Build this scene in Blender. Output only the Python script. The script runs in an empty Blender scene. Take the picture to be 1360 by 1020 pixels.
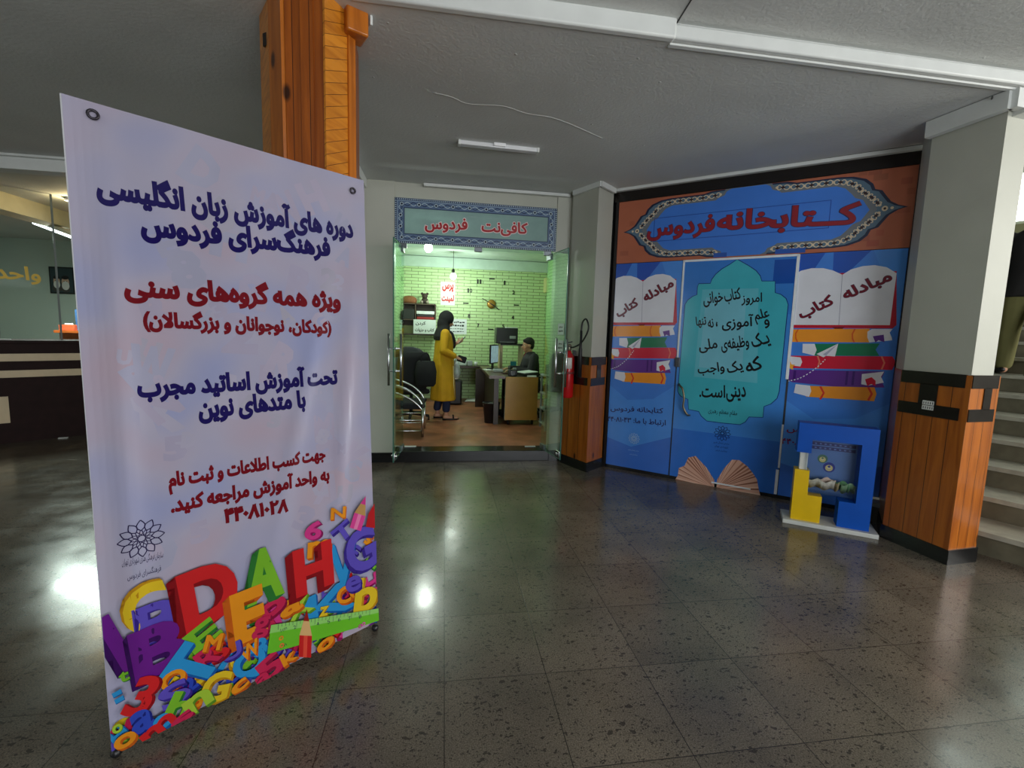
import bpy, bmesh, math, random
from mathutils import Vector, Matrix
from mathutils.geometry import tessellate_polygon, delaunay_2d_cdt
import numpy as np

SC = bpy.context.scene
COL = SC.collection
PI = math.pi
random.seed(7)

# ------------------------------------------------------------------ camera
F_PX, CX, CY, EYE = 610.0, 680.0, 510.0, 1.5
PITCH, ROLL, YAW = math.radians(6.3), math.radians(1.7), math.radians(8.5)
_fw = Vector((math.sin(YAW) * math.cos(PITCH), math.cos(YAW) * math.cos(PITCH), -math.sin(PITCH)))
_rt = Vector((math.cos(YAW), -math.sin(YAW), 0))
_up = _rt.cross(_fw)
CAM_R = _rt * math.cos(ROLL) + _up * math.sin(ROLL)
CAM_U = CAM_R.cross(_fw)
CAM_F = _fw
EYEP = Vector((0, 0, EYE))
cam_data = bpy.data.cameras.new('camera')
cam_data.sensor_width = 36
cam_data.lens = F_PX / 1360 * 36
cam_data.clip_start = 0.02
cam = bpy.data.objects.new('camera', cam_data)
COL.objects.link(cam)
cam.matrix_world = Matrix((
    (CAM_R.x, CAM_U.x, -CAM_F.x, 0), (CAM_R.y, CAM_U.y, -CAM_F.y, 0),
    (CAM_R.z, CAM_U.z, -CAM_F.z, EYE), (0, 0, 0, 1)))
SC.camera = cam

# ------------------------------------------------------------------ light
SC.view_settings.view_transform = 'Standard'
SC.view_settings.look = 'None'
SC.view_settings.gamma = 1
SC.view_settings.use_curve_mapping = False
SC.view_settings.exposure = 0.0
SC.cycles.use_denoising = True
SC.cycles.max_bounces = 8
SC.cycles.caustics_reflective = False
SC.cycles.caustics_refractive = False
SC.cycles.sample_clamp_indirect = 4
W = bpy.data.worlds.new('world')
SC.world = W
W.use_nodes = True
W.node_tree.nodes['Background'].inputs[0].default_value = (0.80, 0.90, 1.0, 1)
W.node_tree.nodes['Background'].inputs[1].default_value = 0.05


def area(name, loc, target, sx, sy, power, color=(1, 1, 1), spread=180):
    d = bpy.data.lights.new(name, 'AREA')
    d.shape = 'RECTANGLE'; d.size = sx; d.size_y = sy
    d.energy = power; d.color = color; d.spread = math.radians(spread)
    o = bpy.data.objects.new(name, d); COL.objects.link(o)
    o.location = loc
    o.rotation_euler = (Vector(target) - Vector(loc)).to_track_quat('-Z', 'Y').to_euler()
    return o


def point(name, loc, power, color=(1, 1, 1), r=0.04):
    d = bpy.data.lights.new(name, 'POINT'); d.energy = power; d.color = color; d.shadow_soft_size = r
    o = bpy.data.objects.new(name, d); COL.objects.link(o); o.location = loc
    return o


area('daylight_rear_window', (2.5, -3.8, 1.5), (1.6, 3, 1.9), 4.4, 2.6, 215, (0.93, 0.97, 1.0))
area('daylight_rear_left_window', (-6.5, -1.0, 1.8), (0, 3.2, 2.2), 2.6, 2.0, 45, (0.90, 0.97, 1.0))
area('added_banner_streak_light', (8.35, -2.6, 1.3), (-0.5, 2.1, 1.3), 1.1, 2.4, 70, (1.0, 0.98, 0.95))  # added lamp, no door known there: puts reflected streaks on the banner
area('daylight_stair_window', (7.6, -0.4, 2.9), (3.9, 2.6, 0.6), 2.2, 1.8, 300, (1.0, 0.98, 0.93))

# ------------------------------------------------------------------ measuring helpers (image of 1360 x 1020)


def ray(px, py):
    return CAM_F + CAM_R * ((px - CX) / F_PX) - CAM_U * ((py - CY) / F_PX)


def at_y(px, py, Y):
    d = ray(px, py); t = Y / d.y
    return EYEP + d * t


def at_z(px, py, z=0.0):
    d = ray(px, py); t = (z - EYE) / d.z
    return EYEP + d * t


def at_plane(px, py, P, n):
    d = ray(px, py); t = (Vector(P) - EYEP).dot(n) / d.dot(n)
    return EYEP + d * t


# ------------------------------------------------------------------ materials
def lin(h):
    if isinstance(h, str):
        h = h.lstrip('#'); c = [int(h[i:i + 2], 16) / 255 for i in (0, 2, 4)]
    else:
        c = [x / 255 for x in h]
    return tuple(x / 12.92 if x <= 0.04045 else ((x + 0.055) / 1.055) ** 2.4 for x in c)


MATS = {}


def mat(name, col, rough=0.6, metal=0.0, spec=0.5, var=0.06, scale=8.0, bump=0.0, bscale=60.0, emit=0.0, trans=0.0, alpha=1.0, coat=0.0, ecol=None):
    """principled material whose colour wanders a little with a noise field"""
    if name in MATS:
        return MATS[name]
    m = bpy.data.materials.new(name); m.use_nodes = True
    nt = m.node_tree; N = nt.nodes; L = nt.links
    b = N['Principled BSDF']
    c = lin(col)
    b.inputs['Roughness'].default_value = rough
    b.inputs['Metallic'].default_value = metal
    b.inputs['Specular IOR Level'].default_value = spec
    b.inputs['Coat Weight'].default_value = coat
    b.inputs['Coat Roughness'].default_value = 0.14
    b.inputs['Transmission Weight'].default_value = trans
    b.inputs['Alpha'].default_value = alpha
    tc = N.new('ShaderNodeTexCoord')
    if var > 0:
        n = N.new('ShaderNodeTexNoise'); n.inputs['Scale'].default_value = scale; n.inputs['Detail'].default_value = 3
        L.new(tc.outputs['Object'], n.inputs['Vector'])
        r = N.new('ShaderNodeValToRGB')
        r.color_ramp.elements[0].position = 0.3; r.color_ramp.elements[1].position = 0.7
        r.color_ramp.elements[0].color = tuple(max(0, x * (1 - var)) for x in c) + (1,)
        r.color_ramp.elements[1].color = tuple(min(1, x * (1 + var)) for x in c) + (1,)
        L.new(n.outputs['Fac'], r.inputs['Fac'])
        L.new(r.outputs['Color'], b.inputs['Base Color'])
    else:
        b.inputs['Base Color'].default_value = c + (1,)
    if bump > 0:
        n2 = N.new('ShaderNodeTexNoise'); n2.inputs['Scale'].default_value = bscale; n2.inputs['Detail'].default_value = 4
        L.new(tc.outputs['Object'], n2.inputs['Vector'])
        bp = N.new('ShaderNodeBump'); bp.inputs['Strength'].default_value = bump; bp.inputs['Distance'].default_value = 0.01
        L.new(n2.outputs['Fac'], bp.inputs['Height']); L.new(bp.outputs['Normal'], b.inputs['Normal'])
    if emit > 0:
        b.inputs['Emission Color'].default_value = (lin(ecol) if ecol else c) + (1,)
        b.inputs['Emission Strength'].default_value = emit
    MATS[name] = m
    return m


def nodes_of(m):
    return m.node_tree.nodes, m.node_tree.links, m.node_tree.nodes['Principled BSDF']


def wood_mat(name, c1, c2, board=0.09, axis='Z', rough=0.3):
    """knotty boards; axis = the direction the boards run"""
    if name in MATS:
        return MATS[name]
    m = mat(name, c1, rough=rough, var=0, coat=0.12)
    N, L, b = nodes_of(m)
    tc = N.new('ShaderNodeTexCoord')
    sep = N.new('ShaderNodeSeparateXYZ'); L.new(tc.outputs['Object'], sep.inputs[0])
    # board coordinate = x + y (the claddings stand on vertical faces)
    add = N.new('ShaderNodeMath'); add.operation = 'ADD'
    if axis == 'Z':
        L.new(sep.outputs['X'], add.inputs[0]); L.new(sep.outputs['Y'], add.inputs[1])
    else:
        L.new(sep.outputs['Z'], add.inputs[0])
        k = N.new('ShaderNodeMath'); k.operation = 'MULTIPLY'; k.inputs[1].default_value = -0.9
        L.new(sep.outputs['X'], k.inputs[0]); L.new(k.outputs[0], add.inputs[1])
    div = N.new('ShaderNodeMath'); div.operation = 'DIVIDE'; div.inputs[1].default_value = board
    L.new(add.outputs[0], div.inputs[0])
    fl = N.new('ShaderNodeMath'); fl.operation = 'FLOOR'; L.new(div.outputs[0], fl.inputs[0])
    fr = N.new('ShaderNodeMath'); fr.operation = 'FRACT'; L.new(div.outputs[0], fr.inputs[0])
    wn = N.new('ShaderNodeTexWhiteNoise'); wn.noise_dimensions = '1D'; L.new(fl.outputs[0], wn.inputs['W'])
    mp = N.new('ShaderNodeMapping'); mp.inputs['Scale'].default_value = (14, 14, 1.2) if axis == 'Z' else (2, 2, 16)
    L.new(tc.outputs['Object'], mp.inputs['Vector'])
    cmb = N.new('ShaderNodeCombineXYZ'); mul = N.new('ShaderNodeMath'); mul.operation = 'MULTIPLY'; mul.inputs[1].default_value = 9
    L.new(wn.outputs['Value'], mul.inputs[0]); L.new(mul.outputs[0], cmb.inputs['X'])
    va = N.new('ShaderNodeVectorMath'); L.new(mp.outputs[0], va.inputs[0]); L.new(cmb.outputs[0], va.inputs[1])
    n1 = N.new('ShaderNodeTexNoise'); n1.inputs['Scale'].default_value = 1.6; n1.inputs['Detail'].default_value = 6; n1.inputs['Distortion'].default_value = 0.8
    L.new(va.outputs[0], n1.inputs['Vector'])
    r = N.new('ShaderNodeValToRGB'); r.color_ramp.elements[0].position = 0.28; r.color_ramp.elements[1].position = 0.62
    r.color_ramp.elements[0].color = lin(c2) + (1,); r.color_ramp.elements[1].color = lin(c1) + (1,)
    L.new(n1.outputs['Fac'], r.inputs['Fac'])
    # per-board tone
    tone = N.new('ShaderNodeMapRange'); tone.inputs['To Min'].default_value = 0.90; tone.inputs['To Max'].default_value = 1.08
    L.new(wn.outputs['Value'], tone.inputs['Value'])
    mx = N.new('ShaderNodeMix'); mx.data_type = 'RGBA'; mx.blend_type = 'MULTIPLY'; mx.inputs['Factor'].default_value = 1
    L.new(r.outputs['Color'], mx.inputs['A']); L.new(tone.outputs[0], mx.inputs['B'])
    # knots
    vm = N.new('ShaderNodeMapping'); vm.inputs['Scale'].default_value = (5, 5, 2.4)
    L.new(tc.outputs['Object'], vm.inputs['Vector'])
    vo = N.new('ShaderNodeTexVoronoi'); vo.inputs['Scale'].default_value = 1.0; L.new(vm.outputs[0], vo.inputs['Vector'])
    kr = N.new('ShaderNodeMapRange'); kr.inputs['From Min'].default_value = 0.06; kr.inputs['From Max'].default_value = 0.12
    L.new(vo.outputs['Distance'], kr.inputs['Value'])
    # joints
    jt = N.new('ShaderNodeMath'); jt.operation = 'LESS_THAN'; jt.inputs[1].default_value = 0.045; L.new(fr.outputs[0], jt.inputs[0])
    ji = N.new('ShaderNodeMath'); ji.operation = 'SUBTRACT'; ji.inputs[0].default_value = 1; L.new(jt.outputs[0], ji.inputs[1])
    mm = N.new('ShaderNodeMath'); mm.operation = 'MULTIPLY'; L.new(kr.outputs[0], mm.inputs[0]); L.new(ji.outputs[0], mm.inputs[1])
    mx2 = N.new('ShaderNodeMix'); mx2.data_type = 'RGBA'
    mx2.inputs['A'].default_value = tuple(x * 0.18 for x in lin(c2)) + (1,)
    L.new(mm.outputs[0], mx2.inputs['Factor']); L.new(mx.outputs['Result'], mx2.inputs['B'])
    L.new(mx2.outputs['Result'], b.inputs['Base Color'])
    bp = N.new('ShaderNodeBump'); bp.inputs['Strength'].default_value = 0.35; bp.inputs['Distance'].default_value = 0.004
    L.new(ji.outputs[0], bp.inputs['Height']); L.new(bp.outputs['Normal'], b.inputs['Normal'])
    return m


def floor_mat():
    m = mat('granite_tiles', (120, 114, 104), rough=0.16, var=0, spec=0.5)
    N, L, b = nodes_of(m)
    tc = N.new('ShaderNodeTexCoord')
    sep = N.new('ShaderNodeSeparateXYZ'); L.new(tc.outputs['Object'], sep.inputs[0])

    def lines(out, off, size, w):
        a = N.new('ShaderNodeMath'); a.operation = 'SUBTRACT'; a.inputs[1].default_value = off; L.new(out, a.inputs[0])
        d = N.new('ShaderNodeMath'); d.operation = 'DIVIDE'; d.inputs[1].default_value = size; L.new(a.outputs[0], d.inputs[0])
        f = N.new('ShaderNodeMath'); f.operation = 'FRACT'; L.new(d.outputs[0], f.inputs[0])
        s = N.new('ShaderNodeMath'); s.operation = 'SUBTRACT'; s.inputs[1].default_value = 0.5; L.new(f.outputs[0], s.inputs[0])
        ab = N.new('ShaderNodeMath'); ab.operation = 'ABSOLUTE'; L.new(s.outputs[0], ab.inputs[0])
        g = N.new('ShaderNodeMath'); g.operation = 'GREATER_THAN'; g.inputs[1].default_value = 0.5 - w; L.new(ab.outputs[0], g.inputs[0])
        fl = N.new('ShaderNodeMath'); fl.operation = 'FLOOR'; L.new(d.outputs[0], fl.inputs[0])
        return g, fl
    gx, fx = lines(sep.outputs['X'], 0.019, 0.447, 0.0034)
    gy, fy = lines(sep.outputs['Y'], 1.844, 0.456, 0.0034)
    mxl = N.new('ShaderNodeMath'); mxl.operation = 'MAXIMUM'; L.new(gx.outputs[0], mxl.inputs[0]); L.new(gy.outputs[0], mxl.inputs[1])
    cid = N.new('ShaderNodeCombineXYZ'); L.new(fx.outputs[0], cid.inputs[0]); L.new(fy.outputs[0], cid.inputs[1])
    wn = N.new('ShaderNodeTexWhiteNoise'); wn.noise_dimensions = '2D'; L.new(cid.outputs[0], wn.inputs['Vector'])
    # broad mottling
    n1 = N.new('ShaderNodeTexNoise'); n1.inputs['Scale'].default_value = 2.2; n1.inputs['Detail'].default_value = 5
    L.new(tc.outputs['Object'], n1.inputs['Vector'])
    r1 = N.new('ShaderNodeValToRGB'); r1.color_ramp.elements[0].position = 0.3; r1.color_ramp.elements[1].position = 0.72
    r1.color_ramp.elements[0].color = lin((86, 80, 71)) + (1,); r1.color_ramp.elements[1].color = lin((114, 105, 92)) + (1,)
    L.new(n1.outputs['Fac'], r1.inputs['Fac'])
    # fine salt and pepper
    n2 = N.new('ShaderNodeTexNoise'); n2.inputs['Scale'].default_value = 190; n2.inputs['Detail'].default_value = 3
    L.new(tc.outputs['Object'], n2.inputs['Vector'])
    r2 = N.new('ShaderNodeMapRange'); r2.inputs['From Min'].default_value = 0.35; r2.inputs['From Max'].default_value = 0.65
    r2.inputs['To Min'].default_value = 0.62; r2.inputs['To Max'].default_value = 1.35
    L.new(n2.outputs['Fac'], r2.inputs['Value'])
    m1 = N.new('ShaderNodeMix'); m1.data_type = 'RGBA'; m1.blend_type = 'MULTIPLY'; m1.inputs['Factor'].default_value = 1
    L.new(r1.outputs['Color'], m1.inputs['A']); L.new(r2.outputs[0], m1.inputs['B'])
    # dark chips
    def chips(scale, lo, hi, amount, dark):
        mp = N.new('ShaderNodeMapping'); mp.inputs['Scale'].default_value = (1, 1.7, 1); L.new(tc.outputs['Object'], mp.inputs['Vector'])
        nd = N.new('ShaderNodeTexNoise'); nd.inputs['Scale'].default_value = 35; L.new(tc.outputs['Object'], nd.inputs['Vector'])
        ad = N.new('ShaderNodeMix'); ad.data_type = 'RGBA'; ad.blend_type = 'LINEAR_LIGHT'; ad.inputs['Factor'].default_value = 0.03
        L.new(mp.outputs[0], ad.inputs['A']); L.new(nd.outputs['Color'], ad.inputs['B'])
        v = N.new('ShaderNodeTexVoronoi'); v.inputs['Scale'].default_value = scale; v.inputs['Randomness'].default_value = 1
        L.new(ad.outputs['Result'], v.inputs['Vector'])
        sr = N.new('ShaderNodeSeparateColor'); L.new(v.outputs['Color'], sr.inputs[0])
        th = N.new('ShaderNodeMapRange'); th.inputs['From Min'].default_value = amount; th.inputs['From Max'].default_value = 1.0
        th.inputs['To Min'].default_value = 0; th.inputs['To Max'].default_value = hi
        L.new(sr.outputs[0], th.inputs['Value'])
        ls = N.new('ShaderNodeMath'); ls.operation = 'LESS_THAN'; L.new(v.outputs['Distance'], ls.inputs[0]); L.new(th.outputs[0], ls.inputs[1])
        return ls
    c1 = chips(34, 0, 0.42, 0.45, 0.2)
    c2 = chips(75, 0, 0.45, 0.35, 0.3)
    cm = N.new('ShaderNodeMath'); cm.operation = 'MAXIMUM'; L.new(c1.outputs[0], cm.inputs[0]); L.new(c2.outputs[0], cm.inputs[1])
    cs = N.new('ShaderNodeMath'); cs.operation = 'MULTIPLY'; cs.inputs[1].default_value = 0.72; L.new(cm.outputs[0], cs.inputs[0])
    m2 = N.new('ShaderNodeMix'); m2.data_type = 'RGBA'; m2.inputs['B'].default_value = lin((30, 28, 26)) + (1,)
    L.new(cs.outputs[0], m2.inputs['Factor']); L.new(m1.outputs['Result'], m2.inputs['A'])
    tone = N.new('ShaderNodeMapRange'); tone.inputs['To Min'].default_value = 0.88; tone.inputs['To Max'].default_value = 1.1
    L.new(wn.outputs['Value'], tone.inputs['Value'])
    m4 = N.new('ShaderNodeMix'); m4.data_type = 'RGBA'; m4.blend_type = 'MULTIPLY'; m4.inputs['Factor'].default_value = 1
    L.new(m2.outputs['Result'], m4.inputs['A']); L.new(tone.outputs[0], m4.inputs['B'])
    m3 = N.new('ShaderNodeMix'); m3.data_type = 'RGBA'; m3.inputs['B'].default_value = lin((36, 33, 30)) + (1,)
    L.new(mxl.outputs[0], m3.inputs['Factor']); L.new(m4.outputs['Result'], m3.inputs['A'])
    L.new(m3.outputs['Result'], b.inputs['Base Color'])
    n4 = N.new('ShaderNodeTexNoise'); n4.inputs['Scale'].default_value = 4; n4.inputs['Detail'].default_value = 6; L.new(tc.outputs['Object'], n4.inputs['Vector'])
    rr = N.new('ShaderNodeMapRange'); rr.inputs['From Min'].default_value = 0.3; rr.inputs['From Max'].default_value = 0.7
    rr.inputs['To Min'].default_value = 0.13; rr.inputs['To Max'].default_value = 0.26
    L.new(n4.outputs['Fac'], rr.inputs['Value']); L.new(rr.outputs[0], b.inputs['Roughness'])
    bp = N.new('ShaderNodeBump'); bp.invert = True; bp.inputs['Strength'].default_value = 0.25; bp.inputs['Distance'].default_value = 0.003
    L.new(mxl.outputs[0], bp.inputs['Height']); L.new(bp.outputs['Normal'], b.inputs['Normal'])
    return m


def brick_mat(name, c1, c2, mortar, w=0.26, h=0.062, vert='XZ'):
    m = mat(name, c1, rough=0.45, var=0)
    N, L, b = nodes_of(m)
    tc = N.new('ShaderNodeTexCoord'); sep = N.new('ShaderNodeSeparateXYZ'); L.new(tc.outputs['Object'], sep.inputs[0])
    cmb = N.new('ShaderNodeCombineXYZ')
    ad = N.new('ShaderNodeMath'); L.new(sep.outputs['X'], ad.inputs[0]); L.new(sep.outputs['Y'], ad.inputs[1])
    L.new(ad.outputs[0], cmb.inputs['X']); L.new(sep.outputs['Z'], cmb.inputs['Y'])
    br = N.new('ShaderNodeTexBrick'); L.new(cmb.outputs[0], br.inputs['Vector'])
    br.inputs['Color1'].default_value = lin(c1) + (1,); br.inputs['Color2'].default_value = lin(c2) + (1,); br.inputs['Mortar'].default_value = lin(mortar) + (1,)
    br.inputs['Scale'].default_value = 1; br.inputs['Mortar Size'].default_value = 0.005; br.inputs['Brick Width'].default_value = w; br.inputs['Row Height'].default_value = h
    L.new(br.outputs['Color'], b.inputs['Base Color'])
    bp = N.new('ShaderNodeBump'); bp.invert = True; bp.inputs['Strength'].default_value = 0.5; bp.inputs['Distance'].default_value = 0.004
    L.new(br.outputs['Fac'], bp.inputs['Height']); L.new(bp.outputs['Normal'], b.inputs['Normal'])
    return m


def ceiling_mat():
    m = mat('stucco_ceiling', (206, 208, 205), rough=0.75, var=0.05, scale=1.5)
    N, L, b = nodes_of(m)
    tc = N.new('ShaderNodeTexCoord')
    n = N.new('ShaderNodeTexNoise'); n.inputs['Scale'].default_value = 55; n.inputs['Detail'].default_value = 5; L.new(tc.outputs['Object'], n.inputs['Vector'])
    v = N.new('ShaderNodeTexVoronoi'); v.inputs['Scale'].default_value = 13; L.new(tc.outputs['Object'], v.inputs['Vector'])
    sr = N.new('ShaderNodeSeparateColor'); L.new(v.outputs['Color'], sr.inputs[0])
    th = N.new('ShaderNodeMapRange'); th.inputs['From Min'].default_value = 0.62; th.inputs['From Max'].default_value = 1; th.inputs['To Max'].default_value = 0.14
    L.new(sr.outputs[0], th.inputs['Value'])
    sb = N.new('ShaderNodeMath'); sb.operation = 'SUBTRACT'; sb.use_clamp = True; L.new(th.outputs[0], sb.inputs[0]); L.new(v.outputs['Distance'], sb.inputs[1])
    ml = N.new('ShaderNodeMath'); ml.operation = 'MULTIPLY'; ml.inputs[1].default_value = 7; L.new(sb.outputs[0], ml.inputs[0])
    n3 = N.new('ShaderNodeTexNoise'); n3.inputs['Scale'].default_value = 1.1; n3.inputs['Detail'].default_value = 2; L.new(tc.outputs['Object'], n3.inputs['Vector'])
    n3m = N.new('ShaderNodeMath'); n3m.operation = 'MULTIPLY'; n3m.inputs[1].default_value = 2.0; L.new(n3.outputs['Fac'], n3m.inputs[0])
    nm = N.new('ShaderNodeMath'); nm.operation = 'MULTIPLY'; nm.inputs[1].default_value = 0.35; L.new(n.outputs['Fac'], nm.inputs[0])
    a1 = N.new('ShaderNodeMath'); L.new(ml.outputs[0], a1.inputs[0]); L.new(nm.outputs[0], a1.inputs[1])
    a2 = N.new('ShaderNodeMath'); L.new(a1.outputs[0], a2.inputs[0]); L.new(n3m.outputs[0], a2.inputs[1])
    bp = N.new('ShaderNodeBump'); bp.inputs['Strength'].default_value = 0.55; bp.inputs['Distance'].default_value = 0.012
    L.new(a2.outputs[0], bp.inputs['Height']); L.new(bp.outputs['Normal'], b.inputs['Normal'])
    return m


def glass_mat(name, tint=(215, 240, 228), clear=0.86, rough=0.02, refl=0.4):
    """thin pane: mostly clear, a fresnel share of mirror"""
    if name in MATS:
        return MATS[name]
    m = bpy.data.materials.new(name); m.use_nodes = True
    N = m.node_tree.nodes; L = m.node_tree.links; N.clear()
    out = N.new('ShaderNodeOutputMaterial'); tr = N.new('ShaderNodeBsdfTransparent'); gl = N.new('ShaderNodeBsdfGlossy')
    tr.inputs[0].default_value = tuple(x * clear for x in lin(tint)) + (1,)
    gl.inputs['Roughness'].default_value = rough; gl.inputs[0].default_value = (0.9, 1, 0.95, 1)
    fr = N.new('ShaderNodeFresnel'); fr.inputs[0].default_value = 1.4
    fk = N.new('ShaderNodeMath'); fk.operation = 'MULTIPLY'; fk.inputs[1].default_value = refl; L.new(fr.outputs[0], fk.inputs[0])
    mx = N.new('ShaderNodeMixShader'); L.new(fk.outputs[0], mx.inputs[0]); L.new(tr.outputs[0], mx.inputs[1]); L.new(gl.outputs[0], mx.inputs[2])
    L.new(mx.outputs[0], out.inputs[0])
    MATS[name] = m
    return m


# ------------------------------------------------------------------ object helpers
T_OF = {}


def thing(name, label, cat, loc=(0, 0, 0), rz=0.0, group=None, kind=None):
    o = bpy.data.objects.new(name, None); COL.objects.link(o)
    o.empty_display_size = 0.1
    o.location = loc; o.rotation_euler = (0, 0, rz)
    T_OF[o.name] = Matrix.Translation(Vector(loc)) @ Matrix.Rotation(rz, 4, 'Z')
    if kind:
        o['kind'] = kind
    else:
        o['label'] = label; o['category'] = cat
    if kind and label:
        o['label'] = label
    if group:
        o['group'] = group
    return o


def world_of(parent):
    M = Matrix.Identity(4); p = parent; chain = []
    while p is not None:
        chain.append(p); p = p.parent
    return T_OF.get(chain[-1].name, Matrix.Identity(4)) if chain else M


class MB:
    """collects shapes as one mesh; material slots by index"""

    def __init__(self):
        self.bm = bmesh.new()

    def _tag(self, faces, mi, smooth):
        for f in faces:
            f.material_index = mi; f.smooth = smooth

    def box(self, c, s, rz=0, rx=0, ry=0, mi=0, bev=0.0):
        M = Matrix.Translation(Vector(c)) @ Matrix.Rotation(rz, 4, 'Z') @ Matrix.Rotation(ry, 4, 'Y') @ Matrix.Rotation(rx, 4, 'X')
        r = bmesh.ops.create_cube(self.bm, size=1, matrix=M @ Matrix.Diagonal((s[0], s[1], s[2], 1)))
        fs = {f for v in r['verts'] for f in v.link_faces}
        self._tag(fs, mi, False)
        if bev > 0:
            es = {e for v in r['verts'] for e in v.link_edges}
            q = bmesh.ops.bevel(self.bm, geom=list(es), offset=min(bev, min(s) * 0.45), segments=2, affect='EDGES', profile=0.5)
            self._tag(q['faces'], mi, True)
        return self

    def prism(self, pts, z0, z1, mi=0, M=None, smooth=False):
        """polygon in XY pulled from z0 to z1 (then placed by M)"""
        M = M or Matrix.Identity(4)
        a = [self.bm.verts.new(M @ Vector((x, y, z0))) for x, y in pts]
        b = [self.bm.verts.new(M @ Vector((x, y, z1))) for x, y in pts]
        n = len(pts); fs = []
        tri = tessellate_polygon([[Vector((x, y, 0)) for x, y in pts]])
        for t in tri:
            for lst, rev in ((a, 1), (b, 0)):
                try:
                    fs.append(self.bm.faces.new([lst[i] for i in (reversed(t) if rev else t)]))
                except ValueError:
                    pass
        for i in range(n):
            f = self.bm.faces.new((a[i], a[(i + 1) % n], b[(i + 1) % n], b[i])); f.smooth = smooth; f.material_index = mi
        for f in fs:
            f.material_index = mi
        return self

    def tube(self, pts, r, seg=10, mi=0, closed=False, caps=True):
        pts = [Vector(p) for p in pts]; n = len(pts)
        rs = r if isinstance(r, (list, tuple)) else [r] * n
        rings = []; prev = None
        for i, p in enumerate(pts):
            if closed:
                t = (pts[(i + 1) % n] - pts[i - 1])
            else:
                t = pts[min(i + 1, n - 1)] - pts[max(i - 1, 0)]
            t = t.normalized() if t.length > 1e-9 else Vector((0, 0, 1))
            if prev is None:
                a = t.orthogonal().normalized()
            else:
                a = (prev - t * prev.dot(t))
                a = a.normalized() if a.length > 1e-6 else t.orthogonal().normalized()
            prev = a; b = t.cross(a)
            rings.append([self.bm.verts.new(p + (a * math.cos(2 * PI * k / seg) + b * math.sin(2 * PI * k / seg)) * rs[i]) for k in range(seg)])
        for i in range(n if closed else n - 1):
            A, B = rings[i], rings[(i + 1) % n]
            for k in range(seg):
                f = self.bm.faces.new((A[k], A[(k + 1) % seg], B[(k + 1) % seg], B[k])); f.smooth = True; f.material_index = mi
        if caps and not closed:
            for R, rev in ((rings[0], True), (rings[-1], False)):
                f = self.bm.faces.new(list(reversed(R)) if rev else R); f.material_index = mi
        return self

    def lathe(self, prof, c=(0, 0, 0), seg=24, mi=0, M=None, sx=1, sy=1):
        M = M or Matrix.Identity(4); c = Vector(c); rings = []
        for r, z in prof:
            if r < 1e-6:
                rings.append([self.bm.verts.new(M @ Vector((0, 0, z)) + c)])
            else:
                rings.append([self.bm.verts.new(M @ Vector((r * sx * math.cos(2 * PI * k / seg), r * sy * math.sin(2 * PI * k / seg), z)) + c) for k in range(seg)])
        for A, B in zip(rings, rings[1:]):
            for k in range(seg):
                k2 = (k + 1) % seg
                vs = [A[0]] if len(A) == 1 else [A[k], A[k2]]
                vs += [B[0]] if len(B) == 1 else [B[k2], B[k]]
                if len(vs) > 2:
                    f = self.bm.faces.new(vs); f.smooth = True; f.material_index = mi
        for R, rev in ((rings[0], True), (rings[-1], False)):
            if len(R) > 1:
                f = self.bm.faces.new(list(reversed(R)) if rev else R); f.material_index = mi
        return self

    def ball(self, c, r, s=(1, 1, 1), mi=0, seg=16, rot=None):
        M = Matrix.Translation(Vector(c)) @ (rot.to_4x4() if rot else Matrix.Identity(4)) @ Matrix.Diagonal((s[0] * r, s[1] * r, s[2] * r, 1))
        q = bmesh.ops.create_uvsphere(self.bm, u_segments=seg, v_segments=max(6, seg * 3 // 4), radius=1, matrix=M)
        self._tag({f for v in q['verts'] for f in v.link_faces}, mi, True)
        return self

    def rings(self, rs, mi=0, closed_ends=True):
        """loft through rings (lists of points, same count)"""
        V = [[self.bm.verts.new(Vector(p)) for p in r] for r in rs]; n = len(V[0])
        for A, B in zip(V, V[1:]):
            for k in range(n):
                f = self.bm.faces.new((A[k], A[(k + 1) % n], B[(k + 1) % n], B[k])); f.smooth = True; f.material_index = mi
        if closed_ends:
            f = self.bm.faces.new(list(reversed(V[0]))); f.material_index = mi
            f = self.bm.faces.new(V[-1]); f.material_index = mi
        return self

    def quad(self, pts, mi=0):
        f = self.bm.faces.new([self.bm.verts.new(Vector(p)) for p in pts]); f.material_index = mi
        return self

    def build(self, name, mats, parent=None, label=None, kind=None, local=False, tri=True):
        bmesh.ops.recalc_face_normals(self.bm, faces=self.bm.faces)
        me = bpy.data.meshes.new(name); self.bm.to_mesh(me); self.bm.free()
        return link_mesh(name, me, mats, parent, label, kind, local)


def link_mesh(name, me, mats, parent=None, label=None, kind=None, local=False):
    for m in (mats if isinstance(mats, (list, tuple)) else [mats]):
        me.materials.append(m)
    if parent is not None and not local:
        me.transform(world_of(parent).inverted())
    o = bpy.data.objects.new(name, me); COL.objects.link(o)
    if parent is not None:
        o.parent = parent
    if label:
        o['label'] = label
    if kind:
        o['kind'] = kind
    return o


def solo(name, mb, mats, label, cat, origin, group=None):
    """a thing that is one mesh, its origin at its base"""
    o = mb.build(name, mats)
    o.data.transform(Matrix.Translation(-Vector(origin))); o.location = origin
    o['label'] = label; o['category'] = cat
    if group:
        o['group'] = group
    return o


def struct(name, mb, mats, parent=None):
    return mb.build(name, mats, parent, kind=None if parent else 'structure')


def arc(c, r, a0, a1, n=12, ax=Vector((1, 0, 0)), ay=Vector((0, 0, 1))):
    return [Vector(c) + ax * (r * math.cos(a0 + (a1 - a0) * i / n)) + ay * (r * math.sin(a0 + (a1 - a0) * i / n)) for i in range(n + 1)]


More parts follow.
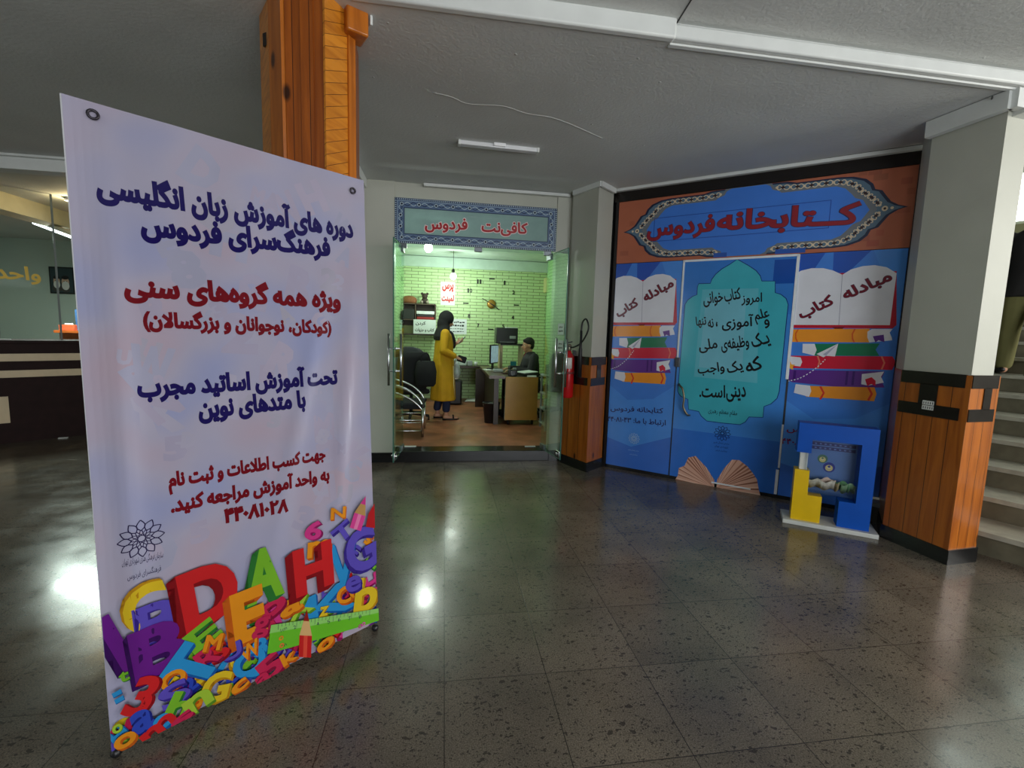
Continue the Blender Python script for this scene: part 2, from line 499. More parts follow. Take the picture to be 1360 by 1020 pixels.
def smooth_path(pts, n=6, closed=False):
    """Catmull-Rom through the points"""
    P = [Vector(p) for p in pts]; out = []; m = len(P)
    segs = range(m if closed else m - 1)
    for i in segs:
        if closed:
            p0, p1, p2, p3 = P[i - 1], P[i], P[(i + 1) % m], P[(i + 2) % m]
        else:
            p0, p1, p2, p3 = P[max(i - 1, 0)], P[i], P[i + 1], P[min(i + 2, m - 1)]
        for k in range(n):
            t = k / n
            out.append(0.5 * ((2 * p1) + (p2 - p0) * t + (2 * p0 - 5 * p1 + 4 * p2 - p3) * t * t + (3 * p1 - p0 - 3 * p2 + p3) * t ** 3))
    if not closed:
        out.append(P[-1])
    return out

# ------------------------------------------------------------------ lettering
_J = {}
for ch, iso, dual in (('ا', 0xFE8D, 0), ('آ', 0xFE81, 0), ('ب', 0xFE8F, 1), ('پ', 0xFB56, 1), ('ت', 0xFE95, 1), ('ث', 0xFE99, 1), ('ج', 0xFE9D, 1),
                      ('چ', 0xFB7A, 1), ('ح', 0xFEA1, 1), ('خ', 0xFEA5, 1), ('د', 0xFEA9, 0), ('ذ', 0xFEAB, 0), ('ر', 0xFEAD, 0), ('ز', 0xFEAF, 0),
                      ('ژ', 0xFB8A, 0), ('س', 0xFEB1, 1), ('ش', 0xFEB5, 1), ('ص', 0xFEB9, 1), ('ض', 0xFEBD, 1), ('ط', 0xFEC1, 1), ('ظ', 0xFEC5, 1),
                      ('ع', 0xFEC9, 1), ('غ', 0xFECD, 1), ('ف', 0xFED1, 1), ('ق', 0xFED5, 1), ('ک', 0xFB8E, 1), ('گ', 0xFB92, 1), ('ل', 0xFEDD, 1),
                      ('م', 0xFEE1, 1), ('ن', 0xFEE5, 1), ('ه', 0xFEE9, 1), ('و', 0xFEED, 0), ('ی', 0xFBFC, 1)):
    _J[ch] = (iso, dual)
TAT = '\u0640'


def shape_fa(s):
    """joins Persian letters and puts the line in visual order"""
    out = []
    n = len(s); i = 0
    def joins_next(c): return c == TAT or (c in _J and _J[c][1])
    def joinable(c): return c == TAT or c in _J
    while i < n:
        c = s[i]
        if c == '\u200c':
            i += 1; continue
        prev = s[i - 1] if i else ''
        if c == 'ل' and i + 1 < n and s[i + 1] == 'ا':
            out.append(chr(0xFEFC if joins_next(prev) else 0xFEFB)); i += 2; continue
        if c in _J:
            nxt = s[i + 1] if i + 1 < n else ''
            pj = bool(prev) and joins_next(prev); nj = _J[c][1] and bool(nxt) and joinable(nxt)
            iso = _J[c][0]
            out.append(chr(iso + (3 if pj and nj else 1 if pj else 2 if nj else 0)))
        else:
            out.append({'(': ')', ')': '('}.get(c, c))
        i += 1
    out.reverse()
    res = []; run = []
    for c in out:
        if c.isdigit() or (c.isascii() and c.isalpha()):
            run.insert(0, c)
        else:
            res += run; run = []; res.append(c)
    return ''.join(res + run)


_TXT = {}


def text_shape(s, bold=0.0, res=3, fa=True):
    """flat triangles of a line of lettering: (verts, faces), size 1; overlapping strokes are merged"""
    key = (s, bold, res, fa)
    if key in _TXT:
        return _TXT[key]
    cu = bpy.data.curves.new('lettering', 'FONT'); cu.body = shape_fa(s) if fa else s
    cu.resolution_u = res; cu.fill_mode = 'NONE'
    o = bpy.data.objects.new('lettering', cu); COL.objects.link(o)
    bpy.context.view_layer.update()
    ev = o.evaluated_get(bpy.context.evaluated_depsgraph_get()); me = ev.to_mesh()
    P = [Vector((v.co.x, v.co.y)) for v in me.vertices]; E = [tuple(e.vertices) for e in me.edges]
    ev.to_mesh_clear()
    bpy.data.objects.remove(o); bpy.data.curves.remove(cu)
    # orient every contour by walking it
    nxt = {}
    for a, b in E:
        nxt.setdefault(a, []).append(b); nxt.setdefault(b, []).append(a)
    seen = set(); D = []; loops = []
    for i in range(len(P)):
        if i in seen or i not in nxt:
            continue
        loop = [i]; seen.add(i); cur = i; fwd = i + 1 if i + 1 in nxt[i] else nxt[i][0]
        while fwd not in seen:
            loop.append(fwd); seen.add(fwd); cur = fwd
            c = [q for q in nxt[cur] if q not in seen]
            if not c:
                break
            fwd = c[0]
        D += [(loop[k], loop[(k + 1) % len(loop)]) for k in range(len(loop))]; loops.append(loop)
    if bold:
        # heavier strokes: every contour point moves outwards
        def sgn(lp): return sum(P[a].x * P[b].y - P[b].x * P[a].y for a, b in zip(lp, lp[1:] + lp[:1]))
        side_ = 1 if max((sgn(lp) for lp in loops), key=abs) > 0 else -1
        Q = [p.copy() for p in P]
        BB = [(min(P[i].x for i in lp), max(P[i].x for i in lp), min(P[i].y for i in lp), max(P[i].y for i in lp)) for lp in loops]
        g_ = side_
        for li, lp in enumerate(loops):
            b0 = BB[li]
            inner = any(o_ != li and B_[0] <= b0[0] and B_[1] >= b0[1] and B_[2] <= b0[2] and B_[3] >= b0[3] for o_, B_ in enumerate(BB))
            side_ = g_ if inner else (1 if sgn(lp) > 0 else -1)
            for k, i in enumerate(lp):
                a, c, b = P[lp[k - 1]], P[i], P[lp[(k + 1) % len(lp)]]
                d1, d2 = c - a, b - c
                if d1.length < 1e-7 or d2.length < 1e-7:
                    d1 = d2 = (b - a)
                if d1.length < 1e-7:
                    continue
                d1 = d1.normalized(); d2 = d2.normalized()
                n = Vector((d1.y + d2.y, -(d1.x + d2.x)))
                if n.length < 1e-4:
                    n = Vector((d1.y, -d1.x)) + d1
                n.normalize(); co = max(0.55, n.x * d1.y - n.y * d1.x)
                Q[i] = c + n * (side_ * bold / co)
        P = Q
    V2, _, F2, _, _, _ = delaunay_2d_cdt(P, D, [], 0, 1e-6)
    V = np.array([(v.x, v.y) for v in V2]); T = np.array([f for f in F2 if len(f) == 3])
    A = np.array([(P[a].x, P[a].y) for a, b in D]); B = np.array([(P[b].x, P[b].y) for a, b in D])
    C = V[T].mean(axis=1); keep = np.zeros(len(T), bool)
    for k in range(0, len(T), 800):
        c = C[k:k + 800]
        x, y = c[:, :1], c[:, 1:]
        up = (A[:, 1] <= y) & (B[:, 1] > y); dn_ = (A[:, 1] > y) & (B[:, 1] <= y)
        side = (B[:, 0] - A[:, 0]) * (y - A[:, 1]) - (x - A[:, 0]) * (B[:, 1] - A[:, 1])
        wn = (up & (side > 0)).sum(1) - (dn_ & (side < 0)).sum(1)
        keep[k:k + 800] = wn != 0
    Fo = [tuple(int(q) for q in t) for t in T[keep]]
    used = sorted({q for t in Fo for q in t}); re_ = {q: i for i, q in enumerate(used)}
    res_ = ([(float(V[q, 0]), float(V[q, 1])) for q in used], [tuple(re_[q] for q in t) for t in Fo])
    _TXT[key] = res_
    return res_


class Art:
    """printed artwork: flat pieces in (u, v), stacked a hair apart, one mesh with many inks"""

    def __init__(self, pxmap=None, eps=0.00012):
        self.pieces = []; self.mats = []; self.layer = 0; self.eps = eps; self.pxmap = pxmap

    def mi(self, m):
        if m not in self.mats:
            self.mats.append(m)
        return self.mats.index(m)

    def P(self, x, y):
        return self.pxmap(x, y)

    def add(self, V, F, m, layer=None):
        if layer is None:
            self.layer += 1; layer = self.layer
        self.pieces.append((V, F, self.mi(m), layer))

    def poly(self, pts, m, layer=None):
        pts = [(p[0], p[1]) for p in pts]
        F = [tuple(t) for t in tessellate_polygon([[Vector((x, y, 0)) for x, y in pts]])]
        self.add(pts, F, m, layer)

    def rect(self, u0, v0, u1, v1, m, layer=None):
        self.poly([(u0, v0), (u1, v0), (u1, v1), (u0, v1)], m, layer)

    def disc(self, u, v, r, m, layer=None, n=20, ry=None, r_in=0.0):
        ry = ry or r
        if r_in <= 0:
            self.poly([(u + r * math.cos(2 * PI * k / n), v + ry * math.sin(2 * PI * k / n)) for k in range(n)], m, layer)
        else:
            V = []; F = []
            for k in range(n):
                a = 2 * PI * k / n
                V += [(u + r * math.cos(a), v + ry * math.sin(a)), (u + r * r_in * math.cos(a), v + ry * r_in * math.sin(a))]
                j = (k + 1) % n; F.append((2 * k, 2 * j, 2 * j + 1, 2 * k + 1))
            self.add(V, F, m, layer)

    def ribbon(self, pts, w, m, layer=None, closed=False, taper=False):
        P = [Vector((p[0], p[1])) for p in pts]; n = len(P); V = []; F = []
        for i in range(n):
            t = (P[(i + 1) % n] - P[i - 1]) if closed else (P[min(i + 1, n - 1)] - P[max(i - 1, 0)])
            t = t.normalized() if t.length > 1e-9 else Vector((1, 0))
            q = Vector((-t.y, t.x)) * (w / 2) * ((0.35 + 0.65 * math.sin(PI * i / (n - 1))) if taper else 1)
            V += [tuple(P[i] + q), tuple(P[i] - q)]
        for i in range(n if closed else n - 1):
            j = (i + 1) % n; F.append((2 * i, 2 * j, 2 * j + 1, 2 * i + 1))
        self.add(V, F, m, layer)

    def text(self, s, c, w, m, h=None, rot=0.0, bold=0.0, shear=0.0, layer=None, fa=True, res=3, hs=1.0, warp=None):
        V, F = text_shape(s, bold, res, fa)
        if not V:
            return
        x0 = min(v[0] for v in V); x1 = max(v[0] for v in V); y0 = min(v[1] for v in V); y1 = max(v[1] for v in V)
        sx = w / (x1 - x0); sy = sx * hs if h is None else h / (y1 - y0)
        cr, sr = math.cos(rot), math.sin(rot); out = []
        for x, y in V:
            X = (x - (x0 + x1) / 2) * sx; Y = (y - (y0 + y1) / 2) * sy
            X += shear * Y
            if warp:
                Y += warp(X / w)
            out.append((c[0] + X * cr - Y * sr, c[1] + X * sr + Y * cr))
        self.add(out, F, m, layer)

    def text_px(self, s, pl, pr, m, h=None, **k):
        """a line of lettering between two measured end points (middle of the line height)"""
        a = Vector(self.P(*pl)); b = Vector(self.P(*pr)); d = b - a
        self.text(s, (a + b) / 2, d.length, m, h=h, rot=math.atan2(d.y, d.x), **k)

    def poly_px(self, pts, m, layer=None):
        self.poly([self.P(*p) for p in pts], m, layer)

    def letter(self, s, c, h, front, side, rot=0.0, ext=(0.012, -0.012), w=None, bold=0.02, glyph_rot=None):
        """a printed block letter with its drawn side"""
        V, F = text_shape(s, bold, 4, False)
        x0 = min(v[0] for v in V); x1 = max(v[0] for v in V); y0 = min(v[1] for v in V); y1 = max(v[1] for v in V)
        sy = h / (y1 - y0); sx = sy if w is None else w / (x1 - x0)
        cr, sr = math.cos(rot), math.sin(rot)
        base = []
        for x, y in V:
            X = (x - (x0 + x1) / 2) * sx; Y = (y - (y0 + y1) / 2) * sy
            base.append((c[0] + X * cr - Y * sr, c[1] + X * sr + Y * cr))
        n = 9; self.layer += 1; lay = self.layer
        SV = []; SF = []
        # the drawn side is the outline swept along the extrusion
        ed = {}
        for f in F:
            for i in range(len(f)):
                e = (f[i], f[(i + 1) % len(f)]); k = (min(e), max(e)); ed[k] = ed.get(k, 0) + 1
        for (a, b), q in ed.items():
            if q == 1:
                i = len(SV)
                SV += [base[a], base[b], (base[b][0] + ext[0], base[b][1] + ext[1]), (base[a][0] + ext[0], base[a][1] + ext[1])]
                SF.append((i, i + 1, i + 2, i + 3))
        i = len(SV); SV += [(x + ext[0], y + ext[1]) for x, y in base]; SF += [tuple(j + i for j in f) for f in F]
        self.add(SV, SF, side, lay)
        self.add(base, F, front)

    def rosette(self, u, v, r, m, wr=0.055, n=12):
        """interlaced emblem of twelve petals"""
        w = r * wr
        self.layer += 1; lay = self.layer
        for k in range(n):
            a = 2 * PI * k / n
            def pt(rad, da): return (u + r * rad * math.cos(a + da), v + r * rad * math.sin(a + da))
            tip = pt(1.0, 0)
            L_ = smooth_path([Vector(pt(0.42, -0.02)).to_3d(), Vector(pt(0.62, 0.27)).to_3d(), Vector(pt(0.80, 0.20)).to_3d(), Vector(tip).to_3d()], 5)
            R_ = smooth_path([Vector(pt(0.42, 0.02)).to_3d(), Vector(pt(0.62, -0.27)).to_3d(), Vector(pt(0.80, -0.20)).to_3d(), Vector(tip).to_3d()], 5)
            self.ribbon(L_, w, m, lay); self.ribbon(R_, w, m, lay)
            I1 = [pt(0.20, 0), pt(0.45, 0.45)]; I2 = [pt(0.20, 0), pt(0.45, -0.45)]
            self.ribbon(I1, w * 0.8, m, lay); self.ribbon(I2, w * 0.8, m, lay)
        self.disc(u, v, r * 0.2, m, lay, r_in=0.72)

    def build(self, name, F, parent=None, N=None, cut=None, clip=None, label=None, normal_fn=None):
        """F(u, v, h) -> world point at height h above the sheet"""
        bm = bmesh.new()
        for V, Fs, mi, lay in self.pieces:
            vs = [bm.verts.new((p[0], p[1], lay * self.eps)) for p in V]
            for f in Fs:
                if len(set(f)) < 3:
                    continue
                try:
                    q = bm.faces.new([vs[i] for i in f]); q.material_index = mi
                except ValueError:
                    pass
        for co, no in (clip or ()):
            bmesh.ops.bisect_plane(bm, geom=bm.verts[:] + bm.edges[:] + bm.faces[:], plane_co=(co[0], co[1], 0), plane_no=(no[0], no[1], 0), clear_outer=True)
        if cut:
            (ua, ub, du), (va, vb, dv) = cut
            for ax, (a, b, d) in ((Vector((1, 0, 0)), (ua, ub, du)), (Vector((0, 1, 0)), (va, vb, dv))):
                k = a
                while k <= b:
                    bmesh.ops.bisect_plane(bm, geom=bm.verts[:] + bm.edges[:] + bm.faces[:], plane_co=ax * k, plane_no=ax, dist=1e-6)
                    k += d
        for f in bm.faces:
            f.normal_update()
            if f.normal.z < 0:
                f.normal_flip()
            f.smooth = bool(normal_fn)
        uv = [(v.co.x, v.co.y) for v in bm.verts]
        for v in bm.verts:
            v.co = F(v.co.x, v.co.y, v.co.z)
        bm.verts.index_update()
        me = bpy.data.meshes.new(name); bm.to_mesh(me); bm.free()
        if normal_fn:
            M = world_of(parent).inverted().to_3x3() if parent else Matrix.Identity(3)
            me.normals_split_custom_set_from_vertices([(M @ normal_fn(*p)).normalized() for p in uv])
        return link_mesh(name, me, self.mats, parent, label)


INK = {}


def ink(col, rough=0.35, name=None, coat=0.0):
    key = (tuple(col) if not isinstance(col, str) else col, rough)
    if key not in INK:
        INK[key] = mat(name or 'ink_%02x%02x%02x_%d' % (*(col if not isinstance(col, str) else (1, 2, len(INK))), int(rough * 100)), col, rough=rough, var=0.05, scale=5, coat=0.8 if rough == 0.22 else coat)
    return INK[key]

# ------------------------------------------------------------------ the setting
PLASTER = mat('plaster_paint', (184, 185, 173), rough=0.55, var=0.04, scale=3, bump=0.06, bscale=40)
WHITE_TRIM = mat('white_trim', (215, 218, 215), rough=0.5, var=0.04)
BLACK_STONE = mat('black_stone', (22, 23, 24), rough=0.22, var=0.3, scale=30)
BLACK_GLOSS = mat('black_laminate', (26, 21, 18), rough=0.22, var=0.1)
PINE = wood_mat('knotty_pine', (178, 100, 30), (140, 70, 16))
PINE_COL = wood_mat('column_pine', (156, 80, 18), (116, 54, 10), board=0.07)
PINE_DIAG = wood_mat('column_pine_short_boards', (214, 136, 40), (176, 100, 24), board=0.055, axis='D')
CEIL = ceiling_mat()
FLOOR = floor_mat()
BRICK_GREEN = brick_mat('green_painted_brick', (196, 222, 168), (188, 216, 158), (112, 136, 92))
OFFICE_WALL = mat('pale_green_wall', (190, 202, 192), rough=0.6, var=0.04, scale=1)
CAFE_FLOOR = mat('worn_red_tile', (158, 98, 72), rough=0.4, var=0.45, scale=3.2)
BEIGE_BEAM = mat('beige_beam_paint', (206, 192, 160), rough=0.6)

struct('floor', MB().box((0, 2.5, -0.05), (18, 14.2, 0.1)), FLOOR)
struct('ceiling', MB().box((-0.5, -1.0, 3.24), (17, 7.0, 0.14)), CEIL)
far = MB().prism([(-9, 2.5), (3.46, 2.5), (3.72, 3.30), (1.75, 5.0), (1.3, 5.4), (-1.0, 5.4), (-1.0, 10.8), (-9, 10.8)], 3.08, 3.25)
struct('ceiling_far', far, CEIL)
# stepped edge between the two ceilings, with plaster lips
struct('trim_1', MB().box((0.36, 2.485, 3.125), (1.66, 0.05, 0.105), bev=0.012), WHITE_TRIM)
struct('trim_2', MB().box((2.33, 2.50, 3.118), (2.3, 0.05, 0.075), bev=0.012).box((2.33, 2.53, 3.076), (2.3, 0.03, 0.012), bev=0.003), WHITE_TRIM)

cw = [at_z(x, y, 3.0845) for x, y in ((575, 122), (600, 128), (622, 137), (668, 140), (700, 150), (742, 158), (800, 183))]
struct('trim_crack', MB().tube(smooth_path(cw, 5), 0.007, 8), CEIL)
sm = [at_z(x, y, 3.169) for x, y in ((893, 40), (918, 0))]; sm.append(sm[1] + (sm[1] - sm[0]) * 3)
struct('trim_seam', MB().tube(sm, 0.004, 6), mat('dark_crack', (50, 50, 50)))

# cafe front
struct('wall_front', MB().box((-0.78, 5.33, 1.54), (0.46, 0.14, 3.08)), PLASTER)
struct('wall_lintel', MB().box((0.35, 5.34, 3.0), (1.80, 0.12, 0.16)), PLASTER)
struct('wall_jamb', MB().box((1.335, 5.33, 1.54), (0.17, 0.14, 3.08)), PLASTER)
struct('trim_3', MB().box((0.57, 5.235, 3.058), (1.62, 0.05, 0.03)), WHITE_TRIM)
struct('baseboard_front', MB().box((-0.78, 5.25, 0.055), (0.46, 0.03, 0.11)), BLACK_STONE)
struct('baseboard_jamb', MB().box((1.325, 5.25, 0.06), (0.15, 0.03, 0.12)), BLACK_STONE)
struct('trim_4', MB().box((-0.86, 4.1, 3.03), (0.05, 2.28, 0.10), bev=0.005), WHITE_TRIM)
struct('wall_hall_left', MB().box((-1.0, 6.9, 1.54), (0.1, 3.0, 3.08)), PLASTER)

# cafe room
struct('floor_cafe', MB().box((0.62, 7.55, 0.055), (3.0, 4.1, 0.13)), CAFE_FLOOR)
st = MB().box((0.35, 5.36, 0.06), (1.8, 0.24, 0.125), bev=0.006)
struct('trim_doorstep', st, BLACK_STONE)
struct('wall_cafe_back', MB().box((0.62, 9.56, 1.55), (3.1, 0.12, 2.9)), BRICK_GREEN)
struct('wall_cafe_left', MB().box((-0.9, 7.5, 1.55), (0.1, 4.1, 2.9)), BRICK_GREEN)
struct('wall_cafe_right', MB().box((2.15, 7.5, 1.55), (0.1, 4.1, 2.9)), BRICK_GREEN)
struct('wall_cafe_return', MB().box((1.78, 5.46, 1.55), (0.72, 0.1, 3.0)), PLASTER)
struct('ceiling_cafe', MB().box((0.62, 7.5, 3.02), (3.0, 4.2, 0.1)), mat('cafe_ceiling_paint', (196, 214, 205), rough=0.6))
struct('trim_5', MB().box((0.62, 9.47, 2.86), (2.94, 0.06, 0.2)).box((0.62, 8.1, 2.93), (2.94, 0.18, 0.1)), mat('cafe_cornice', (190, 212, 200), rough=0.6))


def offset_poly(pts, d):
    c = sum((Vector(p) for p in pts), Vector((0, 0))) / len(pts)
    out = []
    for p in pts:
        v = Vector(p) - c
        out.append(tuple(c + v * (1 + d / v.length)))
    return out


def inlay(mb, A, B, z0, z1, u0, u1, proud=0.006):
    """a laid-on bar on the face A-B between fractions u0..u1"""
    A = Vector(A); B = Vector(B); d = B - A; n = Vector((d.y, -d.x)).normalized()
    p0 = A + d * u0; p1 = A + d * u1
    mb.prism([tuple(p0 - n * 0.01), tuple(p1 - n * 0.01), tuple(p1 + n * proud), tuple(p0 + n * proud)], z0, z1)


def pillar(name, pts, dado, top, faces, shaft=None):
    p = thing(name, None, None, (sum(q[0] for q in pts) / len(pts), sum(q[1] for q in pts) / len(pts), 0), kind='structure')
    MB().prism(shaft or offset_poly(pts, -0.018), 0, top).build('shaft', PLASTER, p)
    MB().prism(pts, 0.10, dado).build('wood_cladding', PINE, p)
    MB().prism(offset_poly(pts, 0.012), 0, 0.105).build('plinth', BLACK_STONE, p)
    il = MB()
    for A, B, c in faces:
        inlay(il, A, B, dado - 0.085, dado + 0.004, 0.02, 0.93)
        inlay(il, A, B, dado - 0.31, dado - 0.225, 0.02, 0.90)
        inlay(il, A, B, dado - 0.23, dado - 0.08, c - 0.13, c + 0.13)
    il.build('black_inlay', BLACK_GLOSS, p)
    return p


RP = [(3.448, 2.545), (3.715, 2.573), (3.98, 3.0), (3.70, 3.30), (3.405, 2.985)]
rp = pillar('pillar_right', RP, 1.31, 3.09, [((3.405, 2.985), (3.448, 2.545), 0.45), ((3.448, 2.545), (3.715, 2.573), 0.6)], [(3.463, 2.562), (3.668, 2.584), (3.92, 3.0), (3.69, 3.285), (3.422, 2.985)])
MPI = [(1.384, 5.155), (1.565, 4.761), (1.818, 4.975), (1.72, 5.25), (1.72, 5.40), (1.42, 5.40)]
mp_ = pillar('pillar_middle', MPI, 1.265, 3.08, [((1.384, 5.155), (1.565, 4.761), 0.45), ((1.565, 4.761), (1.818, 4.975), 0.5)])
struct('trim_6', MB().box((4.1, 2.7, 3.02), (1.2, 0.4, 0.16)), WHITE_TRIM)
# cornice strips round the heads of the pillars
def strip(name, A, B, z, h=0.05, t=0.03, m=None):
    A = Vector(A); B = Vector(B); d = B - A
    c = (A + B) / 2
    return struct(name, MB().box((c.x, c.y, z), (d.length, t, h), rz=math.atan2(d.y, d.x)), m or WHITE_TRIM)
strip('trim_7', (1.39, 5.12), (1.575, 4.745), 3.055)
strip('trim_8', (1.575, 4.745), (1.80, 4.94), 3.055)
strip('trim_17', (3.385, 2.99), (3.43, 2.53), 3.02, 0.11, 0.05)
strip('trim_18', (3.43, 2.52), (3.78, 2.55), 3.02, 0.11, 0.05)

# wood-clad column that runs up to the ceiling
cf = [at_y(380, 150, 2.47), at_y(432, 150, 2.47), at_y(461, 150, 2.60), at_y(470, 150, 2.64)]
lf = [at_y(349, 150, 2.72), at_y(362, 150, 2.56)]
CPTS = [(lf[0].x, lf[0].y), (lf[1].x, lf[1].y), (cf[0].x, cf[0].y), (cf[1].x, cf[1].y), (cf[2].x, cf[2].y), (cf[3].x, cf[3].y), (cf[3].x - 0.03, 3.0), (lf[0].x + 0.03, 3.0)]
colm = thing('pillar_left', None, None, (-0.68, 2.7, 0), kind='structure')
MB().prism(offset_poly(CPTS, -0.01), 0, 3.12).build('core', PINE_COL, colm)
def face_board(name, A, B, u0, u1, m, z0=0.1, z1=3.12, t=0.012):
    mb = MB(); A = Vector(A); B = Vector(B); d = B - A; n = Vector((d.y, -d.x)).normalized()
    p0 = A + d * u0; p1 = A + d * u1
    mb.prism([tuple(p0 - n * 0.02), tuple(p1 - n * 0.02), tuple(p1 + n * t), tuple(p0 + n * t)], z0, z1)
    return mb.build(name, m, colm)
PINE_EDGE = wood_mat('pine_moulding', (190, 108, 30), (150, 78, 18), board=0.3)
face_board('side_panel', CPTS[0], CPTS[1], 0, 1, PINE_DIAG, t=0.004)
face_board('moulding', CPTS[1], CPTS[2], 0.05, 0.95, PINE_EDGE, t=0.014)
face_board('centre_panel', CPTS[2], CPTS[3], 0, 1, PINE_COL, t=-0.004)
face_board('centre_batten', CPTS[2], CPTS[3], 0.40, 0.72, PINE_COL, t=0.006)
face_board('side_panel', CPTS[3], CPTS[4], 0, 1, PINE_DIAG, t=0.004)
face_board('moulding', CPTS[4], CPTS[5], 0, 1, PINE_EDGE, t=0.014)
MB().prism(offset_poly(CPTS, 0.02), 0, 0.1).build('plinth', BLACK_STONE, colm)
k0 = Vector(CPTS[4]); MB().box((k0.x + 0.035, k0.y + 0.02, 3.03), (0.11, 0.12, 0.12), rz=0.5, bev=0.01).build('capital', PINE_EDGE, colm)
MB().box((k0.x + 0.094, k0.y + 0.055, 3.06), (0.012, 0.12, 0.05), rz=0.5).build('capital_lip', WHITE_TRIM, colm)
q = at_y(356, 50, 2.6); MB().box((q.x, q.y + 0.02, q.z), (0.03, 0.06, 0.06), rz=1.0).build('socket_hole', BLACK_GLOSS, colm)

# hall shell behind and beside the viewer, with its window openings
RW = mat('hall_wall_paint', (176, 178, 172), rough=0.6)
rear = MB().box((0, -4.3, 0.075), (17, 0.2, 0.15)).box((0, -4.3, 2.98), (17, 0.2, 0.36)).box((-4.1, -4.3, 1.7), (8.8, 0.2, 3.0)).box((6.65, -4.3, 1.7), (3.7, 0.2, 3.0))
struct('wall_rear', rear, RW)
struct('wall_left', MB().box((-8.9, 3.2, 1.6), (0.2, 15, 3.2)), RW)
struct('wall_far_left', MB().box((-5.0, 10.75, 1.6), (8, 0.2, 3.2)), OFFICE_WALL)
struct('wall_right', MB().box((8.6, 2.35, 0.8), (0.2, 8.7, 1.6)).box((8.6, 1.0, 4.45), (0.2, 11, 0.7)).box((8.6, -3.9, 2.1), (0.2, 1.2, 4.2)).box((8.6, -2.6, 3.4), (0.2, 1.4, 1.6)), RW)  # low gap in this unseen wall is left for the added banner lamp

# ------------------------------------------------------------------ reception side
KU = Vector((0.759, 0.651, 0)); KN = Vector((0.651, -0.759, 0)); KO = Vector((-5.243, 6.207, 0))
def kp(u, v, h=0.0):
    return KO + KU * u + Vector((0, 0, v)) + KN * h
KA = math.atan2(KU.y, KU.x)
WENGE = mat('wenge_laminate', (36, 20, 19), rough=0.6, var=0.2, scale=10, spec=0.15)
BEIGE = mat('beige_laminate', (205, 186, 150), rough=0.4)
ct = thing('reception_counter', 'dark brown reception counter with beige stripes below the glass partition', 'counter', tuple(kp(0, 0)), KA)
def kbox(u0, u1, z0, z1, h0, h1):
    c = kp((u0 + u1) / 2, (z0 + z1) / 2, (h0 + h1) / 2)
    return dict(c=tuple(c), s=(u1 - u0, abs(h1 - h0), z1 - z0), rz=KA)
def kpart(name, m, bev=0, *rows):
    mb = MB()
    for r in rows:
        mb.box(**kbox(*r), bev=bev)
    return mb.build(name, m, ct)
kpart('body', WENGE, 0, (-2.6, 2.4, 0, 1.20, -0.55, 0))
kpart('worktop', WENGE, 0.004, (-2.6, 2.4, 1.20, 1.24, -0.6, 0.02))
kpart('stripe', BEIGE, 0, (-2.6, 2.4, 0.99, 1.08, 0, 0.012))
kpart('stripe', BEIGE, 0, (-2.6, 2.4, 0.795, 0.88, 0, 0.012))
kpart('front_panel', BEIGE, 0, (-2.2, 0.10, 0.25, 0.57, 0, 0.012))
gp = MB().box(**kbox(-2.6, 0.62, 1.24, 3.08, -0.31, -0.30)).box(**kbox(0.63, 2.4, 1.24, 3.08, -0.31, -0.30))
wg = thing('window_1', None, None, tuple(kp(0, 1.24)), KA, kind='structure')
gp.build('glass_pane', glass_mat('partition_glass', (244, 250, 246), 0.98, 0.05, 0.12), wg)
YL = mat('yellow_vinyl', (222, 186, 60), rough=0.5)
class Plane:
    def __init__(s, O, U, V, N): s.O, s.U, s.V, s.N = Vector(O), Vector(U), Vector(V), Vector(N)
    def P(s, x, y):
        p = at_plane(x, y, s.O, s.N) - s.O
        return (p.dot(s.U), p.dot(s.V))
    def F(s, u, v, h): return s.O + s.U * u + s.V * v + s.N * h
KG = Plane(kp(0, 0, -0.295), KU, (0, 0, 1), KN)
a = Art(KG.P); a.text_px('واحد', (-8, 363), (54, 367), YL, bold=0.03); a.text_px('م', (101, 392), (110, 394), YL, bold=0.05)
a.build('lettering', KG.F, wg)
MB().box(**kbox(0.615, 0.635, 1.24, 3.08, -0.315, -0.295)).build('joint_post', mat('grey_seal', (92, 104, 100), rough=0.4), wg)
# beams over the reception
struct('trim_9', MB().box((-5.0, 5.42, 3.02), (7.6, 0.16, 0.14)).box((-5.0, 5.40, 3.075), (7.6, 0.22, 0.03)), WHITE_TRIM)
bq = at_z(0, 277, 2.86)
struct('trim_10', MB().box((bq.x - 0.15, 7.9, 2.97), (0.3, 5.6, 0.22)), BEIGE_BEAM)

dl = at_z(93, 263, 3.08)
t = thing('downlight', 'small warm glowing downlight in the ceiling above the reception', 'ceiling light', (dl.x, dl.y, 3.04))
MB().lathe([(0.055, 0.04), (0.06, 0.0), (0.045, 0.0), (0.04, 0.03)], (dl.x, dl.y, 3.04)).build('ring', WHITE_TRIM, t)
MB().lathe([(0.0, 0.012), (0.04, 0.012), (0.04, 0.03), (0, 0.03)], (dl.x, dl.y, 3.04)).build('lamp', mat('warm_lamp', (255, 190, 110), emit=14, var=0), t)
point('downlight_glow', (dl.x, dl.y, 2.98), 9, (1, 0.72, 0.4))

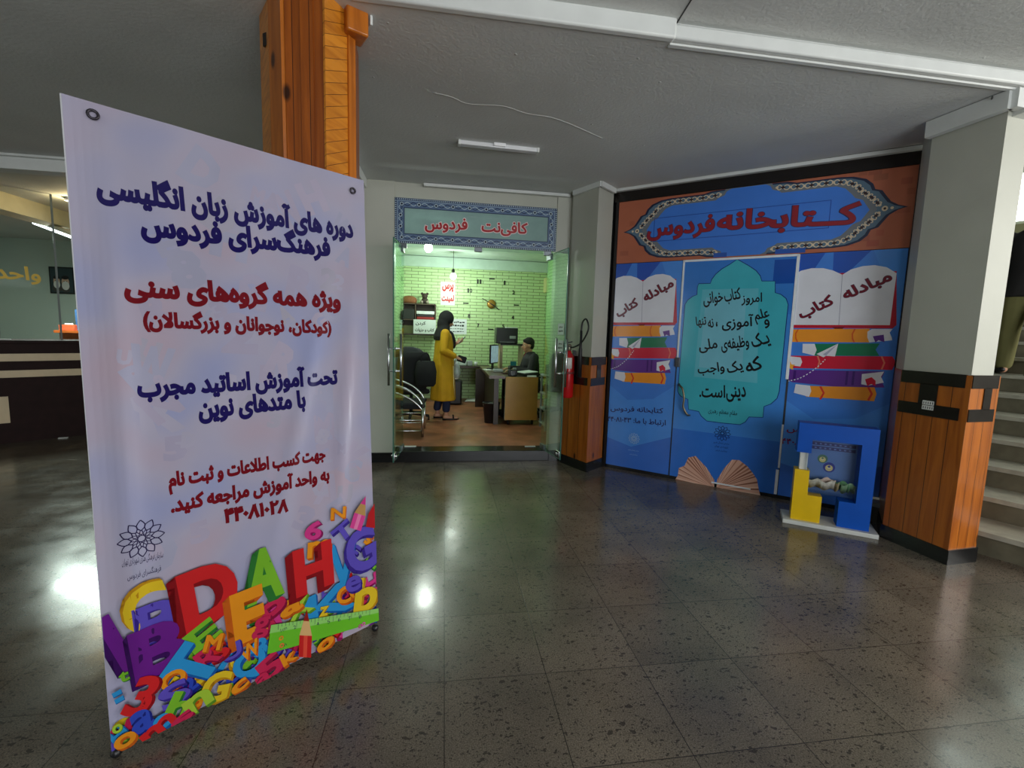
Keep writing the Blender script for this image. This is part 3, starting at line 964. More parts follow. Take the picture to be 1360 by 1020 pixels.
f0 = at_y(45, 296, 8.2); f1 = at_y(128, 327, 7.2)
t = thing('fluorescent_light', 'lit white fluorescent tube light under the office ceiling behind the glass', 'ceiling light', tuple((f0 + f1) / 2))
MB().tube([f0, f1], 0.02, 10).build('tube', mat('lit_tube', (240, 248, 255), emit=9, var=0), t)
d = (f1 - f0).normalized()
MB().box(tuple((f0 + f1) / 2 + Vector((0, 0, 0.05))), ((f1 - f0).length + 0.1, 0.07, 0.05), rz=math.atan2(d.y, d.x), ry=-math.asin(d.z)).build('housing', WHITE_TRIM, t)
hg = f0.lerp(f1, 0.1); MB().tube([hg + Vector((0, 0, 0.05)), (hg.x, hg.y, 3.08)], 0.006).build('hanger', WHITE_TRIM, t)
hg = f0.lerp(f1, 0.9); MB().tube([hg + Vector((0, 0, 0.05)), (hg.x, hg.y, 3.08)], 0.006).build('hanger', WHITE_TRIM, t)
area('office_tube_glow', tuple((f0 + f1) / 2 - Vector((0, 0, 0.06))), tuple((f0 + f1) / 2 - Vector((0, 0, 2))), 0.9, 0.2, 110, (0.92, 1, 0.96))

# portrait on the office wall
PW = Plane((0, 10.64, 0), (1, 0, 0), (0, 0, 1), (0, -1, 0))
a = Art(PW.P)
(u0, v0), (u1, v1) = a.P(70, 388), a.P(97, 357)
t = thing('framed_portrait', 'dark framed portrait of two bearded men on the office wall', 'picture', ((u0 + u1) / 2, 10.64, v0))
MB().box(((u0 + u1) / 2, 10.63, (v0 + v1) / 2), (u1 - u0 + 0.05, 0.03, v1 - v0 + 0.05), bev=0.004).build('frame', mat('dark_frame', (24, 24, 24)), t)
a.rect(u0, v0, u1, v1, ink((44, 62, 68)))
w_, h_ = u1 - u0, v1 - v0
for cu, cv, s in ((0.27, 0.42, 1.0), (0.66, 0.40, 1.15)):
    x, y = u0 + w_ * cu, v0 + h_ * cv
    a.disc(x, v0 + 0.16 * h_, 0.22 * w_, ink((70, 66, 64)), ry=0.15 * h_)
    a.disc(x, y + 0.03 * h_, 0.15 * w_ * s, ink((206, 170, 148)), ry=0.19 * h_ * s)
    a.disc(x, y - 0.10 * h_ * s, 0.15 * w_ * s, ink((224, 222, 218)), ry=0.16 * h_ * s)
    a.disc(x, y + 0.19 * h_ * s, 0.15 * w_ * s, ink((20, 18, 20)), ry=0.07 * h_ * s)
    for e in (-0.05, 0.05):
        a.disc(x + e * w_ * s, y + 0.06 * h_, 0.02 * w_, ink((40, 26, 22)))
a.build('picture_print', lambda u, v, h: PW.F(u, v, h + 0.028), t)
# orange tissue box and desk end behind the counter
ob = at_y(97, 446, 8.4)
t = thing('office_desk', 'orange wooden desk seen through the glass behind the reception counter', 'desk', (ob.x, 8.5, 0))
zt = at_y(97, 439, 8.4).z
MB().box((ob.x + 0.35, 8.6, zt - 0.02), (1.1, 0.6, 0.04), bev=0.004).build('desk_top', mat('orange_wood', (190, 96, 40), rough=0.4, var=0.15), t)
MB().box((ob.x + 0.35, 8.62, (zt - 0.04) / 2), (1.04, 0.5, zt - 0.04)).build('body', mat('orange_wood_body', (176, 96, 44), rough=0.5, var=0.15), t)
fb = at_y(113, 437, 8.5)
solo('folder', MB().box((fb.x, 8.55, zt + 0.17), (0.16, 0.25, 0.34), bev=0.004), mat('blue_folder', (60, 100, 150)), 'blue upright folder standing on the orange office desk', 'folder', (fb.x, 8.55, zt))
tb = at_y(88, 443, 8.35)
t = thing('tissue_box', 'small orange and white tissue box on the orange office desk', 'tissue box', (tb.x, 8.42, zt))
MB().box((tb.x, 8.42, zt + 0.045), (0.22, 0.12, 0.09), bev=0.005).build('box', mat('tissue_orange', (216, 100, 60)), t)
MB().box((tb.x, 8.42, zt + 0.1), (0.12, 0.03, 0.03), bev=0.01).build('tissue', WHITE_TRIM, t)
sc_ = at_z(84, 582)
solo('paper_scrap', MB().box((sc_.x, sc_.y, 0.006), (0.09, 0.05, 0.01), rz=0.4, bev=0.003), WHITE_TRIM, 'white paper scrap on the floor at the foot of the reception counter', 'paper', (sc_.x, sc_.y, 0))
cp = KO + KU * -0.02; cb = kp(0.05, 1.247, -0.12)
solo('cable', MB().tube(smooth_path([cb + KU * -0.3, cb + KU * -0.15 + KN * 0.05, cb, cb + KU * 0.12 + KN * 0.04]), 0.007), WHITE_TRIM, 'white cable lying on top of the reception counter', 'cable', tuple(cb))

# ------------------------------------------------------------------ unlit batten light on the ceiling
a0 = at_z(610, 187, 3.08); a1 = at_z(714, 198, 3.08)
t = thing('ceiling_light', 'unlit white batten light fixed to the grey ceiling', 'ceiling light', tuple((a0 + a1) / 2))
ang = math.atan2((a1 - a0).y, (a1 - a0).x); ln = (a1 - a0).length; m0 = (a0 + a1) / 2
MB().box((m0.x, m0.y, 3.063), (ln, 0.06, 0.034), rz=ang, bev=0.006).build('diffuser', mat('white_diffuser', (222, 224, 226), rough=0.3), t)
for s in (-1, 1):
    e = m0 + (a1 - a0).normalized() * s * (ln / 2)
    MB().box((e.x, e.y, 3.062), (0.02, 0.066, 0.038), rz=ang, bev=0.003).build('end_cap', WHITE_TRIM, t)
MB().box((m0.x, m0.y - 0.005, 3.068), (0.1, 0.085, 0.026), rz=ang, bev=0.004).build('clip', mat('clip_white', (235, 236, 238), rough=0.4), t)

# ------------------------------------------------------------------ cafe sign and glass doors
CS = Plane((0, 5.25, 0), (1, 0, 0), (0, 0, 1), (0, -1, 0))
sg = thing('shop_sign', 'teal glass sign with a blue patterned border and red lettering above the glass doors', 'sign', (0.34, 5.26, 2.43))
U0, U1, V0, V1 = -0.548, 1.245, 2.44, 2.915
MB().box(((U0 + U1) / 2, 5.262, (V0 + V1) / 2), (U1 - U0, 0.012, V1 - V0)).build('glass_panel', mat('teal_frosted_glass', (160, 192, 188), rough=0.06, trans=0.25, var=0.05), sg)
a = Art(CS.P)
NAVY, SLATE, PALE = ink((26, 40, 82), 0.3), ink((92, 116, 148), 0.3), ink((176, 196, 208), 0.3)
bw = 0.105
for r in ((U0, V0, U1, V0 + bw), (U0, V1 - bw, U1, V1), (U0, V0 + bw, U0 + bw, V1 - bw), (U1 - bw, V0 + bw, U1, V1 - bw)):
    a.rect(*r, SLATE, layer=1)
for d0, wd, m in ((0.0, 0.022, NAVY), (bw - 0.008, 0.008, NAVY), (0.027, 0.004, PALE)):
    for r in ((U0 + d0, V0 + d0, U1 - d0, V0 + d0 + wd), (U0 + d0, V1 - d0 - wd, U1 - d0, V1 - d0), (U0 + d0, V0 + d0 + wd, U0 + d0 + wd, V1 - d0 - wd), (U1 - d0 - wd, V0 + d0 + wd, U1 - d0, V1 - d0 - wd)):
        a.rect(*r, m, layer=2)
n = 84
for i in range(n):
    u = U0 + (i + 0.5) * (U1 - U0) / n
    for v in (V0 + 0.011, V1 - 0.011):
        a.rect(u - 0.005, v - 0.007, u + 0.005, v + 0.007, PALE, layer=3)
for i in range(22):
    v = V0 + (i + 0.5) * (V1 - V0) / 22
    for u in (U0 + 0.011, U1 - 0.011):
        a.rect(u - 0.007, v - 0.005, u + 0.007, v + 0.005, PALE, layer=3)
def rose(u, v):
    a.disc(u, v, 0.026, NAVY, layer=4, n=12); a.disc(u, v, 0.021, PALE, layer=5, n=12); a.disc(u, v, 0.012, ink((18, 26, 50), 0.3), layer=6, n=10)
def scroll(c, d, n_):
    for s in (1, -1):
        pts = [(c[0] + d[0] * t_ + n_[0] * s * 0.017 * math.sin(t_ * PI * 2), c[1] + d[1] * t_ + n_[1] * s * 0.017 * math.sin(t_ * PI * 2)) for t_ in [k / 12 - 0.5 for k in range(13)]]
        a.ribbon(pts, 0.008, NAVY if s > 0 else PALE, layer=4)
nr = 10
for i in range(nr):
    u = U0 + 0.075 + i * (U1 - U0 - 0.15) / (nr - 1)
    for v in (V0 + 0.062, V1 - 0.062):
        rose(u, v)
        if i < nr - 1:
            scroll((u + (U1 - U0 - 0.15) / (nr - 1) / 2, v), (0.13, 0), (0, 1))
for u in (U0 + 0.062, U1 - 0.062):
    for i in range(1, 3):
        rose(u, V0 + 0.062 + i * (V1 - V0 - 0.124) / 3)
    for i in range(3):
        scroll((u, V0 + 0.062 + (i + 0.5) * (V1 - V0 - 0.124) / 3), (0, 0.09), (1, 0))
PINKW, RED = ink((236, 214, 214), 0.35), ink((170, 24, 32), 0.35)
for s, l, r in (('کافی‌نت', (638.5, 302), (702, 305.5)), ('فردوس', (563, 299), (622, 300))):
    a.text_px(s, l, r, PINKW, bold=0.075); a.text_px(s, (l[0] + 1, l[1]), (r[0] - 1, r[1]), RED, bold=0.034)
a.build('sign_print', lambda u, v, h: CS.F(u, v, h - 0.004), sg)

CHROME = mat('brushed_steel', (200, 202, 204), rough=0.25, metal=1.0, var=0.04, scale=30)
PATCH = mat('patch_fitting', (120, 126, 130), rough=0.35, metal=0.9)
DGLASS = glass_mat('door_glass', (238, 249, 243), 0.97, 0.015)
EDGE = mat('glass_edge_green', (60, 110, 96), rough=0.2)
for nm, px_, mx in (('trim_11', 537, -0.46), ('trim_12', 633, 0.36), ('trim_13', 722, 1.15)):
    struct(nm, MB().box((mx, 5.262, 2.415), (0.085, 0.05, 0.05), bev=0.004), PATCH)


def glass_door(name, A, B, z0, z1, hs):
    """a leaf from its pivot A to its free edge B"""
    A = Vector((A[0], A[1], 0)); B = Vector((B[0], B[1], 0)); d = (B - A); L_ = d.length; d.normalize(); n = Vector((-d.y, d.x, 0))
    ang = math.atan2(d.y, d.x); c = (A + B) / 2
    o = thing(name, None, None, (A.x, A.y, z0), ang, kind='structure')
    MB().box((c.x, c.y, (z0 + z1) / 2), (L_ - 0.006, 0.010, z1 - z0 - 0.006), rz=ang).build('glass_leaf', DGLASS, o)
    e = MB()
    e.box((B.x, B.y, (z0 + z1) / 2), (0.005, 0.0105, z1 - z0), rz=ang)
    e.box((c.x, c.y, z1), (L_, 0.0105, 0.005), rz=ang); e.box((c.x, c.y, z0), (L_, 0.0105, 0.005), rz=ang)
    e.build('glass_edge', EDGE, o)
    h = MB(); hz0, hz1 = 0.93, 1.46
    for s in (-1, 1):
        p = B - d * 0.075 + n * s * 0.062
        h.tube([(p.x, p.y, hz0), (p.x, p.y, hz1)], 0.0125, 12)
    for z in (1.08, 1.31):
        p0 = B - d * 0.075 + n * 0.062; p1 = B - d * 0.075 - n * 0.062
        h.tube([(p0.x, p0.y, z), (p1.x, p1.y, z)], 0.009, 10)
        for s in (-1, 1):
            q = B - d * 0.075 + n * s * 0.012
            h.tube([tuple(q - n * 0.006) [:2] + (z,), tuple(q + n * 0.006)[:2] + (z,)], 0.018, 12)
    h.build('handle', CHROME, o)
    k = MB(); q = B - d * 0.06
    k.box((q.x, q.y, z0 + 0.05), (0.10, 0.026, 0.08), rz=ang, bev=0.006)
    k.tube([tuple(q - n * 0.03)[:2] + (z0 + 0.05,), tuple(q + n * 0.03)[:2] + (z0 + 0.05,)], 0.016, 12)
    k.build('lock_patch', CHROME, o)
    k = MB(); q = A + d * 0.05
    k.box((q.x, q.y, z1 - 0.03), (0.12, 0.028, 0.06), rz=ang, bev=0.004); k.box((q.x, q.y, z0 + 0.03), (0.12, 0.028, 0.06), rz=ang, bev=0.004)
    k.build('pivot_patch', PATCH, o)
    return o


ld = glass_door('door_1', (-0.455, 5.30), (-0.505, 4.74), 0.14, 2.40, 1)
rd = glass_door('door_2', (1.165, 5.30), (1.268, 4.77), 0.14, 2.40, 1)
# paper notices stuck on the right leaf
dd = (Vector((1.268, 4.77)) - Vector((1.165, 5.30))).normalized()
DP = Plane((1.268 - 0.006, 4.77, 0), (-dd.x, -dd.y, 0), (0, 0, 1), (dd.y, -dd.x, 0))
def notice(name, plane, u0, v0, u1, v1, lines, m, label, off=0.003, paper=(214, 222, 222), bold=0.02):
    a = Art(None)
    a.rect(u0, v0, u1, v1, ink(paper, 0.6))
    rg = random.Random(len(label) * 7)
    for s, cu, cv, w, h, mm in lines:
        if s == '-':   # small print too fine to read: broken strokes
            x = u0 + (u1 - u0) * (cu - w / 2); xe = x + (u1 - u0) * w; y = v0 + (v1 - v0) * cv; hh = (v1 - v0) * h; a.layer += 1
            while x < xe:
                dx = min(xe - x, (u1 - u0) * rg.uniform(0.05, 0.14)); a.rect(x, y - hh * rg.uniform(0.2, 0.5), x + dx, y + hh * rg.uniform(0.0, 0.3), mm, a.layer); x += dx + (u1 - u0) * 0.03
            continue
        a.text(s, (u0 + (u1 - u0) * cu, v0 + (v1 - v0) * cv), (u1 - u0) * w, mm, h=(v1 - v0) * h, bold=bold, res=2)
    p = plane.F((u0 + u1) / 2, v0, off)
    o = a.build(name, lambda u, v, h: plane.F(u, v, h + off))
    o.data.transform(Matrix.Translation(-p)); o.location = p
    # thickness of a sheet
    o['label'] = label; o['category'] = 'notice'
    return o
TXT = ink((28, 34, 40), 0.6)
DPn = Plane(DP.O, DP.U, DP.V, Vector((-abs(dd.y), -dd.x, 0)))
notice('paper_notice', DPn, 0.02, 1.50, 0.17, 1.62, [('-', 0.5, 0.7, 0.6, 0.2, TXT), ('-', 0.5, 0.35, 0.7, 0.25, TXT)], None, 'upper white paper notice stuck on the right glass door', paper=(190, 206, 206))
notice('paper_notice', DPn, 0.02, 1.32, 0.17, 1.44, [('-', 0.5, 0.7, 0.6, 0.2, TXT), ('-', 0.5, 0.35, 0.7, 0.25, TXT)], None, 'lower white paper notice stuck on the right glass door', paper=(200, 214, 214))

# ------------------------------------------------------------------ fire extinguisher on the middle pillar
fd = (Vector((1.565, 4.761)) - Vector((1.384, 5.155))).normalized(); fn = Vector((fd.y, -fd.x))
if fn.dot(Vector((-1, -5))) < 0:
    fn = -fn
fc = Vector((1.384, 5.155)) + fd * 0.16 + fn * 0.085
ex = thing('fire_extinguisher', 'red fire extinguisher hung on the pillar beside the right glass door', 'fire extinguisher', (fc.x, fc.y, 0.80))
RED_P = mat('extinguisher_red', (190, 22, 28), rough=0.25, coat=0.5); BLK = mat('black_rubber', (20, 20, 21), rough=0.5)
MB().lathe([(0.0, 0.80), (0.055, 0.80), (0.066, 0.815), (0.066, 1.22), (0.058, 1.27), (0.03, 1.305), (0.022, 1.33), (0.0, 1.33)], (fc.x, fc.y, 0)).build('cylinder', RED_P, ex)
MB().lathe([(0.0662, 1.07), (0.0675, 1.07), (0.0675, 1.095), (0.0662, 1.095)], (fc.x, fc.y, 0)).build('band', mat('band_grey', (150, 60, 60), rough=0.4), ex)
v = MB().lathe([(0.022, 1.33), (0.026, 1.335), (0.026, 1.39), (0.015, 1.40), (0, 1.40)], (fc.x, fc.y, 0))
vv_ = v.build('valve', mat('valve_brass', (150, 140, 120), rough=0.35, metal=0.8), ex)
lv = MB(); lv.box((fc.x - 0.035, fc.y - 0.02, 1.41), (0.13, 0.022, 0.012), ry=-0.25, bev=0.003).box((fc.x - 0.035, fc.y - 0.02, 1.375), (0.10, 0.022, 0.012), ry=0.12, bev=0.003)
lv.build('lever', BLK, vv_)
hp = Vector((fc.x, fc.y, 1.37)); 
hd = Vector((fd.x, fd.y, 0)); hn = Vector((fn.x, fn.y, 0))
hz = MB().tube(smooth_path([hp, hp + hd * 0.09 + hn * 0.01, hp + hd * 0.22 + hn * 0.01 + Vector((0, 0, 0.06)), hp + hd * 0.31 + hn * 0.01 + Vector((0, 0, 0.20)), hp + hd * 0.27 + hn * 0.01 + Vector((0, 0, 0.30)), hp + hd * 0.21 + hn * 0.01 + Vector((0, 0, 0.26)), hp + hd * 0.20 + hn * 0.01 + Vector((0, 0, 0.12))], 8), 0.009, 10)
hz = hz.build('hose', BLK, ex)
h0 = hp + hd * 0.20 + hn * 0.01
MB().tube([h0 + Vector((0, 0, 0.18)), h0 + Vector((0, 0, 0.0)), h0 + Vector((0, 0, -0.02)), h0 + Vector((0, 0, -0.32))], [0.013, 0.015, 0.02, 0.026], 12).build('discharge_horn', BLK, hz)
hn = Vector((-0.10, -0.995, 0)); hd = Vector((0.995, -0.10, 0))
tg = Plane((fc.x, fc.y, 0), (fd.x, fd.y, 0), (0, 0, 1), (fn.x, fn.y, 0))
MB().rings([[tuple(Vector((fc.x, fc.y, z)) + (hd * math.sin(t_) + hn * math.cos(t_)) * rr) for t_ in [-0.75 + 0.12 * k for k in range(11)] for rr in (0.0668,)] + [tuple(Vector((fc.x, fc.y, z)) + (hd * math.sin(t_) + hn * math.cos(t_)) * 0.0655) for t_ in [0.45 - 0.12 * k for k in range(11)]] for z in (1.13, 1.25)]).build('tag', mat('paper_tag', (226, 224, 216), rough=0.6), ex)
MB().box((fc.x - fn.x * 0.075, fc.y - fn.y * 0.075, 1.3), (0.03, 0.03, 0.06)).build('bracket', BLK, ex)

# ------------------------------------------------------------------ library front
LO = at_z(800.7, 619); LO.z = 0
LU = Vector((0.764, -0.645, 0)).normalized(); LN = Vector((-0.645, -0.764, 0)).normalized(); LA = math.atan2(LU.y, LU.x)
LB = Plane(LO, LU, (0, 0, 1), LN)
def lbox(u0, u1, z0, z1, h0, h1, mb=None, bev=0.0, mi=0):
    c = LB.F((u0 + u1) / 2, (z0 + z1) / 2, (h0 + h1) / 2)
    return (mb or MB()).box(tuple(c), (u1 - u0, h1 - h0, z1 - z0), rz=LA, bev=bev, mi=mi)
struct('wall_library', lbox(-0.1, 2.7, 0, 3.2, -0.16, -0.05), mat('dark_backing', (30, 30, 32)))
struct('trim_14', lbox(-0.02, 2.58, 2.95, 3.085, -0.05, 0.0), BLACK_GLOSS)
fr = lbox(0.0, 0.03, 0, 2.95, -0.05, 0.006); lbox(2.515, 2.58, 0, 2.95, -0.05, 0.012, fr)
struct('trim_15', fr, mat('dark_metal_frame', (48, 46, 46), rough=0.35, metal=0.5))
strip('trim_16', tuple(LB.F(-0.02, 0, 0.02))[:2], tuple(LB.F(2.58, 0, 0.02))[:2], 3.068, 0.03, 0.05)
struct('baseboard_library', lbox(0.0, 2.58, 0, 0.035, -0.05, 0.004), BLACK_STONE)

# sign over the library doors
ls = thing('library_sign', 'wide terracotta and blue sign with an ornate cartouche above the library doors', 'sign', tuple(LB.F(1.28, 2.30, 0)), LA)
lbox(0.032, 2.515, 2.295, 2.945, -0.04, 0.0).build('sign_board', ink((176, 100, 72), 0.35), ls)
a = Art(LB.P)
cu, cv, hw, hh = 1.285, 2.625, 1.19, 0.32
TERRA, TEAL, GREY, BLUE = ink((172, 96, 70), 0.35), ink((86, 112, 132), 0.35), ink((112, 118, 124), 0.35), ink((62, 122, 214), 0.35)
rng = random.Random(3)
for i in range(46):
    x = rng.uniform(0.05, 2.48); y = rng.uniform(2.31, 2.92)
    a.rect(x, y, min(2.51, x + rng.uniform(0.05, 0.13)), min(2.94, y + 0.05), ink((164 + rng.randint(-8, 8), 90 + rng.randint(-6, 6), 66), 0.35), layer=1)
def sym(q):
    """quadrant outline (from top centre to right tip) mirrored to a full outline"""
    r = q + [(x, -y) for x, y in reversed(q[:-1])]
    l = [(-x, y) for x, y in reversed(r[1:-1])]
    return [(cu + x * hw, cv + y * hh) for x, y in r + l]
QO = [(0, 1.0), (0.20, 1.0), (0.27, 0.985), (0.33, 0.93), (0.60, 0.93), (0.68, 0.90), (0.755, 0.80), (0.795, 0.66), (0.81, 0.52), (0.85, 0.47), (0.875, 0.33), (0.905, 0.17), (0.95, 0.06), (1.0, 0)]
QI = [(0, 0.99), (0.12, 0.99), (0.155, 0.93), (0.17, 0.82), (0.215, 0.76), (0.235, 0.70), (0.58, 0.70), (0.635, 0.62), (0.675, 0.46), (0.70, 0.34), (0.745, 0.27), (0.77, 0.12), (0.79, 0.0)]
def grow(q, k): return [(x * (1 + k), y * (1 + k * 2.2)) for x, y in q]
a.poly([(u, min(2.943, max(2.30, v))) for u, v in sym(grow(QO, 0.0))], ink((24, 36, 66), 0.35), 2)
a.poly([(u, min(2.943, max(2.30, v))) for u, v in sym([(x * 0.978, y * 0.955) for x, y in QO])], TEAL, 3)
a.poly(sym([(x * 1.055, min(1.0, y * 1.10)) for x, y in QI]), GREY, 4)
a.poly(sym(QI), BLUE, 6)
# arabesque strapwork between the two outlines
CREAM, DARK = ink((214, 196, 166), 0.35), ink((48, 26, 30), 0.35)
mid = [(0.20, 0.86), (0.29, 0.83), (0.38, 0.815), (0.47, 0.815), (0.56, 0.815), (0.64, 0.77), (0.70, 0.66), (0.735, 0.50), (0.775, 0.385), (0.81, 0.25), (0.845, 0.10)]
for sx in (1, -1):
    for sy in (1, -1):
        pts = [Vector((cu + sx * x * hw, cv + sy * y * hh, 0)) for x, y in mid]
        sp = smooth_path(pts, 10)
        nn = len(sp)
        for ph in (0, PI):
            wv = []
            for i in range(nn):
                t_ = (sp[min(i + 1, nn - 1)] - sp[max(i - 1, 0)]).normalized(); q_ = Vector((-t_.y, t_.x, 0))
                wv.append(sp[i] + q_ * 0.021 * math.sin(i * 2 * PI / 10 + ph))
            a.ribbon(wv, 0.008, CREAM, layer=7)
        for i in range(5, nn, 10):
            t_ = (sp[min(i + 1, nn - 1)] - sp[max(i - 1, 0)]).normalized()
            p = sp[i]; b_ = Vector((-t_.y, t_.x, 0))
            a.poly([p + t_ * 0.026, p + b_ * 0.014, p - t_ * 0.02, p - b_ * 0.014], DARK, 8)
        for i in range(0, nn, 10):
            a.disc(sp[i].x, sp[i].y, 0.012, CREAM, 8, n=8)
    a.disc(cu + sx * 0.875 * hw, cv, 0.022, CREAM, 7, n=10); a.disc(cu + sx * 0.875 * hw, cv, 0.010, DARK, 8, n=8)
    a.disc(cu + sx * 0.915 * hw, cv, 0.012, CREAM, 7, n=8)
LINE = ink((28, 70, 160), 0.35)
for yv in (2.50, 2.735):
    a.rect(0.42, yv, 1.95, yv + 0.006, LINE, 9)
a.rect(0.42, 2.50, 0.426, 2.735, LINE, 9); a.rect(1.945, 2.50, 1.951, 2.735, LINE, 9)
a.layer = 10
NIGHT = ink((34, 28, 74), 0.35); MAR = ink((142, 26, 42), 0.35)
for s, l, r, h in (('کــتابخانه', (952, 296), (1143, 286), 0.245), ('فردوس', (859, 307), (950, 299), 0.225)):
    a.text_px(s, l, r, NIGHT, h=h, bold=0.052); a.text_px(s, (l[0] + .6, l[1]), (r[0] - .6, r[1]), MAR, h=h * 0.97, bold=0.034)
for px_ in ((957, 330), (1040, 326), (1060, 326)):
    u, v = a.P(*px_); a.rect(u - 0.06, 2.302, u + 0.06, 2.345, ink((36, 84, 170), 0.35))
a.build('sign_print', LB.F, ls)


def sh(px_list, f): return [f(*p) for p in px_list]


def side_panel(name, label, u0, u1, phone, ncol):
    """printed panel: book exchange artwork (measured on the left panel, carried over to either)"""
    base0, base1 = 0.034, 0.738
    def Q(x, y):
        u, v = LB.P(800 + x / 5.667, 340 + y / 5.667)
        return (u0 + (u - base0) * (u1 - u0) / (base1 - base0), v)
    def Z(x, y):
        u, v = LB.P(780 + x / 2.894, 420 + y / 2.894)
        return (u0 + (u - base0) * (u1 - u0) / (base1 - base0), v)
    o = thing(name, label, 'panel', tuple(LB.F((u0 + u1) / 2, 0.035, 0)), LA)
    lbox(u0, u1, 0.035, 2.29, -0.04, 0.0).build('board', ink((66, 128, 216), 0.2), o)
    a = Art(LB.P)
    B1, B2, B3 = ink((58, 112, 205), 0.2), ink((74, 142, 226), 0.2), ink((40, 86, 182), 0.2)
    w = u1 - u0
    a.poly([(u0, 2.05), (u0, 2.29), (u0 + 0.25 * w, 2.29), (u0 + 0.12 * w, 2.1)], B3)
    a.poly([(u0 + 0.33 * w, 2.29), (u0 + 0.68 * w, 2.29), (u0 + 0.55 * w, 2.17), (u0 + 0.42 * w, 2.05), (u0 + 0.34 * w, 2.1)], B3, a.layer)
    a.poly([(u0 + 0.7 * w, 2.29), (u1, 2.29), (u1, 1.6), (u0 + 0.9 * w, 1.9)], B2, a.layer)
    a.poly([(u0, 0.95), (u0 + 0.3 * w, 0.80), (u0 + 0.7 * w, 0.84), (u1, 1.0), (u1, 0.035), (u0, 0.035)], B2, a.layer)
    a.poly([(u0, 0.35), (u0 + 0.4 * w, 0.28), (u1, 0.45), (u1, 0.035), (u0, 0.035)], B1)
    CW, PG, BK = ink((188, 30, 52), 0.2), ink((222, 224, 232), 0.2), ink((30, 30, 70), 0.2)
    a.poly(sh([(62, 190), (556, 172), (562, 500), (545, 520), (58, 520), (50, 505)], Q), CW)
    a.poly(sh([(78, 195), (110, 165), (160, 150), (215, 150), (262, 165), (306, 192), (296, 500), (68, 500)], Q), PG)
    a.poly(sh([(306, 192), (345, 160), (400, 140), (455, 135), (510, 148), (556, 185), (532, 500), (296, 500)], Q), PG, a.layer)
    a.ribbon(sh([(306, 190), (296, 500)], Q), 0.004, ink((150, 150, 170), 0.2))
    a.poly(sh([(265, 512), (325, 512), (310, 528), (280, 528)], Q), ink((120, 20, 40), 0.2))
    MAR2 = ink((112, 22, 40), 0.2)
    for s, l, r, h in (('مبادله', (312, 325), (532, 200), 0.125), ('کتاب', (108, 445), (268, 345), 0.125)):
        for bb, mm in ((0.05, NIGHT), (0.026, MAR2)):
            p = Vector(Q(*l)); q_ = Vector(Q(*r)); d = q_ - p
            a.text(s, (p + q_) / 2, d.length * (1 if mm is NIGHT else 0.985), mm, h=h * (1 if mm is NIGHT else 0.95), rot=math.atan2(d.y, d.x) , bold=bb)
    OR, OR2, GR, RD, PU, PU2 = ink((236, 150, 44), 0.2), ink((216, 92, 36), 0.2), ink((24, 122, 84), 0.2), ink((206, 28, 58), 0.2), ink((96, 48, 140), 0.2), ink((66, 30, 112), 0.2)
    a.poly(sh([(62, 528), (440, 522), (440, 606), (62, 606)], Q), OR)
    a.poly(sh([(430, 540), (450, 524), (545, 524), (532, 545), (542, 575), (545, 592), (440, 606), (430, 575)], Q), PG)
    a.poly(sh([(455, 568), (505, 558), (510, 604), (482, 592), (468, 606)], Q), PU)
    a.ribbon(sh([(105, 528), (93, 555), (95, 585), (103, 606)], Q), 0.011, OR2); a.ribbon(sh([(372, 524), (360, 555), (362, 585), (370, 606)], Q), 0.011, OR2, a.layer)
    a.poly(sh([(185, 617), (488, 612), (470, 650), (488, 688), (185, 690)], Q), GR)
    a.poly(sh([(128, 617), (185, 617), (195, 655), (185, 690), (128, 672)], Q), PG)
    a.poly(sh([(40, 692), (548, 690), (566, 725), (548, 772), (40, 768)], Q), RD)
    a.poly(sh([(28, 692), (120, 702), (128, 730), (120, 758), (28, 745)], Q), PG)
    a.ribbon(sh([(200, 690), (210, 725), (202, 770)], Q), 0.012, ink((226, 120, 96), 0.2)); a.ribbon(sh([(498, 690), (512, 730), (500, 770)], Q), 0.012, ink((226, 120, 96), 0.2), a.layer)
    a.poly(sh([(30, 748), (58, 742), (70, 722), (78, 746), (96, 748), (84, 760), (88, 782), (68, 768), (50, 780), (52, 762)], Q), ink((240, 170, 50), 0.2))
    a.poly(sh([(50, 778), (515, 782), (500, 830), (515, 880), (330, 884), (80, 856), (50, 830)], Q), PU)
    a.poly(sh([(410, 800), (512, 783), (498, 815), (512, 850), (440, 870), (408, 862)], Q), PG)
    a.poly(sh([(425, 832), (455, 818), (474, 840), (474, 872), (456, 860), (436, 872)], Q), RD)
    for x in (85, 332, 362):
        a.rect(*Q(x, 868 if x > 100 else 850), *Q(x + 16, 784), PU2)
    a.poly(sh([(165, 878), (470, 880), (480, 920), (470, 965), (150, 945)], Q), OR)
    a.poly(sh([(100, 868), (168, 876), (175, 910), (165, 945), (92, 922)], Q), PG)
    for x in (222, 446):
        a.ribbon(sh([(x - 5, 880), (x + 12, 920), (x - 4, 960)], Q), 0.016, ink((214, 60, 44), 0.2), a.layer)
    a.poly(sh([(195, 680), (296, 614), (282, 694), (240, 690), (228, 700)], Q), PG); a.poly(sh([(225, 682), (296, 614), (240, 690)], Q), ink((170, 176, 196), 0.2))
    dots = smooth_path([Vector((*Q(55, 852), 0)), Vector((*Q(120, 830), 0)), Vector((*Q(190, 772), 0)), Vector((*Q(240, 708), 0))], 10)
    a.layer += 1; lay = a.layer
    for i in range(0, len(dots) - 1, 2):
        a.ribbon([dots[i], dots[i + 1]], 0.008, PG, lay)
    def tl(s, l, r, h, m, bold=0.015):
        p = Vector(Z(*l)); q_ = Vector(Z(*r)); d = q_ - p
        a.text(s, (p + q_) / 2, d.length, m, h=h, rot=math.atan2(d.y, d.x), bold=bold)
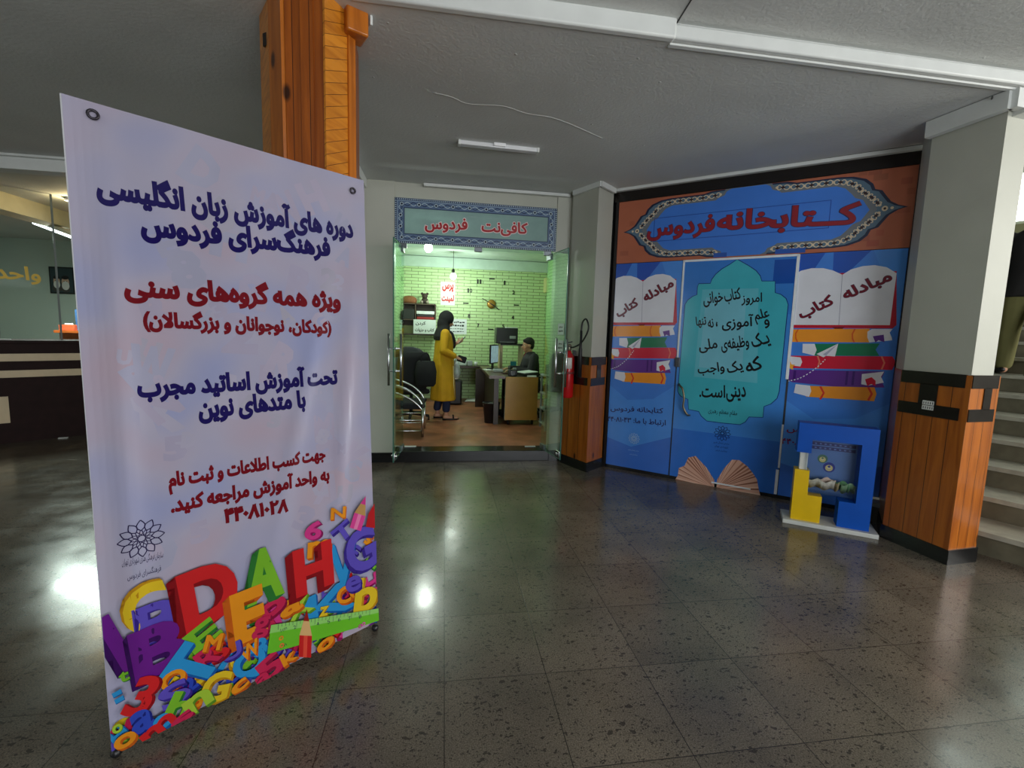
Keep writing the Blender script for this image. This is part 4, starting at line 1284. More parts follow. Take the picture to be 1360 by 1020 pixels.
    tl('کتابخانه فردوس', (90, 355), (292, 366), 0.075, ncol); tl('ارتباط با ما: ' + phone, (78, 396), (302, 412), 0.075, ncol)
    u, v = Z(180, 470); a.rosette(u, v, 0.062, ink((150, 190, 235), 0.2), wr=0.09)
    for k in range(2):
        u, v = Z(178, 515 + 16 * k); a.text('سازمان فرهنگی هنری' if k == 0 else 'فرهنگسرای فردوس', (u, v), 0.12 - 0.03 * k, ink((150, 190, 235), 0.2), h=0.02, res=1)
    a.build('panel_print', LB.F, o, clip=[((u0 + 0.001, 0), (-1, 0)), ((u1 - 0.001, 0), (1, 0))])
    return o


side_panel('printed_panel', 'blue printed panel left of the library door with open book and book pile', 0.034, 0.738, '۴۴۰۸۱۰۴۳', ink((36, 36, 92), 0.2))
side_panel('printed_panel', 'blue printed panel right of the library door, behind the charity box', 1.757, 2.512, '۴۴۰۸۱۰۴۳', ink((120, 24, 60), 0.2))

# library door
D0, D1 = 0.748, 1.747
ldr = thing('door_3', 'blue library door with a turquoise calligraphy poster', None, tuple(LB.F((D0 + D1) / 2, 0.035, 0)), LA, kind='structure')
lbox(D0, D1, 0.035, 2.285, -0.04, 0.004).build('door_leaf', ink((60, 128, 214), 0.15), ldr)
a = Art(LB.P)
def A7(x, y): return LB.P(900 + x / 7.2875, 340 + y / 7.2875)
def A6(x, y): return LB.P(880 + x / 5.1, 480 + y / 5.1)
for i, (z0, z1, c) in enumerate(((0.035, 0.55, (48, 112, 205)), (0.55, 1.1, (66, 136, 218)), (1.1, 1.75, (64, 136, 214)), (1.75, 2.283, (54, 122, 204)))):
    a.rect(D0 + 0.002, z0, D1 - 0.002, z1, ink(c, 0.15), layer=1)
u, v = A7(920, 270); a.rect(u, v, D1 - 0.02, 2.25, ink((22, 78, 168), 0.15), layer=2)
arch = [A7(*p) for p in ((578, 32), (500, 85), (430, 125), (370, 175), (332, 225), (318, 265), (205, 268), (192, 300), (188, 375), (145, 392), (100, 425), (72, 470))]
arch += [A6(*p) for p in ((103, 200), (112, 222), (128, 238), (172, 256), (176, 325), (245, 338), (262, 370), (300, 403), (400, 416), (525, 428), (560, 410), (585, 376), (680, 379), (687, 305), (735, 287), (775, 250), (790, 205))]
arch += [A7(*p) for p in ((1070, 470), (1050, 412), (1000, 372), (945, 356), (945, 243), (815, 243), (800, 192), (760, 142), (690, 95))]
a.poly(arch, ink((66, 176, 192), 0.15), 3)
# the printed glow in the middle of the poster: nested lighter fields
c_ = sum((Vector(p) for p in arch), Vector((0, 0))) / len(arch)
a.poly([(c_.x - 0.30, c_.y - 0.38), (c_.x + 0.28, c_.y - 0.40), (c_.x + 0.22, c_.y + 0.5), (c_.x - 0.28, c_.y + 0.5)], ink((96, 184, 200), 0.15), 4)
a.poly([(c_.x - 0.26, c_.y - 0.28), (c_.x + 0.14, c_.y - 0.30), (c_.x + 0.12, c_.y + 0.42), (c_.x - 0.24, c_.y + 0.42)], ink((118, 188, 206), 0.15), 5)
a.ribbon(arch, 0.007, ink((24, 50, 120), 0.15), 6, closed=True)
BLK_INK = ink((18, 22, 26), 0.2)
def dn(k): return lambda t_: -k * t_
a.layer = 7
def word(s, l, r, conv, h, bold=0.024, shear=0.0, warp=None):
    p = Vector(conv(*l)); q_ = Vector(conv(*r)); d = q_ - p
    a.text(s, (p + q_) / 2, d.length, BLK_INK, h=h, rot=math.atan2(d.y, d.x), bold=bold, shear=shear, layer=8, warp=warp)
# hanging-script lines: words step down to the left
word('امروز', (618, 425), (818, 412), A7, 0.115); word('کتاب', (452, 405), (612, 370), A7, 0.145); word('خوانی', (248, 430), (440, 400), A7, 0.15)
word('و', (838, 662), (892, 650), A7, 0.085); word('علم', (745, 600), (888, 565), A7, 0.14); word('آموزی', (428, 655), (735, 635), A7, 0.15); word('،', (370, 660), (388, 658), A7, 0.05); word('نه', (292, 655), (348, 648), A7, 0.09); word('تنها', (178, 645), (278, 632), A7, 0.12)
word('یـک', (715, 845), (882, 790), A7, 0.16); word('وظیفه‌ی', (420, 870), (690, 835), A7, 0.15); word('ملی', (205, 880), (385, 855), A7, 0.14)
def A5(x, y): return LB.P(890 + x / 5.368, 330 + y / 5.368)
word('که', (535, 850), (650, 805), A5, 0.13); word('یک', (405, 865), (515, 835), A5, 0.13); word('واجب', (197, 870), (388, 850), A5, 0.125)
word('دینی', (430, 225), (565, 220), A6, 0.15); word('است.', (250, 200), (425, 205), A6, 0.13)
word('مقام معظم رهبری', (310, 338), (505, 358), A6, 0.07, bold=0.006)
u, v = A6(405, 487); a.rosette(u, v, 0.077, ink((20, 36, 84), 0.15), wr=0.06)
for k, s in enumerate(('سازمان فرهنگی هنری', 'شهرداری تهران', 'فرهنگسرای فردوس')):
    p = A6(398, 552 + 26 * k); a.text(s, p, 0.145 - 0.02 * k, ink((20, 36, 84), 0.15), h=0.026, res=1, layer=8)
# printed open book with fanned pages at the foot
PGS = [ink(c, 0.2) for c in ((214, 168, 146), (168, 116, 96), (228, 190, 168), (140, 92, 74))]
sp0 = Vector(A6(350, 858))
def fan(tips, base, lay0):
    for i, (t0, t1) in enumerate(zip(tips, tips[1:])):
        p0, p1 = Vector(A6(*t0)), Vector(A6(*t1))
        for j in range(5):
            qa = p0.lerp(p1, j / 5); qb = p0.lerp(p1, (j + 1) / 5)
            a.poly([base, qa, qb], PGS[(i * 5 + j) % 4 if (i + j) % 3 else 0], lay0)
fan([(80, 808), (105, 770), (110, 722), (150, 705), (175, 650), (225, 640), (262, 680), (300, 720), (330, 770), (350, 800)], sp0, 9)
fan([(370, 800), (420, 720), (470, 665), (520, 668), (575, 710), (615, 760), (640, 800), (650, 860), (665, 918), (600, 912), (500, 885)], Vector(A6(365, 858)), 9)
a.build('door_print', lambda u, v, h: LB.F(u, v, h + 0.004), ldr)
# worn white edging of the leaf
WE = mat('worn_white_edge', (226, 232, 236), rough=0.4, var=0.08)
e = lbox(D0 - 0.006, D0 + 0.012, 1.25, 2.29, 0.0, 0.010); lbox(D0, D1, 2.272, 2.292, 0.0, 0.010, e); lbox(D1 - 0.014, D1 + 0.010, 1.15, 2.29, 0.0, 0.010, e)
lbox(D1 - 0.008, D1 + 0.008, 0.30, 0.72, 0.0, 0.009, e); lbox(D1 - 0.02, D1 + 0.004, 0.04, 0.28, 0.0, 0.009, e); lbox(D0 + 0.42, D1 - 0.22, 0.036, 0.05, 0.0, 0.009, e)
e.build('white_edging', WE, ldr)
e = lbox(D1 - 0.004, D1 + 0.012, 0.72, 1.15, 0.0, 0.008); lbox(D0 - 0.008, D0 + 0.002, 0.035, 1.25, 0.0, 0.006, e)
e.build('door_gap_seal', mat('dark_seal', (40, 44, 52), rough=0.4), ldr)
hp_ = [LB.P(902, 510), LB.P(908, 516), LB.P(910, 528), LB.P(909, 540), LB.P(914, 550)]
hs_ = smooth_path([LB.F(hp_[0][0], hp_[0][1], 0.006), LB.F(hp_[0][0] + .02, hp_[0][1] - .015, 0.045), LB.F(hp_[1][0], hp_[1][1], 0.055), LB.F(hp_[2][0], hp_[2][1], 0.06), LB.F(hp_[3][0], hp_[3][1], 0.055), LB.F(hp_[4][0], hp_[4][1], 0.04), LB.F(hp_[4][0] + .015, hp_[4][1] - .01, 0.006)], 8)
MB().tube(hs_, 0.010, 12).build('pull_handle', mat('bronze_handle', (120, 112, 92), rough=0.35, metal=0.9), ldr)
lk = LB.P(900, 481); p = LB.F(lk[0], lk[1], 0.0)
k = MB().box(tuple(LB.F(lk[0], lk[1], 0.012)), (0.05, 0.022, 0.10), rz=LA, bev=0.006); k.tube([LB.F(lk[0], lk[1], 0.02), LB.F(lk[0], lk[1], 0.034)], 0.014)
k.build('lock', mat('lock_grey', (90, 94, 100), rough=0.4, metal=0.6), ldr)

# ------------------------------------------------------------------ the big banner on its stand
BA = Vector((-1.114, 1.61, 0.03)); BDIR = Vector((0.793, 0.609, 0)).normalized(); BNH = Vector((BDIR.y, -BDIR.x, 0))   # BNH faces the viewer
BV = (Vector((0, 0, 1)) - BNH * 0.046).normalized(); BN = BDIR.cross(BV).normalized()
if BN.dot(BNH) < 0:
    BN = -BN
BP = Plane(BA, BDIR, BV, BN)
BW, BH = 1.005, 2.165
def wv(u, v):
    """how the sheet swells and ripples"""
    x, y = u / BW, v / BH
    w = -0.010 * math.sin(PI * x) * math.sin(PI * y)
    w += 0.0085 * math.exp(-((x - 0.085 - 0.01 * y) / 0.036) ** 2) * math.exp(-((y - 0.45) / 0.35) ** 2)
    w += 0.0085 * math.exp(-((x - 0.66 - 0.50 * (y - 0.48)) / 0.040) ** 2) * math.exp(-((y - 0.50) / 0.24) ** 2)
    w += 0.0075 * math.exp(-((x - 0.87 - 0.22 * (y - 0.50)) / 0.034) ** 2) * math.exp(-((y - 0.48) / 0.22) ** 2)
    w += 0.0030 * math.exp(-((y - 0.965 + 0.0 * x) / 0.015) ** 2) * x
    w += 0.0016 * math.sin(9 * x + 5 * y) + 0.0009 * math.sin(23 * x - 11 * y)
    return w
def BF(u, v, h): return BP.F(u, v, h + wv(u, v))
def BNORM(u, v):
    e = 0.004
    du = (wv(u + e, v) - wv(u - e, v)) / (2 * e); dv = (wv(u, v + e) - wv(u, v - e)) / (2 * e)
    return BN - BDIR * du - BV * dv
bn = thing('standing_banner', 'tall white and lavender banner on a stand, advertising English classes with colourful letters', 'banner', tuple(BA + BDIR * 0.5 - Vector((0, 0, 0.03))), math.atan2(BDIR.y, BDIR.x))
a = Art(BP.P, eps=0.00010)
G = 0.22
VIN = ink((186, 178, 202), G, 'banner_vinyl')
bm0 = mat('banner_pattern', (186, 178, 202), rough=G, var=0, coat=0.8)
N, L, b = nodes_of(bm0)
tc = N.new('ShaderNodeTexCoord'); n1 = N.new('ShaderNodeTexNoise'); n1.inputs['Scale'].default_value = 3.2; n1.inputs['Detail'].default_value = 1.5
L.new(tc.outputs['Object'], n1.inputs['Vector'])
r_ = N.new('ShaderNodeValToRGB'); el = r_.color_ramp.elements
el[0].position = 0.30; el[0].color = lin((164, 168, 206)) + (1,); el[1].position = 0.70; el[1].color = lin((192, 172, 188)) + (1,)
e2 = el.new(0.5); e2.color = lin((184, 178, 200)) + (1,)
L.new(n1.outputs['Fac'], r_.inputs['Fac']); L.new(r_.outputs[0], b.inputs['Base Color'])
# sheet outline tapers a little towards the top
a.poly([(0.0, 0.0), (BW, 0.015), (BW - 0.004, BH - 0.01), (-0.004, BH)], bm0, 1)
rng = random.Random(11)
tints = [ink(c, G) for c in ((180, 172, 196), (184, 174, 197), (186, 180, 201), (178, 176, 201), (182, 176, 194), (188, 178, 200), (178, 176, 200))]
ghost = 'ABCDEGHKMNRSUW2358'
for i in range(60):   # pale ghost letters printed over the whole field
    x = rng.uniform(0.08, BW - 0.08); y = rng.uniform(0.62, BH - 0.08); s = rng.uniform(0.05, 0.17)
    a.text(rng.choice(ghost), (x, y), s * 0.8, tints[i % 7], h=s, rot=rng.uniform(-0.7, 0.7), bold=0.06, fa=False, res=2, layer=2 + i % 5)
a.layer = 8
NV, MR = ink((26, 14, 92), G), ink((122, 12, 28), G)
for s, l, r, m, h in (('دوره های آموزش زبان انگلیسی', (127, 246), (469, 306), NV, 0.128), ('فرهنگ‌سرای فردوس', (186, 298), (439, 330), NV, 0.128),
                      ('ویژه همه گروه‌های سنی', (164, 380), (453, 400), MR, 0.12), ('(کودکان، نوجوانان و بزرگسالان)', (190, 425), (441, 436), MR, 0.088),
                      ('تحت آموزش اساتید مجرب', (182, 516), (449, 501), NV, 0.115), ('با متدهای نوین', (264, 547), (406, 533), NV, 0.105),
                      ('جهت کسب اطلاعات و ثبت نام', (224, 643), (433, 606), MR, 0.090), ('به واحد آموزش مراجعه کنید.', (227, 673), (438, 631), MR, 0.090), ('۴۴۰۸۱۰۲۸', (298, 687), (384, 671), MR, 0.065)):
    a.text_px(s, l, r, m, h=h * 0.96, bold=0.058, layer=9)
DK = ink((46, 38, 78), G)
u, v = a.P(188, 715); a.rosette(u, v, 0.066, DK, wr=0.05)
for s, l, r, h in (('سازمان فرهنگی هنری شهرداری تهران', (162, 747), (217, 737), 0.032), ('فرهنگسرای فردوس', (169, 766), (214, 755), 0.030)):
    a.text_px(s, l, r, DK, h=h, bold=0.0, res=2)
# ---- printed heap of block letters (colours are inks on the sheet)
def B3(x, y): return a.P(110 + x / 2.915, 660 + y / 2.915)
def hgt(x, y, pxh):  # measured height in zoomed pixels -> metres at that place
    p, q_ = Vector(B3(x, y - pxh / 2)), Vector(B3(x, y + pxh / 2)); return (p - q_).length
def wid(x, y, pxw):
    p, q_ = Vector(B3(x - pxw / 2, y)), Vector(B3(x + pxw / 2, y)); return abs(p.x - q_.x)
cl = dict(red=((214, 36, 40), (140, 16, 26)), green=((126, 190, 46), (44, 120, 50)), orange=((240, 150, 30), (206, 96, 24)), purple=((110, 30, 140), (60, 14, 92)),
          yellow=((232, 196, 40), (196, 140, 24)), blue=((44, 150, 214), (22, 92, 168)), pink=((220, 60, 140), (150, 24, 96)), violet=((96, 80, 190), (58, 40, 140)), crimson=((206, 40, 84), (140, 20, 60)), navy=((50, 76, 190), (28, 40, 130)), lime=((170, 206, 60), (96, 150, 40)))
def lt(s, x, y, pw, ph, c, rot=0.0, ex=(6, 10), bold=0.03):
    f, sd = cl[c]
    k = hgt(x, y, 100) / 100
    a.letter(s, B3(x, y), hgt(x, y, ph), ink(f, G), ink(sd, G), rot=rot, ext=(ex[0] * k, -ex[1] * k), w=wid(x, y, pw), bold=bold)
# the crowded ground of small letters, back row first
rng = random.Random(21)
keys = list(cl)
for i in range(85):
    u = rng.uniform(0.0, BW); top = 0.20 + 0.34 * (u / BW) * 0.55
    v = rng.uniform(0.0, top) if u < 0.8 else rng.uniform(0.0, top + 0.08)
    if u < 0.16 and v > 0.10:
        continue
    f, sd = cl[keys[i % len(keys)]]
    hh0 = rng.uniform(0.05, 0.085)
    a.letter(rng.choice('abceghkmnrsuxz23568EFHKLNRSXZ'), (u, v), hh0, ink(f, G), ink(sd, G), rot=rng.uniform(-0.8, 0.8), ext=(rng.uniform(-0.012, 0.012), -0.012), bold=0.04)
a.layer += 1
lt('C', 250, 430, 190, 200, 'yellow', 0.25, (-8, -10)); lt('B', 290, 470, 190, 150, 'violet', 0.05, (8, 6))
lt('K', 960, 400, 210, 120, 'blue', 0.1); lt('V', 1000, 260, 110, 180, 'blue', 0.0); lt('m', 910, 195, 90, 60, 'orange', -0.1)
lt('X', 830, 430, 110, 70, 'lime', 0.3); lt('a', 800, 420, 90, 60, 'orange', 0.2); lt('P', 740, 440, 110, 100, 'crimson', 0.4)
lt('D', 490, 370, 225, 230, 'red', 0.10, (-28, 16), 0.045); lt('A', 700, 295, 150, 205, 'green', 0.02, (-26, 14), 0.045); lt('H', 890, 270, 150, 180, 'red', 0.04, (-26, 16), 0.045)
lt('E', 460, 530, 130, 90, 'green', 0.45, (4, 12)); lt('E', 640, 450, 130, 200, 'orange', 0.06, (-22, 16), 0.045)
lt('I', 128, 560, 60, 250, 'purple', 0.30, (-20, 10), 0.045); lt('B', 295, 575, 220, 200, 'purple', 0.08, (-12, 18), 0.045)
lt('G', 1075, 200, 120, 170, 'violet', 0.2, (-10, 10), 0.035); lt('T', 1000, 130, 76, 66, 'violet', 0.5); lt('6', 888, 125, 66, 72, 'pink', -0.25, (8, 6), 0.035)
lt('N', 982, 58, 58, 44, 'orange', -0.1, (3, 6)); lt('C', 1005, 372, 60, 66, 'orange', -0.2); lt('b', 1090, 370, 90, 130, 'yellow', -0.15, (8, 6)); lt('e', 1040, 330, 60, 60, 'violet', 0.0)
lt('g', 685, 500, 66, 80, 'crimson', -0.2); lt('8', 680, 575, 60, 70, 'blue', 0.1); lt('Q', 640, 640, 130, 120, 'blue', 0.0, (8, 12), 0.035); lt('W', 640, 585, 80, 60, 'orange', 0.2); lt('U', 570, 590, 80, 60, 'violet', 0.1)
lt('S', 520, 590, 80, 70, 'red', 0.3); lt('R', 480, 610, 90, 80, 'crimson', 0.4); lt('M', 500, 555, 70, 60, 'orange', -0.3); lt('5', 720, 650, 110, 90, 'crimson', 0.45, (6, 12)); lt('k', 790, 610, 60, 50, 'orange', 0.3); lt('z', 925, 435, 34, 36, 'yellow', -0.2, (2, 3))
lt('T', 415, 650, 190, 170, 'blue', 0.85, (4, 14), 0.04); lt('G', 510, 725, 115, 110, 'yellow', -0.3, (6, 12), 0.035); lt('O', 345, 695, 100, 70, 'orange', 0.1); lt('3', 225, 755, 110, 140, 'red', -0.5, (10, 6), 0.035); lt('a', 225, 850, 90, 90, 'navy', 0.1, (8, 8), 0.035)
lt('S', 350, 750, 120, 90, 'violet', 0.2); lt('h', 370, 800, 110, 110, 'green', -0.5, (6, 10), 0.035); lt('e', 300, 855, 70, 60, 'blue', 0.0); lt('R', 405, 805, 36, 40, 'blue', -0.3, (2, 3)); lt('n', 440, 780, 110, 70, 'lime', 0.3)
lt('o', 160, 925, 90, 55, 'orange', 0.25); lt('m', 290, 880, 140, 60, 'red', 0.45); lt('s', 380, 845, 90, 40, 'crimson', 0.45); lt('c', 600, 720, 70, 40, 'orange', 0.4); lt('o', 930, 560, 70, 40, 'orange', 0.35)
lt('t', 155, 680, 40, 40, 'green', 0.1, (2, 4)); lt('=', 133, 757, 36, 46, 'blue', 0.2, (2, 3)); lt('o', 130, 880, 40, 34, 'lime', 0.1, (2, 3)); lt('a', 690, 690, 60, 40, 'crimson', 0.3)
# ruler with its ticks
RUL, RUL2 = ink((110, 196, 44), G), ink((150, 214, 110), G)
a.poly([B3(*p) for p in ((706, 600), (722, 490), (1134, 425), (1136, 470), (940, 530))], RUL)
a.poly([B3(*p) for p in ((720, 500), (722, 488), (1134, 423), (1134, 440), (716, 520))], RUL2)
for i in range(26):
    x = 750 + i * 14; y = 484 - (x - 722) * 0.158
    a.ribbon([B3(x, y + 4), B3(x - 1, y + (16 if i % 5 else 26))], 0.0016, DK, a.layer + 1 if i == 0 else a.layer + 1)
a.layer += 2
for k, (s, x, y) in enumerate((('1cm', 770, 503), ('2', 812, 495), ('3', 858, 488), ('4', 900, 482), ('5', 942, 474), ('6', 982, 466), ('7', 1022, 460), ('8', 1062, 454), ('1in', 768, 565))):
    a.text(s, B3(x, y), wid(x, y, 10 + 7 * (len(s) - 1)), DK, h=hgt(x, y, 14), rot=0.15, fa=False, res=2, layer=a.layer)
def pencil(pts, body, side, woodc, tip):
    (x0, y0), (x1, y1), w = pts   # base centre, tip, half width in zoomed pixels
    p0, p1 = Vector((x0, y0)), Vector((x1, y1)); d = p1 - p0; n = Vector((-d.y, d.x)).normalized() * w
    m = p0 + d * 0.45; t2 = p0 + d * 0.80
    a.poly([B3(*(p0 - n)), B3(*(p0 + n)), B3(*(m + n)), B3(*(m - n))], ink(body, G)); a.poly([B3(*(p0 - n * .3)), B3(*(p0 + n * .3)), B3(*(m + n * .3)), B3(*(m - n * .3))], ink(side, G))
    a.poly([B3(*(m + n)), B3(*(m - n)), B3(*p1)], ink(woodc, G)); k = p0 + d * 0.75; n2 = n * 0.46
    a.poly([B3(*(k + n2)), B3(*(k - n2)), B3(*p1)], ink(tip, G))
pencil(((850, 610), (858, 425), 24), (206, 36, 36), (236, 80, 60), (226, 180, 120), (150, 30, 24))
pencil(((1045, 120), (1085, -8), 22), (224, 70, 150), (240, 130, 180), (196, 150, 90), (214, 60, 140))
a.poly([B3(*p) for p in ((1085, 110), (1095, 60), (1118, 20), (1120, 115))], ink((190, 30, 36), G))
for x, y, c in ((1062, 490, (200, 60, 150)), (1075, 482, (226, 90, 170)), (760, 537, (236, 140, 40)), (762, 565, (236, 120, 60))):
    u, v = B3(x, y); a.disc(u, v, 0.010, ink(c, G), n=8, r_in=0.45)
sheet = a.build('banner_sheet', BF, bn, clip=[((0.0, 0.0), (-1, 0)), ((BW - 0.0005, 0), (1, 0)), ((0, 0.0), (0.015, -1.0))], cut=((0.02, BW, 0.02), (0.03, BH, 0.03)), normal_fn=BNORM)
# back side of the sheet and the stand behind it
bk = Art(None); bk.poly([(0.0, 0.0), (BW, 0.015), (BW - 0.004, BH - 0.01), (-0.004, BH)], mat('banner_back', (206, 206, 210), rough=0.5), 0)
bk.build('sheet_back', lambda u, v, h: BF(u, v, -0.0012), bn, cut=((0.02, BW, 0.02), (0.03, BH, 0.03)), normal_fn=BNORM)
EY = mat('eyelet_metal', (60, 56, 62), rough=0.35, metal=0.8)
for px_, rr in (((123, 153), 0.013), ((467, 254), 0.011), ((490, 812), 0.011), ((158, 968), 0.011)):
    u, v = BP.P(*px_); c_ = BF(u, v, 0.0085)
    m = MB(); ring = [c_ + (BDIR * math.cos(t_ * PI / 8) + BV * math.sin(t_ * PI / 8)) * rr for t_ in range(16)]
    m.tube(ring, 0.0042, 8, closed=True); m.build('eyelet', EY, sheet)
STAND = mat('stand_black_tube', (24, 24, 26), rough=0.4)
hub = BA + BDIR * 0.5 + BV * 1.0 - BN * 0.12
ends = [BP.F(0.045, 0.03, -0.015), BP.F(BW - 0.03, 0.045, -0.015), BP.F(0.05, BH - 0.09, -0.012), BP.F(BW - 0.05, BH - 0.07, -0.012)]
for e_ in ends:
    MB().tube([hub, hub.lerp(e_, 0.5) - BN * 0.02, e_], [0.010, 0.008, 0.006], 8).build('arm', STAND, bn)
MB().ball(tuple(hub), 0.028).build('hub', STAND, bn)
ft = BA + BDIR * 0.5 - BNH * 0.52; ft.z = 0.012
MB().tube([hub, ft], [0.010, 0.008], 8).build('rear_leg', STAND, bn)
for u in (0.012, BW - 0.006):
    p = BP.F(u, 0.0, 0.0); p.z = 0.016
    MB().ball(tuple(p - BN * 0.004), 0.017, (1, 1, 1.0)).build('foot', STAND, bn)
MB().ball((ft.x, ft.y, 0.014), 0.014).build('foot', STAND, bn)

# ------------------------------------------------------------------ charity box in front of the library
k0 = at_z(1039, 694); k1 = at_z(1167, 717); KXU = (k1 - k0).normalized(); KXN = Vector((KXU.y, -KXU.x, 0))
if KXN.dot(-k0) < 0:
    KXN = -KXN
KXA = math.atan2(KXU.y, KXU.x); KW = (k1 - k0).length
KX = Plane(k0 - KXN * 0.04, KXU, (0, 0, 1), KXN)
def K5(x, y): return KX.P(1000 + x / 5.37, 540 + y / 5.37)
kb = thing('charity_box', 'blue and yellow block-shaped charity box with a clear window on a white base', 'charity box', tuple(k0 + KXU * KW / 2 - KXN * 0.1), KXA)
def kprism(pts, d0, d1, mb=None):
    """outline in the front plane pulled back from depth d0 to d1"""
    M = Matrix((( KXU.x, 0, KXN.x, KX.O.x), (KXU.y, 0, KXN.y, KX.O.y), (0, 1, 0, 0), (0, 0, 0, 1)))
    return (mb or MB()).prism(pts, -d1, -d0, M=M)
def kbx(u0, u1, z0, z1, d0, d1, mb=None, bev=0.0):
    c = KX.F((u0 + u1) / 2, (z0 + z1) / 2, -(d0 + d1) / 2)
    return (mb or MB()).box(tuple(c), (u1 - u0, d1 - d0, z1 - z0), rz=KXA, bev=bev)
BASEW = mat('white_base_board', (206, 208, 202), rough=0.45)
kbx(0, KW, 0.0, 0.035, -0.04, 0.21, bev=0.003).build('base_board', BASEW, kb)
KBL = mat('charity_blue', (4, 78, 176), rough=0.45, spec=0.2); KYE = mat('charity_yellow', (226, 186, 10), rough=0.3)
yl = [K5(*p) for p in ((302, 447), (402, 456), (392, 628), (490, 650), (476, 822), (266, 782))]
def flat(pts): return pts
u = [p[0] for p in yl]; v = [p[1] for p in yl]
uL, uM, uR = (u[0] + u[5]) / 2, (u[1] + u[2]) / 2, (u[3] + u[4]) / 2
vT, vS = (v[0] + v[1]) / 2, (v[2] + v[3]) / 2
kprism([(uL, 0.035), (uR, 0.035), (uR, vS), (uM, vS), (uM, vT), (uL, vT)], 0.0, 0.11).build('yellow_block', KYE, kb)
b0, b1 = K5(330, 112), K5(318, 322); c0, c1 = K5(432, 238), K5(780, 268); e0 = K5(600, 800); e1 = K5(840, 860); vTop = b0[1]
uA = (b0[0] + b1[0]) / 2; uI = c0[0]; uJ = (c1[0] + K5(735, 690)[0]) / 2; uK = (e1[0] + K5(900, 180)[0]) / 2 ; uE = e0[0]; vO = K5(650, 680)[1]
kprism([(uA, b1[1]), (uI - 0.005, b1[1]), (uI - 0.005, c0[1]), (uJ, c0[1]), (uJ, vO), (uE, vO), (uE, 0.035), (uK, 0.035), (uK, vTop), (uA, vTop)], 0.0, 0.13).build('blue_frame', KBL, kb)
kbx(uL + 0.03, uL + 0.085, vT, b1[1] + 0.005, 0.03, 0.08).build('white_post', BASEW, kb)
bx0, bx1, bz0, bz1 = uI - 0.035, uJ - 0.004, vO + 0.03, c0[1] - 0.003
ac = kbx(bx0, bx1, bz0, bz0 + 0.006, 0.012, 0.12); kbx(bx0, bx1, bz0, bz1, 0.010, 0.014, ac); kbx(bx0, bx0 + 0.004, bz0, bz1, 0.012, 0.12, ac)
ac.build('clear_window', glass_mat('acrylic', (250, 252, 254), 0.99), kb)
bbd = kbx(bx0, bx1, bz0, bz1, 0.118, 0.126).build('back_board', mat('pale_blue_print', (84, 116, 170), rough=0.4), kb)
a = Art(None); FW = lambda u, v, h: KX.F(u, v, h - 0.117)
for k in range(2):
    zz = bz1 - 0.055 - 0.035 * k
    a.rect(bx0 + 0.02, zz, bx1 - 0.01, zz + 0.026, ink((30, 32, 92), 0.4), 1)
    for j in range(9):
        x = bx0 + 0.03 + j * (bx1 - bx0 - 0.05) / 9; a.rect(x, zz + 0.007, x + 0.014, zz + 0.018, ink((90, 110, 170), 0.4), 2)
cx_, cz_ = bx0 + (bx1 - bx0) * 0.36, bz0 + (bz1 - bz0) * 0.62
for (x, z, r, c) in ((cx_, cz_, 0.036, (70, 110, 90)), (cx_ + 0.05, cz_ - 0.065, 0.042, (34, 44, 130))):
    a.disc(x, z, r, ink(c, 0.4), 3, n=24); a.disc(x, z - 0.006, r * 0.62, ink((206, 190, 120), 0.4), 4, r_in=0.55); a.disc(x, z - 0.004, r * 0.34, ink((214, 200, 150), 0.4), 5)
    a.poly([(x - r * .3, z + r * .1), (x, z + r * .42), (x + r * .3, z + r * .1), (x, z - r * .1)], ink(c, 0.4), 6)
a.build('board_print', FW, bbd)
rng = random.Random(5)
notes = [((0.06, 0.02, 0.055), 0.5, (206, 200, 180), 'pale banknote lying at the left inside the charity box'), ((0.13, 0.05, 0.075), -0.4, (206, 178, 160), 'pinkish banknote on top of the heap inside the charity box'),
         ((0.21, 0.03, 0.06), 0.7, (92, 140, 92), 'green banknote standing at the right inside the charity box'), ((0.12, 0.015, 0.05), 0.2, (216, 208, 190), 'creased white banknote at the bottom of the charity box'),
         ((0.17, 0.02, 0.06), 1.1, (168, 150, 110), 'brown banknote leaning in the middle of the charity box'), ((0.245, 0.012, 0.05), -0.6, (120, 150, 110), 'small green banknote in the right corner of the charity box')]
for (du, dz, d), an, c, lab in notes:
    o_ = KX.F(bx0 + du * (bx1 - bx0) / 0.28, bz0 + 0.008 + dz * 0.6, -min(d, 0.06))
    m = MB(); ca, sa = math.cos(an), math.sin(an)
    R0 = []
    for t_ in (0.001, -0.001):
        for i in range(7):
            x = (i / 6 - 0.5) * 0.11
            R0.append((i, t_, x))
    g = [[None] * 7 for _ in range(2)]
    rows = []
    for i in range(7):
        x = (i / 6 - 0.5) * 0.13; zz = 0.014 * math.sin(i * 1.3 + an * 5) + 0.016
        p = o_ + KXU * (x * ca) + KXN * (x * sa * 0.4) + Vector((0, 0, zz))
        hgt_ = 0.24
        rows.append([p - KXN * 0.014, p + KXN * 0.014 + Vector((0, 0, hgt_ * 0.3)), p + KXN * 0.013 + Vector((0, 0, hgt_ * 0.3 + 0.002)), p - KXN * 0.015 + Vector((0, 0, 0.002))])
    m.rings(rows)
    solo('banknote', m, mat('note_%02x%02x%02x' % c, c, rough=0.6, var=0.25, scale=40), lab, 'banknote', tuple(o_), 'banknotes in the charity box')

